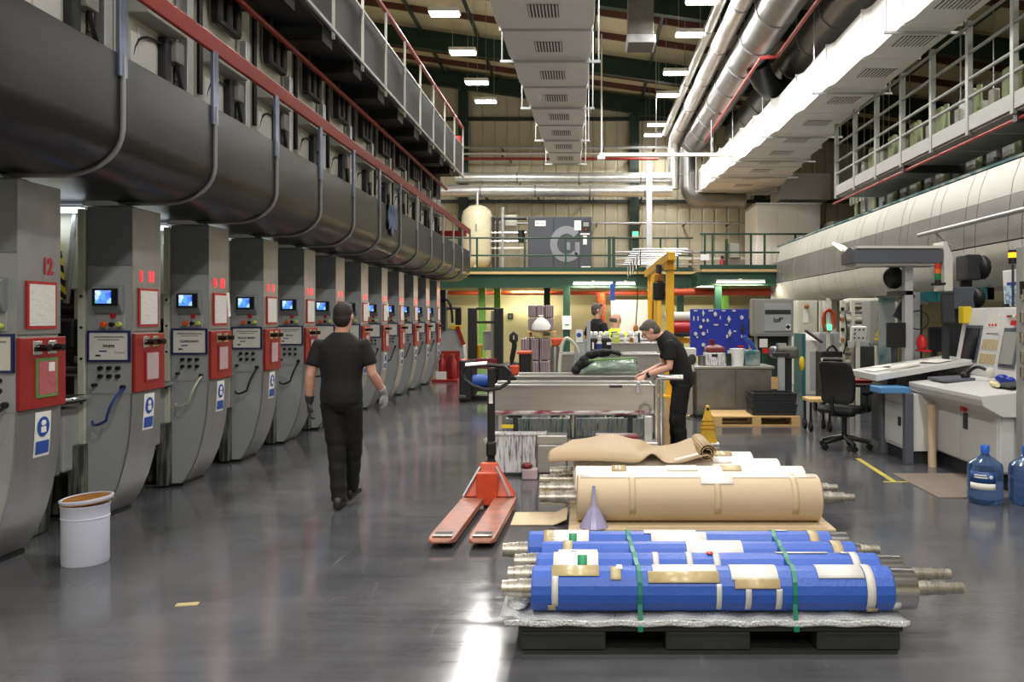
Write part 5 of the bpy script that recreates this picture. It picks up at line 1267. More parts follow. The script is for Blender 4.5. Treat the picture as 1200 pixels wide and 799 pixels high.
MB().box(3.80, 3.84, 8.36, 8.44, .68, .76).build('body', 'red_btn', t, bevel=.008); MB().tube(bend((3.82, 8.37, .76), (3.82, 8.40, .84), (3.82, 8.43, .76)), .008, 6).build('shackle', 'steel', t, smooth=True)
t = thing('calendar_board', 'white calendar poster with blue pictures on the console top', 'poster', (4.7, 8.7, 1.74))
MB().obox((4.64, 8.9, 1.95), (.02, .62, .4), (0, -.06, 0)).build('board', 'white', t, bevel=.01)
MB().obox((4.622, 8.9, 1.88), (.008, .50, .2), (0, -.06, 0)).build('picture', 'poster', t)
MB().obox((4.622, 8.9, 1.995), (.008, .42, .04), (0, -.06, 0)).build('title', 'label_blue', t)
MB().box(4.60, 4.75, 8.65, 8.71, 1.74, 1.78).build('foot', 'charcoal', t); MB().box(4.60, 4.75, 9.1, 9.16, 1.74, 1.78).build('foot', 'charcoal', t)
t = thing('beacon_lamp', 'amber beacon lamp on a thin pole over the control console', 'beacon', (wx(1186, 8.3), 8.3, 1.74))
bxx = wx(1187, 8.9)
MB().cyl((bxx, 8.9, 1.74), (bxx, 8.9, wz(310, 8.9)), .014, n=8).build('pole', 'charcoal', t, smooth=True)
MB().cyl((bxx, 8.9, wz(309, 8.9)), (bxx, 8.9, wz(302, 8.9)), .045, n=16).build('base', 'black', t, smooth=True)
MB().cyl((bxx, 8.9, wz(302, 8.9)), (bxx, 8.9, wz(296, 8.9)), .045, n=16).build('lens', 'amber', t, smooth=True)
MB().cyl((bxx, 8.9, wz(296, 8.9)), (bxx, 8.9, wz(293, 8.9)), .047, n=16).build('cap', 'black', t, smooth=True)
t = thing('grey_column', 'grey pipe column with fittings at the right edge of the picture', 'column', (4.05, 7.6, 0))
cx_ = wx(1197, 7.62)
MB().box(cx_ - .02, cx_ + .10, 7.56, 7.68, 0, wz(288, 7.6)).build('post', 'box_grey', t, bevel=.01)
for py in (345, 372, 395, 418, 436): MB().cyl((cx_ - .03, 7.55, wz(py + 6, 7.6)), (cx_ - .03, 7.55, wz(py - 6, 7.6)), .022, n=8).build('fitting', 'steel', t, smooth=True)
MB().box(cx_ - .05, cx_ - .01, 7.53, 7.56, wz(345, 7.6), wz(330, 7.6)).build('clamp', 'black', t)
# ---- the sloping desk with papers, cabinet below
dk = thing('sloping_desk', 'sloping grey drawing desk covered in papers on a cabinet', 'desk', (3.7, 9.6, 0))
MB().box(3.58, 4.2, 9.2, 10.0, .14, .78).build('cabinet', 'console', dk, bevel=.01)
MB().box(3.62, 4.18, 9.25, 9.95, 0, .14).build('plinth', 'charcoal', dk)
for y in (9.17, 9.93): MB().box(3.53, 3.62, y, y + .1, 0, .79).build('corner_post', 'console_dark', dk, bevel=.008)
dr_ = MB().box(3.565, 3.58, 9.29, 9.91, .18, .64).build('door', 'console', dk, bevel=.004); MB().box(3.55, 3.565, 9.4, 9.46, .4, .5).build('handle', 'charcoal', dr_)
MB().box(3.565, 3.58, 9.29, 9.91, .66, .77).build('drawer', 'console', dk, bevel=.004)
top = MB().rings([[(3.30, y, .90), (4.45, y, 1.10), (4.45, y, 1.16), (3.30, y, .98)] for y in (9.45, 10.35)]).build('desk_top', 'console', dk, bevel=.008)
MB().box(3.7, 3.9, 9.6, 9.9, .78, .97).build('neck', 'charcoal', dk)
for k, (xc, yc, rz) in enumerate(((3.45, 9.85, .1), (3.6, 10.1, -.2), (3.75, 9.75, .35), (3.95, 9.95, -.1), (4.1, 9.7, .2))):
    single(MB().obox((xc, yc, .985 + (xc - 3.3) * .157 + .006 + .002 * k), (.21, .30, .003), (0, -.155, rz)), 'paper_sheet', 'paper',
           ['white paper at the low edge of the sloping desk', 'white paper at the back of the sloping desk', 'crooked white paper in the middle of the sloping desk', 'white paper high on the sloping desk', 'uppermost white paper on the sloping desk beside the screen'][k], 'paper')
single(MB().tube([(3.5, 9.55, 1.04), (3.85, 9.6, 1.095)], .02, 10), 'paper_roll', 'paper', 'rolled white paper along the near edge of the sloping desk', 'paper', smooth=True)
single(MB().obox((3.42, 9.35, .82), (.34, .32, .07), (0, 0, .05)), 'blue_tray', 'tray_blue', 'blue tray sticking out under the sloping desk', 'tray', bevel=.01)
single(MB().obox((3.62, 9.72, .81), (.5, .5, .03), (0, 0, .1)), 'binder', 'black', 'black binder on the cabinet under the sloping desk', 'binder')
single(MB().obox((3.38, 10.62, .82), (.42, .35, .035), (0, .02, .1)), 'red_board', 'red_panel', 'red board under white paper beside the office chair', 'board')
single(MB().obox((3.45, 10.5, .785), (.5, .6, .03), (0, 0, 0)), 'side_shelf', 'charcoal', 'dark shelf under the red board beside the office chair', 'shelf')
single(MB().ell((3.28, 10.6, .87), (.09, .08, .035), 10, 6), 'paper_tissue', 'paper', 'crumpled white paper on the red board', 'paper', smooth=True)
single(MB().cyl((3.775, 9.05, 0), (3.765, 9.05, .68), .045, n=16), 'cardboard_tube', 'kraft', 'brown cardboard tube standing between desk and control console', 'tube', smooth=True)
# ---- office chair
ch = thing('office_chair', 'black office swivel chair beside the sloping desk', 'chair', (0, 0, 0))
x, y = 0.0, 0.0
for k in range(5):
    a = k * 2 * PI / 5 + .3
    p = (x + .30 * math.cos(a), y + .30 * math.sin(a))
    MB().tube([(x, y, .15), ((x + p[0]) / 2, (y + p[1]) / 2, .12), (p[0], p[1], .085)], [.035, .03, .02], 8).build('leg', 'black', ch, smooth=True)
    ca = MB().cyl((p[0] - .025, p[1], .035), (p[0] + .025, p[1], .035), .035, n=12).build('caster', 'black', ch, smooth=True)
MB().cyl((x, y, .12), (x, y, .42), .03, n=10).build('gas_lift', 'black', ch, smooth=True)
MB().box(x - .1, x + .1, y - .1, y + .1, .40, .45).build('mechanism', 'black', ch, bevel=.01)
MB().prism([(x - .24, .45), (x + .24, .45), (x + .27, .49), (x + .22, .53), (x - .2, .54), (x - .26, .5)], 'y', y - .24, y + .24).build('seat', 'office_black', ch, bevel=.03)
bk = []
for i in range(9):
    u = i / 8; z = .56 + .54 * u; w = .225 + .03 * math.sin(u * PI); xo = x - .24 - .06 * u + .05 * math.sin(u * PI * 1.1)
    bk.append([(xo + .03, y - w, z), (xo - .01, y, z), (xo + .03, y + w, z), (xo + .10, y + w, z), (xo + .06, y, z), (xo + .10, y - w, z)])
MB().rings(bk).build('backrest', 'office_black', ch, sub=1, smooth=True)
MB().tube([(x - .05, y, .43), (x - .28, y, .44), (x - .30, y, .68)], .025, 8).build('back_stem', 'black', ch, smooth=True)
for s in (-1, 1): MB().tube([(x + .0, y + s * .2, .46), (x + .02, y + s * .29, .48), (x + .02, y + s * .29, .68), (x - .06, y + s * .29, .70), (x + .14, y + s * .29, .70)], .018, 8).build('armrest', 'black', ch, smooth=True)
ch.location = (3.2, 10.3, 0); ch.rotation_euler.z = .75
# small trolley wheels behind the chair
ts = thing('low_dolly', 'low wooden dolly with black wheels behind the office chair', 'dolly', (3.3, 12, 0))
MB().box(3.17, 3.5, 11.8, 12.2, .42, .47).build('deck', 'wood', ts, bevel=.01)
for a in (3.2, 3.47):
    for b in (11.84, 12.16): MB().cyl((a - .02, b, .07), (a + .02, b, .07), .07, n=12).build('wheel', 'black', ts, smooth=True); MB().box(a - .015, a + .015, b - .015, b + .015, .1, .42).build('fork', 'black', ts)
# ---- water bottles, mat, floor line
def bottle(label, x, y, lab=True):
    t = thing('water_bottle', label, 'bottle', (x, y, 0), 'blue water bottles')
    r = .147
    MB().lathe([(0, .004), (r * .9, .004), (r, .03), (r, .095), (r * .965, .115), (r, .135), (r, .185), (r * .965, .2), (r, .215), (r, .31), (r * .95, .345), (r * .6, .385), (r * .30, .415), (.032, .43), (.032, .46), (0, .46)], (x, y, 0), 32).build('bottle_shell', 'water_blue', t, smooth=True)
    MB().lathe([(.0, .455), (.037, .455), (.037, .50), (.034, .505), (0, .505)], (x, y, 0), 20).build('cap', 'cap_blue', t, smooth=True)
    MB().lathe([(.020, .432), (.034, .436), (.034, .452), (.02, .455)], (x, y, 0), 18).build('collar', 'cap_blue', t, smooth=True)
    if lab:
        for nm, m, z0, z1, rr in (('label_top', 'bottle_label', .19, .29, .0015), ('label_base', 'paper', .135, .19, .0015)):
            MB().sheet(lambda u, v: (x + (r + rr) * math.sin(-1.35 + 1.5 * u), y - (r + rr) * math.cos(-1.35 + 1.5 * u), z0 + (z1 - z0) * v), 12, 1).build(nm, m, t, smooth=True, solid=.001)
        th = -.6
        for z, s_ in ((.255, .9), (.235, 1.0)):
            MB().sheet(lambda u, v: (x + (r + .004) * math.sin(-1.05 + .75 * s_ * u), y - (r + .004) * math.cos(-1.05 + .75 * s_ * u), z + .011 * v), 8, 1).build('printed_line', 'white', t, solid=.0006)
        MB().ell((x + (r + .002) * math.sin(-.12), y - (r + .002) * math.cos(-.12), .248), (.017, .004, .017), 12, 6).build('logo', 'white', t, smooth=True)
    return t
bottle('large blue water bottle with a blue and white label', 3.51, 7.3)
bottle('large blue water bottle cut off by the right picture edge', 3.85, 7.25, False)
single(MB().obox((3.55, 8.05, .004), (.75, 1.15, .008), (0, 0, .0)), 'floor_mat', 'mat_brown', 'thin brown mat on the floor in front of the control console', 'mat')
yl = MB().obox((3.09, 8.9, .0012), (.055, 1.35, .002), (0, 0, -.10)).obox((3.28, 8.22, .0012), (.35, .03, .002), (0, 0, 0))
struct(MB().obox((3.09, 8.9, .0012), (.055, 1.35, .002), (0, 0, -.06)).build('trim_20', 'yellow_line'))
struct(MB().obox((3.14, 8.21, .0012), (.40, .03, .002), (0, 0, 0)).build('trim_21', 'yellow_line'))
# ---- bench, crates, pallet, cone
bn = thing('steel_bench', 'grey steel cabinet bench in front of the blue tool board', 'bench', (2.4, 13.5, 0))
e5 = 13.4
xa, xb = wx(816, e5), wx(905, e5)
MB().box(xa, xb, e5, e5 + .75, .05, wz(432, e5)).build('body', 'bench_steel', bn, bevel=.01)
xm = wx(862, e5)
for a, b in ((xa + .01, xm - .008), (xm + .008, xb - .01)): MB().box(a, b, e5 - .015, e5, .08, wz(433, e5)).build('door', 'bench_steel', bn, bevel=.005)
MB().box(xa - .03, xb + .03, e5 - .03, e5 + .78, wz(432, e5), wz(429, e5)).build('top', 'stainless', bn, bevel=.006)
MB().box(xa + .03, xb - .03, e5 + .05, e5 + .7, 0, .05).build('plinth', 'charcoal', bn)
MB().box(wx(806, e5), wx(813, e5), e5 + .1, e5 + .6, .05, wz(436, e5)).build('side_frame', 'stainless', bn, bevel=.01)
zt = wz(429, e5)
def item(name, label, cat, px0, py0, px1, py1, mat, d_=13.6, taper=1.0, parts=(), n=18):
    x, r = wx((px0 + px1) / 2, d_), (px1 - px0) / F * d_ / 2
    z1 = wz(py0, d_); t = thing(name, label, cat, (x, d_, zt))
    MB().lathe([(0, zt), (r * taper, zt), (r * taper, zt + .01), (r, z1 - .012), (r * 1.03, z1 - .01), (r * 1.03, z1), (0, z1)], (x, d_, 0), n).build('body', mat, t, smooth=True)
    return t, x, r, z1
t = thing('ink_container', 'splattered square ink container with maroon lid on the bench', 'container', (wx(839, 13.5), 13.55, zt))
MB().box(wx(827, 13.5), wx(850, 13.5), 13.5, 13.8, zt, wz(413, 13.5)).build('body', 'splatter', t, bevel=.02)
MB().rings([[(wx(839, 13.5) + sx * w, 13.65 + sy * w * .9, z) for sx, sy in ((-1, -1), (1, -1), (1, 1), (-1, 1))] for z, w in ((wz(413, 13.5), .16), (wz(407, 13.5), .15), (wz(404, 13.5), .06))]).build('lid', 'maroon', t, bevel=.02)
MB().cyl((wx(836, 13.5), 13.65, wz(404, 13.5)), (wx(836, 13.5), 13.65, wz(398, 13.5)), .045, n=12).build('neck', 'maroon', t, smooth=True)
MB().box(wx(834, 13.5), wx(841, 13.5), 13.495, 13.5, wz(418, 13.5), wz(415, 13.5)).build('slot', 'black', t)
t, x, r, z1 = item('plastic_bucket', 'white plastic bucket on the grey bench', 'bucket', 855, 408.5, 873, 428, 'white', taper=.85)
MB().lathe([(r * .93, z1 + .001), (r * .6, z1 + .004), (0, z1 + .004)], (x, 13.6, 0), 18).build('contents', 'off_white', t)
t, x, r, z1 = item('small_bottle', 'small dark bottle between container and white bucket', 'bottle', 851, 414, 857, 425, 'charcoal', 13.5, n=12)
MB().cyl((x, 13.5, z1), (x, 13.5, z1 + .05), .02, n=10).build('cap', 'off_white', t, smooth=True)
t = thing('blue_jug', 'blue plastic drum pump jug on the grey bench', 'jug', (wx(881, 13.6), 13.6, zt))
MB().box(wx(872, 13.6), wx(890, 13.6), 13.5, 13.8, zt, wz(410, 13.6)).build('body', 'worn_teal', t, bevel=.03)
MB().tube([(wx(886, 13.6), 13.62, wz(412, 13.6)), (wx(880, 13.6), 13.62, wz(402, 13.6)), (wx(872, 13.6), 13.62, wz(394, 13.6))], [.03, .045, .03], 10).build('pump_arm', 'label_blue', t, smooth=True)
t, x, r, z1 = item('spray_bottle', 'red-topped spray bottle in front of the blue board', 'bottle', 867, 408, 872, 425, 'roll_red', 13.9, n=12)
MB().obox((x - .02, 13.9, z1 + .03), (.09, .03, .04)).build('trigger', 'roll_red', t)
t, x, r, z1 = item('ink_tin', 'dull metal tin left of the splattered container', 'tin', 818, 417, 827, 428, 'bench_steel', 13.6, n=16)
MB().lathe([(r * .9, z1), (r * .9, z1 + .01), (0, z1 + .01)], (x, 13.6, 0), 16).build('lid', 'steel', t)
t = thing('white_carton', 'white box behind the bending man on the bench end', 'box', (wx(809, 13.8), 13.8, wz(436, 13.5)))
MB().box(wx(804, 13.5), wx(816, 13.5), 13.5, 13.8, wz(436, e5), wz(408, 13.5)).build('body', 'off_white', t, bevel=.01)
MB().ell((wx(811, 13.5), 13.49, wz(421, 13.5)), (.07, .012, .09), 14, 8).build('dark_badge', 'charcoal', t, smooth=True)
t = thing('safety_sign_post', 'green and red first aid post right of the blue jug', 'post', (wx(897, 14.2), 14.2, 0))
MB().box(wx(894, 14.2), wx(900, 14.2), 14.2, 14.26, 0, wz(399, 14.2)).build('post', 'green_beam', t); MB().box(wx(893.5, 14.2), wx(900.5, 14.2), 14.18, 14.2, wz(414, 14.2), wz(408, 14.2)).build('red_plate', 'red_btn', t); MB().box(wx(890, 14.2), wx(899, 14.2), 14.17, 14.2, wz(407, 14.2), wz(397, 14.2)).build('white_box', 'off_white', t)
pallet('wooden pallet on the floor under the black crates', wx(836, 12.4), wx(938, 12.4), 12.4, 13.3, 0, h=.15, nb=5)
for k in range(4):
    z0 = .155 + k * .085; j = (k % 2) * .012
    t = thing('plastic_crate', 'black plastic crate on the wooden pallet, %s of four' % ('lowest', 'second from the bottom', 'third from the bottom', 'topmost')[k], 'crate', (2.85, 12.85, z0), 'black crates on the wooden pallet')
    a, b = wx(882, 12.5) + j, wx(933, 12.5) + j
    MB().box(a + .02, b - .02, 12.52, 13.0, z0, z0 + .02).build('floor_panel', 'crate_black', t)
    for (q0, q1, w0, w1) in ((a, b, 12.50, 12.52), (a, b, 13.0, 13.02), (a, a + .02, 12.52, 13.0), (b - .02, b, 12.52, 13.0)): MB().box(q0, q1, w0, w1, z0, z0 + .075).build('wall', 'crate_black', t)
    MB().box(a - .012, b + .012, 12.488, 12.5, z0 + .055, z0 + .078).build('rim', 'crate_black', t, bevel=.004)
t = thing('platform_scale', 'grey pillar scale standing behind the black crates', 'scale', (wx(916, 13.1), 13.1, 0))
MB().box(wx(912, 13.15), wx(919.5, 13.15), 13.12, 13.22, .15, wz(418, 13.15)).build('pillar', 'cab_grey', t, bevel=.008)
MB().box(wx(900, 13.15), wx(930, 13.15), 13.05, 13.28, .15, .2).build('base', 'charcoal', t); MB().box(wx(902, 13.15), wx(910, 13.15), 13.03, 13.05, wz(455, 13.15), wz(441, 13.15)).build('label_card', 'wood', t); MB().box(wx(906, 13.15), wx(925, 13.15), 13.1, 13.24, wz(418, 13.15), wz(413, 13.15)).build('head', 'charcoal', t, bevel=.01)
t = thing('safety_cone', 'yellow folded wet floor cone beside the bending man', 'cone', (1.55, 10.65, 0))
x, y = 1.55, 10.65
MB().box(x - .14, x + .14, y - .12, y + .12, 0, .03).build('base', 'white', t, bevel=.01)
MB().rings([[(x + sx * w, y + sy * w * .8, z) for sx, sy in ((-1, -1), (1, -1), (1, 1), (-1, 1))] for z, w in ((.03, .115), (.3, .065), (.45, .03), (.5, .022))]).build('cone_body', 'cone_yellow', t, bevel=.012)
for z, w in ((.20, .092), (.25, .082), (.30, .072)): MB().rings([[(x + sx * w, y + sy * w * .8, zz) for sx, sy in ((-1, -1), (1, -1), (1, 1), (-1, 1))] for zz in (z, z + .008)]).build('dark_band', 'ochre', t)
MB().cyl((x, y - .03, .455), (x, y + .03, .455), .02, n=10).build('top_hole', 'black', t)

# ---- more of the machine under the hood
t = thing('web_frame', 'cream web frame with rollers between hose coil and warning cabinet', 'machine', (5.6, 16.2, 0))
for px in (986, 998, 1018): MB().box(wx(px, 16.2), wx(px + 4, 16.2), 16.2, 16.32, 0, wz(352, 16.2)).build('upright', 'cream_frame', t, bevel=.006)
for k, py in enumerate((366, 374, 404, 414, 424)): MB().cyl((wx(986, 16.2), 16.26, wz(py, 16.2)), (wx(1022, 16.2), 16.26, wz(py, 16.2)), .04 + .01 * (k % 2), n=12).build('roller', ('steel', 'cream_frame', 'dark_metal')[k % 3], t, smooth=True)
for k, py in enumerate((360, 372, 384, 396)): MB().box(wx(985, 16.2), wx(989, 16.2), 16.16, 16.2, wz(py + 4, 16.2), wz(py, 16.2)).build('bearing', 'ochre' if k % 2 else 'dark_metal', t, bevel=.01)
MB().tube(bend((wx(992, 16), 16.1, wz(368, 16)), (wx(996, 16), 16.0, wz(395, 16)), (wx(990, 16), 16.1, wz(415, 16)), 8), .015, 6).build('cable', 'black', t, smooth=True)
t = thing('white_cabinet', 'white machine column right of the warning cabinet with cables', 'machine', (wx(1044, 14.5), 14.5, 0))
MB().box(wx(1042, 14.5), wx(1052, 14.5), 14.5, 14.9, 0, wz(354, 14.5)).build('body', 'cream_frame', t, bevel=.01)
MB().tube(bend((wx(1044, 14.5), 14.45, wz(360, 14.5)), (wx(1036, 14.5), 14.4, wz(372, 14.5)), (wx(1046, 14.5), 14.45, wz(384, 14.5)), 8), .02, 6).build('cable', 'black', t, smooth=True)
MB().box(wx(1043, 14.5), wx(1050, 14.5), 14.47, 14.5, wz(420, 14.5), wz(412, 14.5)).build('label', 'white', t)
t = thing('teal_bracket', 'teal support bracket under the right exhaust hood', 'bracket', (wx(1038, 13.5), 13.5, 1.9))
MB().prism([(5.35, 2.02), (6.1, 2.1), (6.1, 1.9), (5.9, 1.9)], 'y', 12.4, 12.5).build('gusset', 'teal', t)
MB().prism([(5.35, 2.02), (6.1, 2.1), (6.1, 1.9), (5.9, 1.9)], 'y', 14.2, 14.3).build('gusset', 'teal', t)
MB().box(6.0, 6.1, 12.4, 14.3, 1.9, 2.09).build('beam', 'teal', t)

# ================================================================ STAINLESS TROLLEYS IN THE MIDDLE
def trough(label, x0, x1, y0, y1, z0, z1, legs=True, mat='stainless'):
    t = thing('ink_trough_trolley', label, 'trolley', ((x0 + x1) / 2, (y0 + y1) / 2, 0))
    th = .012; ins = .06
    MB().rings([[(x0, y0, z1), (x1, y0, z1), (x1, y0 + th, z1), (x0, y0 + th, z1)], [(x0 + .01, y0 + ins * .4, z0), (x1 - .01, y0 + ins * .4, z0), (x1 - .01, y0 + ins * .4 + th, z0), (x0 + .01, y0 + ins * .4 + th, z0)]]).build('front_wall', mat, t)
    MB().box(x0, x1, y1 - th, y1, z0, z1).build('back_wall', mat, t)
    for x in (x0, x1 - th): MB().box(x, x + th, y0 + th, y1 - th, z0, z1).build('end_wall', mat, t)
    MB().box(x0 + th, x1 - th, y0 + ins, y1 - th, z0, z0 + th).build('trough_floor', mat, t)
    MB().box(x0 - .02, x1 + .02, y0 - .035, y0 + .004, z1 - .012, z1 + .006).build('rim', mat, t, bevel=.004)
    MB().box(x0 - .02, x1 + .02, y1, y1 + .035, z1 - .012, z1 + .006).build('rim', mat, t, bevel=.004)
    if legs:
        for x in (x0 + .06, x1 - .06):
            for y in (y0 + .06, y1 - .06):
                MB().box(x - .02, x + .02, y - .02, y + .02, .10, z0).build('leg', mat, t)
                MB().cyl((x - .015, y, .05), (x + .015, y, .05), .05, n=12).build('caster', 'black', t, smooth=True)
        MB().box(x0 + .05, x1 - .05, y0 + .05, y1 - .05, .22, .25).build('lower_shelf', mat, t)
    return t
e = 8.7
x0, x1 = wx(579, e), wx(766, e)
t1 = trough('long stainless ink trough trolley nearest the camera behind the brown paper', x0, x1, 8.7, 9.2, wz(481, e), wz(451, e))
MB().cyl((x0, 8.74, wz(484, e)), (x1, 8.74, wz(484, e)), .027, n=10).build('drip_rail', 'ink_edge', t1, smooth=True)
MB().cyl((wx(671, e), 8.76, .25), (wx(671, e), 8.76, wz(486, e)), .033, n=12).build('centre_post', 'steel', t1, smooth=True)
for px in (603, 739):
    MB().box(wx(px, e) - .025, wx(px, e) + .025, 8.78, 8.83, .25, wz(487, e)).build('dark_post', 'charcoal', t1); MB().box(wx(px, e) - .07, wx(px, e) + .07, 8.77, 8.84, wz(491, e), wz(487, e)).build('dark_cap', 'charcoal', t1)
for px in (769, 775): MB().cyl((wx(px, e), 8.72, .12), (wx(px, e), 8.72, wz(446, e)), .024, n=10).build('push_post', 'chrome', t1, smooth=True)
MB().tube([(wx(769, e), 8.72, wz(446, e)), (wx(770, e), 8.72, wz(443, e)), (wx(776, e), 8.70, wz(442, e)), (wx(798, e), 8.66, wz(442, e)), (wx(799.5, e), 8.66, wz(442, e))], .03, 10).build('push_handle', 'chrome', t1, smooth=True)
MB().tube([(wx(756, e) + .055 * math.cos(q), 8.68, wz(480, e) + .055 * math.sin(q)) for q in [2 * PI * i / 18 for i in range(18)]], .01, 6, closed=True).build('hose_ring', 'steel', t1, smooth=True)
MB().box(wx(745, e), wx(750, e), 8.66, 8.68, wz(461, e), wz(447, e)).build('clamp', 'chrome', t1, bevel=.006)
MB().box(wx(714, e), wx(729, e), 8.66, 8.70, wz(454, e), wz(451, e)).build('scraper', 'charcoal', t1)
MB().box(wx(588, e), wx(602, e), 8.66, 8.68, wz(501, e), wz(497, e)).build('yellow_tag', 'yellow', t1)
MB().box(wx(754, e), wx(764, e), 8.6, 8.7, .28, wz(486, e)).build('hose_bracket', 'galv', t1, bevel=.01)
e = 8.55
t = thing('ink_bin', 'white ink bin streaked purple and black under the trough', 'bin', (wx(609, e), 8.7, 0))
MB().box(wx(579, e), wx(612, e), 8.5, 8.66, .03, wz(508, e)).build('body', 'splatter', t, bevel=.015); MB().box(wx(612.5, e), wx(629, e), 8.5, 8.66, .03, wz(508, e)).build('side_bin', 'splatter', t, bevel=.015)
MB().box(wx(578, e), wx(640, e), 8.49, 8.67, wz(509, e), wz(507, e)).build('rim', 'splatter', t); MB().box(wx(580, e), wx(628, e), 8.5, 8.65, 0, .03).build('foot', 'charcoal', t)
t = thing('steel_tank_box', 'low stainless tank box under the trough behind brown paper', 'tank', (wx(690, e), 8.5, 0))
MB().box(wx(631, e), wx(664, e), 8.42, 8.64, .05, wz(519, e)).build('body', 'stainless', t, bevel=.01); MB().box(wx(630, e), wx(665, e), 8.41, 8.65, wz(519, e), wz(508, e)).build('lid', 'stainless', t, bevel=.01)
MB().box(wx(665, e), wx(770, e), 8.42, 8.64, .05, wz(516, e)).build('long_body', 'stainless', t, bevel=.01); MB().box(wx(634, e), wx(766, e), 8.44, 8.62, 0, .05).build('foot', 'charcoal', t)
t = thing('ink_tray', 'maroon stained ink tray lying under the trough', 'tray', (wx(720, 8.5), 8.6, wz(516, e)))
MB().box(wx(696, e), wx(748, e), 8.44, 8.62, wz(516, e), wz(509, e)).build('tray', 'maroon', t, bevel=.01); MB().box(wx(698, e), wx(746, e), 8.46, 8.60, wz(509, e), wz(508, e)).build('ink', 'ink_edge', t)
t = thing('pink_rag_box', 'pink stained box on the floor beside the streaked bin', 'box', (wx(622, 8.3), 8.35, 0))
MB().box(wx(612, 8.35), wx(630, 8.35), 8.3, 8.42, 0, .11).build('body', 'grey_pink', t, bevel=.015); MB().ell((wx(617, 8.3), 8.35, .13), (.06, .05, .04), 10, 6).build('rag', 'maroon', t, smooth=True)
e = 9.75
t2 = trough('second stainless ink trough trolley carrying the green bag', wx(606, e), wx(756, e), 9.65, 10.2, .70, wz(440, e))
t = thing('splash_tray', 'white and teal splattered long tray under the troughs', 'tray', (wx(680, 9.4), 9.4, .255))
for a, b in ((592, 640), (641, 700), (701, 760)): MB().box(wx(a, 9.4), wx(b, 9.4), 9.32, 9.36, wz(510, 9.4), wz(489, 9.4)).build('splash_panel', 'splatter_teal', t, bevel=.006)
MB().box(wx(592, 9.4), wx(760, 9.4), 9.36, 9.6, wz(513, 9.4), wz(510, 9.4)).build('floor_panel', 'splatter_teal', t)
for px in (600, 675, 752): MB().box(wx(px, 9.4), wx(px + 3, 9.4), 9.4, 9.5, 0, wz(513, 9.4)).build('leg', 'stainless', t)
t3 = trough('third stainless ink trough trolley behind the green bag', wx(655, 11), wx(772, 11), 11.0, 11.5, .72, wz(413, 11) - .02)
t4 = trough('farthest stainless trough trolley below the white-capped bottles', wx(690, 12), wx(776, 12), 12.2, 12.7, .78, wz(402, 12.2))
# things standing on the trolleys
zt2 = wz(440, 9.75) + .01
gbn = thing('green_bag', 'pale green translucent plastic sack lying on the second trough', 'bag', (wx(715, 9.75), 9.85, zt2))
rr = []
for i in range(15):
    u = i / 14; xx = wx(682, 9.75) + u * (wx(748, 9.75) - wx(682, 9.75))
    h = .19 * (math.sin(min(1, u * 3.2) * PI / 2) ** .8) * (1.0 if u < .93 else .93); w = .06 + .14 * math.sin(PI * min(.92, u + .08)) ** .6
    k = .80 + .2 * u
    rr.append([(xx + .02 * math.sin(j), 9.85 + w * math.cos(2 * PI * j / 14) * (1 + .06 * math.sin(5 * u + j)), zt2 + h * k * (.5 + .5 * math.sin(2 * PI * j / 14)) * (1 + .05 * math.sin(7 * u + 2 * j)) + .002) for j in range(14)])
MB().rings(rr).build('sack', 'green_bag', gbn, smooth=True, sub=1)
MB().tube([(wx(690, 9.75), 9.72, zt2 + .17), (wx(712, 9.75), 9.70, zt2 + .185), (wx(746, 9.75), 9.72, zt2 + .195)], .012, 8).build('rim_fold', 'green_frame', gbn, smooth=True)
t = thing('black_cloth', 'black cloth bundle lying over the green sack', 'cloth', (wx(697, 9.9), 9.95, zt2))
rr = []
cb = MB()
for a, b, rx, rz in ((675, 434, .06, .06), (680, 428, .07, .06), (686, 422, .08, .06), (693, 416, .08, .05), (700, 413.5, .08, .045), (708, 412, .07, .035), (715, 412, .06, .03), (721, 413, .05, .03), (726, 415, .03, .03), (704, 416, .12, .03), (690, 426, .09, .05)):
    cb.ell((wx(a, 9.9), 9.98 + .02 * math.sin(a), wz(b, 9.9)), (rx, .10, rz), 12, 8)
co = cb.build('folds', 'cloth_black', t, smooth=True)
md = co.modifiers.new('remesh', 'REMESH'); md.mode = 'VOXEL'; md.voxel_size = .012; md.use_smooth_shade = True
md = co.modifiers.new('smooth', 'SMOOTH'); md.iterations = 6
t = thing('black_case', 'black tool case with white labels behind the black cloth', 'case', (wx(703, 10.6), 11.2, .73))
MB().box(wx(690, 11.1), wx(716.5, 11.1), 11.1, 11.4, .735, wz(396, 11.1)).build('body', 'office_black', t, bevel=.03)
for px in (694, 699, 711): MB().box(wx(px, 11.1), wx(px + (2 if px < 711 else 5), 11.1), 11.09, 11.1, wz(409 if px == 694 else 404, 11.1), wz(401, 11.1)).build('label_patch', 'white', t)
t = thing('purple_bottle', 'small bottle with purple label in front of the black case', 'bottle', (wx(702.5, 10.9), 10.95, .73))
MB().lathe([(0, .735), (.035, .735), (.035, wz(402, 10.95)), (.02, wz(399, 10.95)), (.03, wz(398, 10.95)), (.03, wz(394, 10.95)), (0, wz(393, 10.95))], (wx(702.5, 10.9), 11.03, 0), 14).build('body', 'off_white', t, smooth=True)
MB().lathe([(.036, wz(412, 10.95)), (.036, wz(403, 10.95))], (wx(702.5, 10.9), 11.03, 0), 14).build('label', 'hose_blue', t, smooth=True)
t = thing('sign_panel', 'grey upright panel with round blue sign beside the hoses', 'sign', (wx(681, 10.4), 10.5, 0))
MB().box(wx(673, 10.5), wx(689, 10.5), 10.5, 10.53, .0, wz(398, 10.5)).build('panel', 'cab_grey', t, bevel=.006)
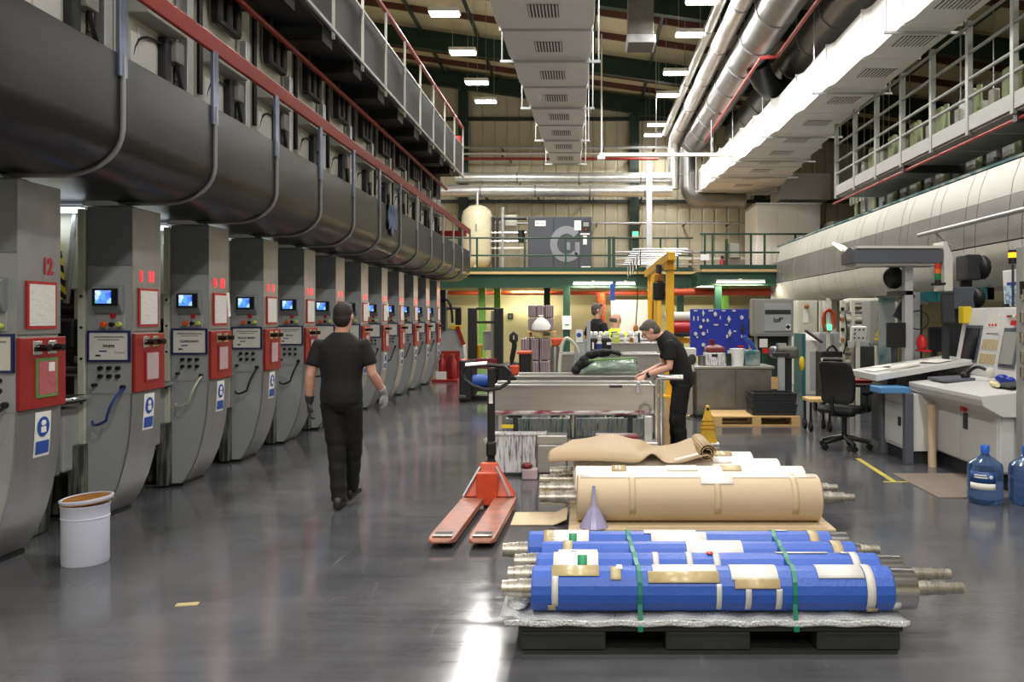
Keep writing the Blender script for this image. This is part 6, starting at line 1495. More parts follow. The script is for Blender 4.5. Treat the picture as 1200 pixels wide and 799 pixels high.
MB().box(wx(675, 10.5), wx(683, 10.5), 10.485, 10.5, wz(401, 10.5), wz(386, 10.5)).build('card', 'white', t); MB().cyl((wx(678.5, 10.5), 10.478, wz(392.5, 10.5)), (wx(678.5, 10.5), 10.485, wz(392.5, 10.5)), .03, n=18).build('blue_disc', 'label_blue', t)
MB().box(wx(687.5, 10.5), wx(692, 10.5), 10.44, 10.49, .0, wz(376, 10.5)).build('post', 'cab_grey', t, bevel=.004)
t = thing('gas_cylinder', 'grey metal canister with orange plastic on top', 'canister', (wx(650, 10.4), 10.5, 0))
MB().lathe([(0, 0), (.06, 0), (.06, wz(408, 10.5)), (.045, wz(404, 10.5)), (0, wz(404, 10.5))], (wx(650.5, 10.5), 10.5, 0), 18).build('body', 'bench_steel', t, smooth=True)
MB().prism([(wx(646, 10.5), wz(396, 10.5)), (wx(663, 10.5), wz(396, 10.5)), (wx(655, 10.5), wz(405, 10.5)), (wx(648, 10.5), wz(406, 10.5))], 'y', 10.42, 10.56).build('orange_plastic', 'orange', t, bevel=.02)
t = thing('clear_hose', 'loop of clear hose arching beside the grey panel', 'hose', (wx(664, 10.3), 10.3, .7))
MB().tube(bend((wx(655, 10.3), 10.3, .72), (wx(655, 10.3), 10.3, wz(385, 10.3)), (wx(668, 10.3), 10.32, wz(398, 10.3)), 8) + bend((wx(668, 10.3), 10.32, wz(398, 10.3)), (wx(676, 10.3), 10.33, wz(404, 10.3)), (wx(678, 10.3), 10.36, wz(414, 10.3)), 6)[1:], .022, 10).build('loop', 'hose_clear', t, smooth=True)
t = thing('metal_can', 'shiny metal can at the hands of the bending man', 'can', (wx(752, 9.7), 9.8, wz(440, 9.75)))
cxn = wx(753, 9.8)
MB().lathe([(0, .90), (.055, .90), (.055, wz(436, 9.8)), (.06, wz(434.5, 9.8)), (.0, wz(434.5, 9.8))], (cxn, 9.8, 0), 20).build('body', 'chrome', t, smooth=True)
MB().tube(bend((cxn + .05, 9.78, .93), (cxn + .12, 9.78, .96), (cxn + .05, 9.78, 1.0)), .01, 6).build('handle', 'chrome', t, smooth=True)
# bottle shelf
t = thing('bottle_shelf', 'white shelf unit carrying the row of capped bottles', 'shelf', (wx(728, 13), 12.95, 0))
e = 12.95
MB().box(wx(690, e), wx(772, e), e - .1, e + .25, wz(398, e), wz(395.5, e)).build('top_board', 'white', t); MB().box(wx(715, e), wx(772, e), e, e + .03, .8, wz(398, e)).build('front_board', 'off_white', t)
for px in (692, 768): MB().box(wx(px, e), wx(px + 3, e), e, e + .2, 0, wz(398, e)).build('leg', 'off_white', t)
zb_ = wz(395.5, e)
for k, px in enumerate((686, 692, 698, 704, 711, 719, 729, 738, 746, 755, 766)):
    if px < 691: continue
    x = wx(px, e); dark_ = px in (719, 755)
    t = thing('capped_bottle', ('dark' if dark_ else 'white') + ' capped bottle on the white shelf, %s from the left' % ordinal[k - 1], 'bottle', (x, e, zb_), 'bottles on the white shelf')
    MB().lathe([(0, zb_), (.045, zb_), (.045, zb_ + .04), (.03, zb_ + .05)], (x, e, 0), 14).build('body', 'box_grey' if not dark_ else 'charcoal', t, smooth=True); MB().lathe([(.034, zb_ + .05), (.034, zb_ + .085), (.02, zb_ + .095), (0, zb_ + .095)], (x, e, 0), 14).build('cap', 'white' if not dark_ else 'hose_blue', t, smooth=True)
for k, (px, w, m, lab) in enumerate(((722, 9, 'knob_green', 'pale yellow-green carton on the farthest trough'), (733, 5, 'white', 'white round pot on the farthest trough'), (740, 4, 'ochre', 'brown jar beside the white pots on the farthest trough'), (745, 6, 'white', 'white pot right of the brown jar on the farthest trough'), (749, 3, 'charcoal', 'dark bottle at the right of the pots'))):
    x = wx(px, 12.15); r = w / F * 12.15 / 2; z0 = wz(402, 12.2) + .008; h = (.14, .08, .09, .09, .14)[k]
    t = thing('ink_pot', lab, 'pot', (x, 12.19, z0))
    if k == 0: MB().box(x - r, x + r, 12.17, 12.235, z0, z0 + h).build('body', m, t, bevel=.006); MB().box(x - r * .7, x + r * .7, 12.168, 12.17, z0 + .08, z0 + .11).build('label', 'paper', t)
    else: MB().lathe([(0, z0), (r, z0), (r, z0 + h * .75), (r * .7, z0 + h * .8), (r * .7, z0 + h), (0, z0 + h)], (x, 12.19, 0), 14).build('body', m, t, smooth=True); MB().lathe([(r * .75, z0 + h * .82), (r * .75, z0 + h * 1.02), (0, z0 + h * 1.02)], (x, 12.19, 0), 12).build('lid', 'white' if k != 4 else 'black', t)

# ================================================================ PALLET TRUCK
pt = thing('pallet_truck', 'orange hand pallet truck with worn forks and black tiller', 'pallet truck', (-.9, 7.2, 0))
def fork(xa_, xb_, w):
    # from tip (near) to heel (far)
    rr = []
    for y, k, zz in ((5.80, 0, .060), (5.82, .8, .075), (5.90, 1, .085), (7.15, 1, .085)):
        u = (y - 5.8) / 1.35; xc = xa_ + (xb_ - xa_) * u; ww = w / 2 * (.62 + .38 * k)
        rr.append([(xc - ww, y, .03 if y > 5.85 else .045), (xc + ww, y, .03 if y > 5.85 else .045), (xc + ww, y, zz), (xc - ww, y, zz)])
    f = MB().rings(rr).build('fork', 'fork_rust', pt, bevel=.008)
    ct = xa_ + (xb_ - xa_) * .09
    MB().box(ct - .06, ct + .06, 5.90, 5.97, .084, .0875).build('tip_slot', 'black', f)
    MB().box(ct - .07, ct + .07, 5.84, 5.89, .0845, .089).build('tip_plate', 'steel', f)
    MB().cyl((ct - .05, 6.02, .035), (ct + .05, 6.02, .035), .035, n=12).build('roller', 'black', pt, smooth=True)
fork(-1.03, -.98, .19); fork(-.745, -.70, .19)
MB().rings([[(-1.06, 7.10, .09), (-.62, 7.10, .09), (-.62, 7.25, .09), (-1.06, 7.25, .09)], [(-.96, 7.2, .30), (-.76, 7.2, .30), (-.76, 7.28, .30), (-.96, 7.28, .30)], [(-.93, 7.22, .36), (-.79, 7.22, .36), (-.79, 7.29, .36), (-.93, 7.29, .36)]]).build('frame_plate', 'orange', pt, bevel=.01)
MB().box(-.95, -.77, 7.08, 7.14, .02, .30).build('front_plate', 'orange', pt, bevel=.01)
for s in (-1, 1): MB().tube([(-.86 + s * .2, 7.08, .10), (-.86 + s * .07, 7.2, .33)], .012, 6).build('brace', 'galv', pt, smooth=True)
MB().cyl((-.92, 7.42, .09), (-.80, 7.42, .09), .09, n=18).build('steer_wheel', 'black', pt, smooth=True)
MB().cyl((-.86, 7.36, .09), (-.86, 7.36, .36), .05, n=14).build('pump', 'dark_metal', pt, smooth=True)
MB().box(-.895, -.83, 7.42, 7.48, .22, 1.18).build('tiller', 'black', pt, bevel=.012)
MB().box(-.905, -.82, 7.40, 7.50, .38, .52).build('tiller_joint', 'black', pt, bevel=.02)
MB().box(-.88, -.845, 7.415, 7.42, .86, .98).build('label', 'white', pt)
hl = [(-1.09, 7.44, 1.19), (-.90, 7.44, 1.205), (-.74, 7.43, 1.19), (-.69, 7.42, 1.14), (-.70, 7.41, 1.05), (-.78, 7.40, 1.0), (-.90, 7.40, .98), (-1.03, 7.41, 1.02), (-1.10, 7.42, 1.07), (-1.12, 7.43, 1.14)]
MB().tube(hl, .018, 8, closed=True).build('handle_loop', 'black', pt, smooth=True)
MB().cyl((-1.09, 7.44, 1.2), (-.90, 7.44, 1.215), .022, n=8).build('grip', 'galv', pt, smooth=True)

# ================================================================ BROWN ROLLS
bb = thing('board_base', 'low pale wooden base under the brown rolls', 'base', (.9, 7.0, 0))
for k in range(7): MB().box(-.14, 1.86, 6.18 + k * .255, 6.425 + k * .255, .022, .05).build('plank', 'kraft_light', bb, bevel=.004)
for x in (-.1, .9, 1.72): MB().box(x, x + .1, 6.2, 7.92, 0, .022).build('runner', 'kraft_light', bb)
t = thing('cardboard_strip', 'long narrow board lying in front of the brown rolls', 'board', (1.0, 6.2, .05))
MB().box(.3, 1.0, 6.19, 6.24, .05, .06).build('board', 'kraft', t); MB().box(1.0, 1.8, 6.19, 6.24, .05, .058).build('end_board', 'kraft', t)
cw = MB().sheet(lambda u, v: (-.60 + .44 * u, 6.48 + .42 * v, .006 + .16 * max(0, u - .80) ** .8), 12, 4)
single(cw, 'corrugated_offcut', 'kraft_light', 'curled corrugated cardboard offcut beside the pallet truck fork', 'cardboard', solid=.006)
RBR = .178
def roll_patch(x0, x1, a0, a1, cy, cz, r, n=8):
    a0, a1 = math.radians(a0), math.radians(a1)
    return MB().sheet(lambda u, v: (x0 + (x1 - x0) * u, cy - r * math.sin(a0 + (a1 - a0) * v), cz + r * math.cos(a0 + (a1 - a0) * v)), max(1, int((x1 - x0) / .2)), n)
def shaft(t, x, sgn, cy, cz, segs, mat='shaft'):
    for L, r in segs:
        MB().cyl((x, cy, cz), (x + sgn * L, cy, cz), r, n=16).build('shaft', mat, t, smooth=True); x += sgn * L
brs = [(6.45, -.08, 1.80, 'kraft', 'front brown paper-wrapped roll with bare steel shafts'), (6.815, -.10, 1.78, 'wrap_white', 'second paper-wrapped roll, white plastic over its top'), (7.18, -.12, 1.66, 'wrap_white', 'third paper-wrapped roll from the front, under the loose brown sheet'), (7.545, -.05, 1.50, 'wrap_white', 'rearmost paper-wrapped roll, below the bending man')]
for k, (cy, a, b, m, lab) in enumerate(brs):
    cz = .05 + RBR
    t = thing('wrapped_roll', lab, 'roll', ((a + b) / 2, cy, .05), 'brown paper-wrapped rolls')
    rr_ = [(a, RBR * .9), (a + .012, RBR), (b - .012, RBR), (b, RBR * .9)]
    MB().tube([(x, cy, cz) for x, r in rr_], [r for x, r in rr_], 28).build('wrapping', m, t, smooth=True)
    for x, s in ((a, -1), (b, 1)): shaft(t, x, s, cy, cz, ((.10, .055), (.10, .05), (.09, .043)) if s < 0 else ((.10, .05), (.10, .042), (.08, .03)))
    if k == 0:
        roll_patch(a + .03, b - .03, -40, 22, cy, cz, RBR + .003).build('plastic_film', 'wrap_white', t, smooth=True, solid=.002)
        for x in (a + .4, a + 1.05, b - .24): roll_patch(x, x + .05, -30, 120, cy, cz, RBR + .005).build('tape', 'kraft_light', t, smooth=True, solid=.001)
        roll_patch(a + .95, a + 1.2, -5, 45, cy, cz, RBR + .006).build('paper_label', 'paper', t, smooth=True, solid=.001)
    else:
        for x, w in ((a + .3, .12), (a + .75, .25), (a + 1.2, .16)): roll_patch(x, x + w, -35, 30, cy, cz, RBR + .006).build('paper_label', ('paper', 'tape_tan', 'kraft_light')[(k + int(x * 4)) % 3], t, smooth=True, solid=.001)
# the loose brown sheet on top
def sstep(a, b, x):
    k = max(0.0, min(1.0, (x - a) / (b - a))); return k * k * (3 - 2 * k)
def sheet_fn(u, v):
    # u along x, v from front to back
    x = -.33 + 1.36 * u + .20 * v * (1 - u) * sstep(0, .5, v)
    y = 6.96 + .70 * v
    left = 1 - sstep(.52, .66, u)
    lip = .085 * (1 - math.exp(-v / .10)) * left                      # front edge curls down on the left
    z = .415 + lip + .012 * math.sin(7 * u)
    z += .085 * math.exp(-((u - .645) / .055) ** 2) * math.exp(-v / .5)   # the hollow wave
    z += .045 * sstep(.15, 1.0, v) * math.exp(-((u - .30) / .13) ** 2)       # raised back corner
    z += .06 * sstep(.1, 1.0, v) * sstep(.45, .9, u)
    z += .05 * sstep(.80, 1.0, u)
    return (x, y, z)
kt = thing('kraft_sheet', 'loose wavy brown kraft paper sheet lying on the wrapped rolls', 'paper', (.4, 7.3, .37))
MB().sheet(sheet_fn, 60, 24).build('sheet', 'kraft_sheet', kt, smooth=True, solid=.006)
# rolled end at the right
sp_ = []
for i in range(40):
    a = i / 39 * 4.6 * PI; r = .075 - .045 * i / 39
    sp_.append((r * math.cos(a), r * math.sin(a)))
o = MB(); n_ = len(sp_); xr, yr, zr = 1.02, 7.1, .485
pa = []
for yv in (6.99, 7.66):
    pa.append([(xr + x_, yv, zr + z_) for x_, z_ in sp_])
for i in range(n_ - 1):
    o.add([pa[0][i], pa[0][i + 1], pa[1][i + 1], pa[1][i]], [(0, 1, 2, 3)])
o.build('rolled_end', 'kraft_sheet', kt, smooth=True, solid=.004)
single(MB().sheet(lambda u, v: (.74 + .20 * u, 6.965 + .05 * v + .02 * u, .432 + .045 * u), 4, 2), 'white_strip', 'wrap_white', 'white edge strip lying along the brown sheet', 'strip', solid=.004)
# funnel
fn = thing('funnel', 'pale lilac plastic funnel standing upside down by the brown roll', 'funnel', (.05, 6.24, .05))
MB().lathe([(.105, .0), (.108, .004), (.105, .012), (.03, .145), (.022, .16), (.012, .31), (.008, .31), (.016, .16), (.026, .145), (.10, .008)], (.05, 6.24, 0.051), 28).build('cone', 'funnel', fn, smooth=True)
for k in range(6):
    a = k * PI / 3 + .2; MB().tube([(.05 + .103 * math.cos(a), 6.24 + .103 * math.sin(a), .066), (.05 + .034 * math.cos(a), 6.24 + .034 * math.sin(a), .19)], .004, 5).build('rib', 'funnel', fn, smooth=True)

# ================================================================ BLUE CYLINDERS ON THE BLACK PALLET
bp = thing('black_pallet', 'black plastic pallet carrying the blue wrapped cylinders', 'pallet', (.6, 4.6, 0))
PX0, PX1, PY0, PY1 = -.33, 1.525, 3.99, 5.2
MB().box(PX0, PX1, PY0, PY0 + .14, .115, .165).build('deck_board', 'pallet_black', bp, bevel=.006)
for k in range(1, 6): MB().box(PX0 + .01, PX1 - .01, PY0 + .02 + k * .205, PY0 + .16 + k * .205, .125, .162).build('deck_board', 'pallet_black', bp, bevel=.006)
for y in (PY0 + .01, PY0 + .53, PY1 - .16):
    for a, b in ((PX0 + .01, .09), (.38, .79), (1.11, PX1 - .01)):
        MB().box(a, b, y, y + .14, .022, .113).build('block', 'pallet_black', bp, bevel=.008)
    MB().box(PX0 + .02, PX1 - .02, y + .005, y + .135, .0, .02).build('bottom_board', 'pallet_black', bp)
RB = .107
def bubble(u, v):
    x = -.42 + 1.97 * u; y = PY0 - .012 + 1.18 * v
    return (x, y, .172 + .006 * math.sin(61 * u) * math.sin(23 * v) + .005 * math.sin(17 * u + 3 * v) + (.02 if u < .04 else 0))
bbl = thing('bubble_wrap', 'clear bubble wrap spread between the pallet and blue cylinders', 'bubble wrap', (.6, 4.6, .165))
MB().sheet(bubble, 60, 24).build('sheet', 'bubble', bbl, smooth=True, solid=.006)
MB().sheet(lambda u, v: (-.40 + 1.95 * u, PY0 - .014 - .004 * v, .176 - .028 * v + .004 * math.sin(50 * u)), 60, 3).build('hanging_edge', 'bubble', bbl, smooth=True, solid=.005)
MB().ell((-.345, 4.2, .205), (.06, .16, .03), 14, 8).build('crumple', 'bubble', bbl, smooth=True)
cyls = [(4.105, 624, 1041, 1068, 1128, 'front blue-wrapped cylinder with chrome end, nearest the camera'),
        (4.33, 629, 1027, 1053, 1113, 'second blue-wrapped cylinder, white and green label on its left'),
        (4.555, 635, 1000, 1006, 1043, 'third blue-wrapped cylinder with long white paper mid-way'),
        (4.78, 620, 971, 991, 1030, 'rearmost blue-wrapped cylinder on the black pallet')]
cyl_obj = []
for k, (cy, pa_, pb_, pc_, pd_, lab) in enumerate(cyls):
    a, b, c_, d_ = (wx(p, cy) for p in (pa_, pb_, pc_, pd_)); cz = .182 + RB
    t = thing('wrapped_cylinder', lab, 'cylinder', ((a + b) / 2, cy, .182), 'blue-wrapped print cylinders')
    ph = .12 * k
    def ring(x, r): return [(x, cy + r * math.cos(2 * PI * j / 16 + ph), cz + r * math.sin(2 * PI * j / 16 + ph)) for j in range(16)]
    MB().rings([ring(a, RB), ring(b, RB)]).build('blue_sleeve', 'blue_wrap', t, bevel=.006)
    MB().cyl((b, cy, cz), (c_, cy, cz), RB * .96, n=40).build('chrome_face', 'chrome', t, smooth=True)
    shaft(t, a, -1, cy, cz, ((.075, .046), (.04, .042), (.035, .038)))
    L = d_ - c_
    shaft(t, c_, 1, cy, cz, ((L * .35, .036), (L * .3, .032), (L * .35, .027)))
    cyl_obj.append((t, cy, cz))
def patch(k, p0, p1, a0, a1, mat, name, lift=.004):
    t, cy, cz = cyl_obj[k]
    return roll_patch(wx(p0, cy), wx(p1, cy), a0, a1, cy, cz, RB + lift).build(name, mat, t, smooth=True, solid=.0012)
# front cylinder
patch(0, 647, 702, -5, 42, 'tape_tan', 'tape'); patch(0, 647.5, 655, 40, 120, 'tape', 'tape'); patch(0, 643, 652, 118, 140, 'tape_tan', 'tape')
patch(0, 715, 727, 5, 52, 'tape_tan', 'tape_scrap'); patch(0, 722, 729, -5, 20, 'white', 'tape_scrap', .006)
patch(0, 764, 838, -22, 30, 'paper', 'paper_sheet'); patch(0, 758, 840, 28, 60, 'tape_tan', 'tape', .006); patch(0, 836, 842, 62, 135, 'tape', 'tape')
patch(0, 854, 908, -20, 52, 'paper', 'paper_sheet'); patch(0, 857, 909, 50, 74, 'tape_tan', 'tape', .006); patch(0, 869, 876, 74, 135, 'tape', 'tape'); patch(0, 904, 911, 74, 135, 'tape', 'tape')
patch(0, 954, 1007, -15, 48, 'print_lines', 'printed_sheet'); patch(0, 1008, 1018, -20, 132, 'tape', 'tape', .006); patch(0, 1010, 1022, 128, 145, 'tape_tan', 'tape', .007)
# second
patch(1, 649, 701, -30, 62, 'paper', 'paper_sheet'); patch(1, 677, 688, 15, 52, 'logo_green', 'green_logo', .006); patch(1, 764, 771, -10, 70, 'tape', 'tape'); patch(1, 803, 810, -20, 65, 'tape', 'tape'); patch(1, 834, 842, -10, 65, 'tape', 'tape')
patch(1, 909, 970, -22, 4, 'tape', 'tape'); patch(1, 994, 1003, -20, 70, 'tape', 'tape'); patch(1, 985, 993, -22, 5, 'tape', 'tape'); patch(1, 828, 835, -22, 12, 'red_btn', 'red_mark', .006)
# third
patch(2, 660, 671, -30, 60, 'tape_tan', 'tape'); patch(2, 655, 700, 40, 75, 'paper', 'paper_sheet'); patch(2, 669, 676, 45, 72, 'logo_green', 'green_logo', .006)
patch(2, 803, 868, -25, 60, 'paper', 'paper_sheet'); patch(2, 803, 868, 58, 72, 'tape_tan', 'tape', .006); patch(2, 972, 984, -25, 65, 'tape_tan', 'tape')
# fourth
patch(3, 638, 650, -30, 70, 'tape_tan', 'tape'); patch(3, 648, 690, -25, 60, 'paper', 'paper_sheet'); patch(3, 667, 676, 20, 60, 'logo_green', 'green_logo', .006); patch(3, 754, 815, -40, 20, 'paper', 'paper_sheet'); patch(3, 762, 826, 15, 60, 'paper', 'paper_sheet', .006); patch(3, 945, 956, -30, 70, 'tape_tan', 'tape'); patch(3, 908, 922, -25, 0, 'white', 'tape_scrap')
for lab, p_far, p_near in (('left green strap over the blue cylinders', 735, 750), ('right green strap over the blue cylinders', 905, 932)):
    pts = []
    ys_ = [q[1] for q in cyl_obj][::-1]
    czv = .182 + RB
    X = lambda y: wx(p_near, 4.0) + (wx(p_far, 4.8) - wx(p_near, 4.0)) * (y - 4.0) / .8
    pts.append((4.78 + RB + .06, .14))
    for cy in ys_:
        for a in ((70, 35, 0, -35) if cy == ys_[0] else (30, 0, -30) if cy != ys_[-1] else (30, 0, -30, -60, -90, -115)):
            q = math.radians(a); pts.append((cy + (RB + .007) * math.sin(q), czv + (RB + .007) * math.cos(q)))
    pts += [(3.975, .16), (3.977, .12)]
    rr = [[(X(y) - .011, y, z), (X(y) + .011, y, z), (X(y) + .011, y - .0, z + .003), (X(y) - .011, y, z + .003)] for y, z in pts]
    t = thing('green_strap', lab, 'strap', (X(4.4), 4.4, .12), 'green straps over the cylinders')
    b_ = MB()
    for r0_, r1_ in zip(rr, rr[1:]): pass
    b_.rings(rr).build('band', 'strap_green', t)
    MB().box(X(3.975) - .013, X(3.975) + .013, 3.962, 3.98, .125, .15).build('clip', 'strap_green', t)

# ================================================================ WHITE BUCKET
bk_ = thing('white_bucket', 'white metal bucket with tilted ochre lid on the floor', 'bucket', (-3.345, 5.52, 0))
x, y = -3.345, 5.52
MB().lathe([(0, .0), (.137, .0), (.142, .01), (.142, .30), (.146, .303), (.146, .31), (.143, .313), (.145, .38), (.149, .385), (.149, .395), (.0, .395)], (x, y, 0), 40).build('body', 'bucket_white', bk_, smooth=True)
tl = Matrix.Rotation(-.07, 3, 'Y') @ Matrix.Rotation(.03, 3, 'X')
lid = MB().lathe([(0, -.004), (.156, -.012), (.161, -.004), (.161, .008), (.148, .012), (.140, .002), (0, .0)], (x + .008, y, .425), 40, tilt=tl).build('lid', 'bucket_white', bk_, smooth=True)
MB().lathe([(0, .004), (.139, .006), (.139, .003)], (x + .008, y, .426), 40, tilt=tl).build('ink_residue', 'ochre', lid, smooth=True)
MB().lathe([(.154, -.015), (.158, -.018), (.158, -.013)], (x + .008, y, .425), 40, tilt=tl).build('lid_drip', 'ochre', lid, smooth=True)
single(MB().obox((-2.27, 4.7, .0025), (.12, .05, .004), (0, 0, .2)), 'paper_scrap', 'tape_tan', 'tan paper scrap on the floor right of the white bucket', 'paper')

# ================================================================ PEOPLE
def hand(mb, wrist, d, nrm, side, infl=0.0, curl=1.0):
    """d: where the fingers point, nrm: where the palm faces, side: +1/-1 on which lateral side the thumb sits"""
    w, d = Vector(wrist), Vector(d).normalized()
    n = Vector(nrm); n = (n - d * n.dot(d)).normalized(); s = d.cross(n)
    mb.tube([w - d * .02, w + d * .015, w + d * .05, w + d * .085, w + d * .098], [(.026 + infl, .019 + infl), (.029 + infl, .019 + infl), (.039 + infl, .016 + infl), (.040 + infl, .014 + infl), (.034 + infl, .010 + infl)], 12, up=s)
    for i, L in enumerate((.068, .077, .072, .055)):
        b = w + d * (.088 - .004 * abs(i - 1)) + s * side * (.031 - .0205 * i)
        pts = [b - d * .02, b]; cur = d.copy(); p = b.copy()
        for seg, fr in enumerate((.42, .32, .26)):
            ang = math.radians((14, 30, 28)[seg]) * curl * (1 + .12 * i)
            cur = (cur * math.cos(ang) + n * math.sin(ang)).normalized() if seg == 0 else (cur * math.cos(ang) + (n - cur * n.dot(cur)).normalized() * math.sin(ang)).normalized()
            p = p + cur * L * fr; pts.append(p.copy())
        mb.tube(pts, [.0095 + infl, .0098 + infl, .009 + infl, .0082 + infl, .006 + infl], 8)
    b = w + d * .022 + s * side * .026; q = (d * .62 + s * side * .62 + n * .42).normalized()
    q2 = (d * .9 + s * side * .15 + n * .4).normalized()
    mb.tube([b - q * .012, b + q * .028, b + q * .028 + q2 * .024, b + q * .028 + q2 * .044], [.013 + infl, .012 + infl, .0105 + infl, .007 + infl], 8)
def vlerp(a, b, t): return tuple(Vector(a).lerp(Vector(b), t))
def remesh(o, vox, it=4):
    m = o.modifiers.new('remesh', 'REMESH'); m.mode = 'VOXEL'; m.voxel_size = vox; m.use_smooth_shade = True
    s = o.modifiers.new('smooth', 'SMOOTH'); s.factor = .5; s.iterations = it
    return o
def person(label, loc, rz, J, hair='hair_dark', skin='skin', shirt='shirt_black', trousers='trousers_black', gloves=None, lower=True, bald=False, collar=False, vest=False, watch=None):
    b = MB()
    tilt = J.get('head_rot', Matrix.Identity(3))
    hc = Vector(J['head'])
    H_ = lambda x, y, z: tuple(hc + tilt @ Vector((x, y, z)))
    # head: skull, jaw, nose, brow, ears
    b.ell(hc + tilt @ Vector((0, -.012, .022)), (.076, .096, .096), 18, 12, tilt)
    b.ell(hc + tilt @ Vector((0, .022, -.045)), (.056, .066, .075), 16, 10, tilt)
    b.tube([H_(0, .082, .022), H_(0, .103, -.012), H_(0, .097, -.030)], [.009, .013, .012], 8)
    b.ell(hc + tilt @ Vector((0, .07, .03)), (.055, .02, .014), 12, 8, tilt)
    b.ell(hc + tilt @ Vector((0, .082, -.062)), (.026, .011, .010), 10, 6, tilt)
    b.ell(hc + tilt @ Vector((0, .075, -.098)), (.024, .018, .016), 10, 6, tilt)
    for s in (-1, 1):
        b.ell(hc + tilt @ Vector((s * .078, -.012, -.005)), (.012, .02, .032), 8, 6, tilt)
        b.ell(hc + tilt @ Vector((s * .034, .060, -.02)), (.022, .018, .02), 8, 6, tilt)
    # neck and trunk
    nk = Vector(J['neck'])
    b.tube([nk - Vector((0, 0, .05)), nk, H_(0, -.015, -.05)], [.066, .058, .056], 14)
    T = J['trunk']                       # list of (point, half width, half depth) from crotch to neck base
    b.tube([p for p, w, d in T], [(w - .012, d - .012) for p, w, d in T], 20, up=(1, 0, 0))
    for s in 'LR':
        sh, el, wr = J['sh' + s], J['el' + s], J['wr' + s]
        b.ell(sh, (.045, .046, .046), 12, 8)
        b.tube([sh, vlerp(sh, el, .35), vlerp(sh, el, .75), el, vlerp(el, wr, .25), vlerp(el, wr, .7), wr], [.046, .050, .043, .040, .044, .035, .028], 14)
        hd_ = J['hand' + s]
        hand(b, wr, hd_[0], hd_[1], hd_[2], 0.0, J.get('curl', 1.0))
        if lower:
            hp, kn, an = J['hip' + s], J['kn' + s], J['an' + s]
            b.tube([hp, vlerp(hp, kn, .3), kn, vlerp(kn, an, .3), an], [.082, .078, .055, .056, .038], 14)
    o = b.build('person', skin, None, smooth=True); remesh(o, .0065, 3)
    o.location = loc; o.rotation_euler.z = rz
    tag(o, label, 'person')
    # face details: eyes
    e_ = MB()
    for s in (-1, 1): e_.ell(hc + tilt @ Vector((s * .033, .0745, .004)), (.011, .007, .006), 8, 6, tilt)
    e_.build('eyes', 'charcoal', o, smooth=True)
    # hair
    h_ = MB()
    if bald:
        h_.ell(hc + tilt @ Vector((0, -.035, -.005)), (.081, .080, .05), 18, 10, tilt)
    else:
        h_.ell(hc + tilt @ Vector((0, -.022, .036)), (.082, .098, .092), 20, 12, tilt)
        h_.ell(hc + tilt @ Vector((0, -.048, -.015)), (.076, .068, .085), 18, 10, tilt)
        h_.ell(hc + tilt @ Vector((0, .045, .088)), (.055, .04, .03), 14, 8, tilt)
    remesh(h_.build('hair', hair, o, smooth=True), .007, 2)
    # shirt
    s_ = MB()
    hem = J.get('hem', 1)
    TT = T[hem:]
    s_.tube([p for p, w, d in TT], [(w + .012, d + .014) for p, w, d in TT], 22, up=(1, 0, 0))
    for s in 'LR':
        sh, el = J['sh' + s], J['el' + s]
        s_.ell(Vector(sh) - Vector((0, 0, .012)), (.062, .066, .062), 14, 8)
        s_.tube([vlerp(T[-4][0], sh, .6), sh, vlerp(sh, el, .3), vlerp(sh, el, .62), vlerp(sh, el, .70)], [.066, .066, .067, .068, .067], 14)
    remesh(s_.build('shirt', shirt, o, smooth=True), .009, 14)
    if collar:
        c_ = MB().tube([nk + Vector((0, -.004, -.035)), nk + Vector((0, .0, .005))], [.075, .068], 16); c_.build('collar', shirt, o, smooth=True)
    if lower:
        t_ = MB()
        t_.tube([p for p, w, d in T[:hem + 2]], [(w + .008, d + .008) for p, w, d in T[:hem + 2]], 20, up=(1, 0, 0))
        for s in 'LR':
            hp, kn, an = J['hip' + s], J['kn' + s], J['an' + s]
            pts, rs = [], []
            for i in range(17):
                u = i / 16
                p = vlerp(hp, kn, u * 2) if u < .5 else vlerp(kn, an, (u - .5) * 2)
                r = .098 + (.078 - .098) * min(1, u * 2) if u < .5 else .078 - .012 * (u - .5) * 2
                r += .005 * math.sin(i * 2.3 + (1 if s == 'L' else 0)) * (1 if u > .35 else .3)
                pts.append(p); rs.append(r)
            pts.append(tuple(Vector(an) - Vector((0, 0, .02)))); rs.append(.068)
            t_.tube(pts, rs, 16)
        remesh(t_.build('trousers', trousers, o, smooth=True), .009, 4)
        for s in 'LR':
            an, td = Vector(J['an' + s]), Vector(J['toe' + s]).normalized()
            up = Vector((0, 0, 1)); sd = td.cross(up).normalized(); up2 = sd.cross(td)
            g = an - up2 * .075
            f_ = MB(); prs = ((-.085, .03, .03), (-.07, .038, .05), (-.01, .040, .062), (.05, .044, .045), (.12, .050, .034), (.17, .044, .028), (.195, .025, .02))
            rr = []
            for yy_, w, h in prs:
                cc = g + td * yy_ + up2 * h
                rr.append([cc + sd * w * math.cos(2 * PI * j / 14) + up2 * h * max(-1, min(1, 1.25 * math.sin(2 * PI * j / 14))) for j in range(14)])
            f_.rings(rr).build('shoe', 'shoe', o, smooth=True, sub=1)
    if gloves:
        for s in 'LR':
            if not gloves.get(s): continue
            g_ = MB(); hd_ = J['hand' + s]; hand(g_, J['wr' + s], hd_[0], hd_[1], hd_[2], .004, J.get('curl', 1.0))
            g_.tube([vlerp(J['wr' + s], J['el' + s], .28), vlerp(J['wr' + s], J['el' + s], .1), J['wr' + s]], [.042, .037, .032], 12)
            remesh(g_.build('glove', gloves[s], o, smooth=True), .006, 2)
    if watch:
        w0 = vlerp(J['wr' + watch], J['el' + watch], .08); w1 = vlerp(J['wr' + watch], J['el' + watch], .2)
        MB().tube([w0, w1], [.034, .037], 14).build('watch', 'black', o, smooth=True)
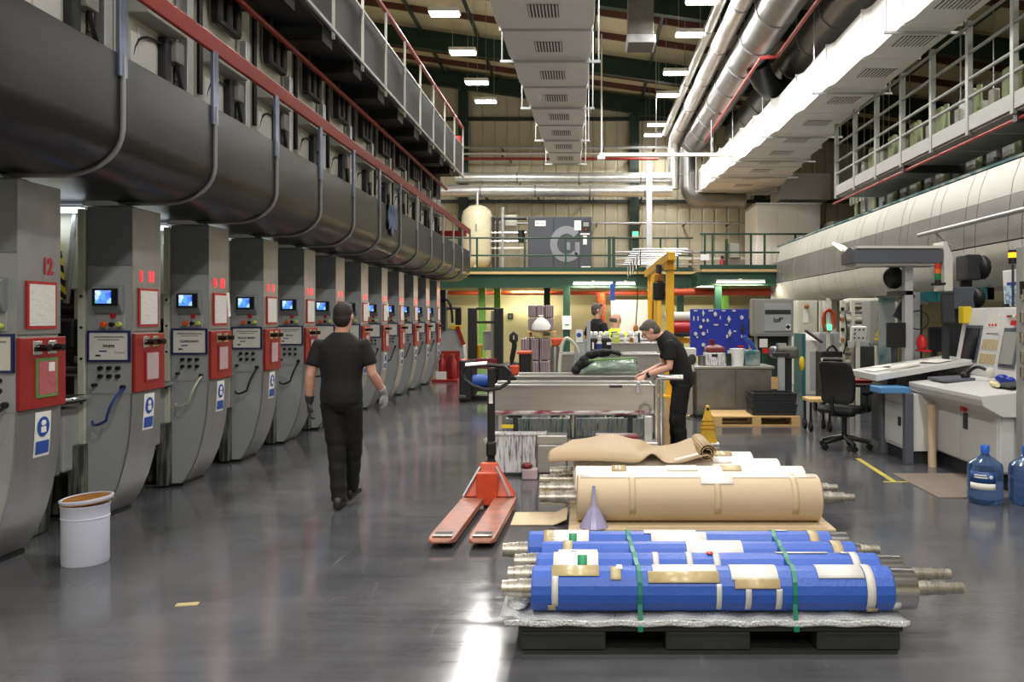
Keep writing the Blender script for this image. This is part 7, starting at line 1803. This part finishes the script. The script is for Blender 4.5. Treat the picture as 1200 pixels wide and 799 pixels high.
    if vest:
        for zoff in (0,):
            p, w, d = T[hem + 2]
            MB().tube([Vector(p) + Vector((0, 0, -.025)), Vector(p) + Vector((0, 0, .03))], [(w + .026, d + .028)] * 2, 22, up=(1, 0, 0)).build('reflective_band', 'silver_tape', o, smooth=True)
        for s in (-1, 1):
            MB().tube([Vector(T[-2][0]) + Vector((s * .11, -.11, .0)), Vector(T[hem + 2][0]) + Vector((s * .12, -.135, 0))], [(.025, .006)] * 2, 8, up=(1, 0, 0)).build('reflective_band', 'silver_tape', o, smooth=True)
    return o
RX = lambda a: Matrix.Rotation(a, 3, 'X')
RZ = lambda a: Matrix.Rotation(a, 3, 'Z')
trunk0 = [((0, 0, .84), .10, .09), ((0, -.005, .90), .165, .125), ((0, -.005, .98), .170, .125), ((0, 0, 1.10), .160, .115), ((0, 0, 1.24), .178, .122), ((0, 0, 1.34), .190, .120), ((0, 0, 1.41), .172, .105), ((0, 0, 1.465), .112, .085), ((0, 0, 1.505), .066, .066)]
walk = dict(head=(.015, .02, 1.64), head_rot=RZ(-.12), neck=(0, 0, 1.51), trunk=trunk0,
            shL=(-.195, 0, 1.395), elL=(-.255, -.03, 1.14), wrL=(-.285, .03, .90), handL=((-.02, .08, -1), (1, .25, 0), 1),
            shR=(.195, 0, 1.395), elR=(.262, .0, 1.15), wrR=(.325, .15, .97), handR=((.12, .28, -1), (-1, .2, 0), -1),
            hipL=(-.085, 0, .90), knL=(-.045, .015, .49), anL=(-.015, -.02, .085), toeL=(-.04, 1, 0),
            hipR=(.085, 0, .90), knR=(.060, .15, .50), anR=(.0, .28, .10), toeR=(.1, 1, .1), hem=1)
person('man in black T-shirt and trousers walking away, wearing work gloves', (-2.10, 7.08, 0), 0, walk, gloves={'L': 'glove_dark', 'R': 'glove_grey'})
tr_b = [((0, -.02, .80), .10, .09), ((0, -.03, .86), .160, .125), ((0, -.03, .94), .165, .125), ((0, -.01, 1.06), .155, .12), ((0, .05, 1.20), .172, .125), ((0, .10, 1.29), .184, .120), ((0, .14, 1.355), .168, .105), ((0, .18, 1.405), .11, .085), ((0, .21, 1.435), .066, .066)]
bendp = dict(head=(-.02, .335, 1.475), head_rot=RX(-.72), neck=(0, .215, 1.405), trunk=tr_b,
             shL=(-.19, .12, 1.325), elL=(-.225, .13, 1.07), wrL=(-.13, .40, .965), handL=((.1, .9, -.45), (.5, -.2, -1), 1),
             shR=(.19, .12, 1.325), elR=(.235, .15, 1.07), wrR=(.10, .40, .975), handR=((-.25, .9, -.3), (-.5, -.2, -1), -1),
             hipL=(-.085, -.03, .86), knL=(-.09, .01, .47), anL=(-.10, -.03, .085), toeL=(-.15, 1, 0),
             hipR=(.085, -.03, .86), knR=(.09, .03, .47), anR=(.10, .02, .085), toeR=(.15, 1, 0), hem=1, curl=1.5)
person('man in black polo shirt bending over the stainless troughs', (1.06, 9.55, 0), PI / 2, bendp, hair='hair_grey', skin='skin_pale', collar=True, watch='L')
def lift(J, k):
    out = {}
    for a, v in J.items():
        if a == 'trunk': out[a] = [((p[0] * k, p[1] * k, p[2] * k), w, d) for p, w, d in v]
        elif a.startswith(('head_rot', 'hand', 'toe', 'hem', 'curl')): out[a] = v
        else: out[a] = tuple(q * k for q in v)
    return out
stand = dict(head=(0, .02, 1.64), head_rot=RZ(-.5), neck=(0, 0, 1.51), trunk=trunk0,
             shL=(-.195, 0, 1.395), elL=(-.28, -.04, 1.16), wrL=(-.16, .10, 1.33), handL=((.5, .5, .6), (.3, .8, .2), -1),
             shR=(.195, 0, 1.395), elR=(.27, .02, 1.14), wrR=(.24, .18, .96), handR=((-.1, .5, -.9), (-1, .1, 0), -1),
             hipL=(-.085, 0, .90), knL=(-.09, .01, .49), anL=(-.09, 0, .085), toeL=(-.1, 1, 0),
             hipR=(.085, 0, .90), knR=(.09, .01, .49), anR=(.09, 0, .085), toeR=(.1, 1, 0), hem=1)
person('man in a dark shirt standing at the back with one hand raised', (.17, 14.2, 0), -1.0, lift(stand, 1.07), hair='hair_grey')
st2 = dict(stand); st2.update(elL=(-.26, .04, 1.15), wrL=(-.18, .24, 1.08), handL=((.3, .9, -.1), (.3, 0, -1), 1), head_rot=RZ(-.3) @ RX(-.25))
person('man in yellow hi-vis vest facing away behind the capped bottles', (.46, 13.55, 0), -.7, lift(st2, .965), hair='hair_grey', skin='skin_pale', shirt='hivis', bald=True, vest=True)
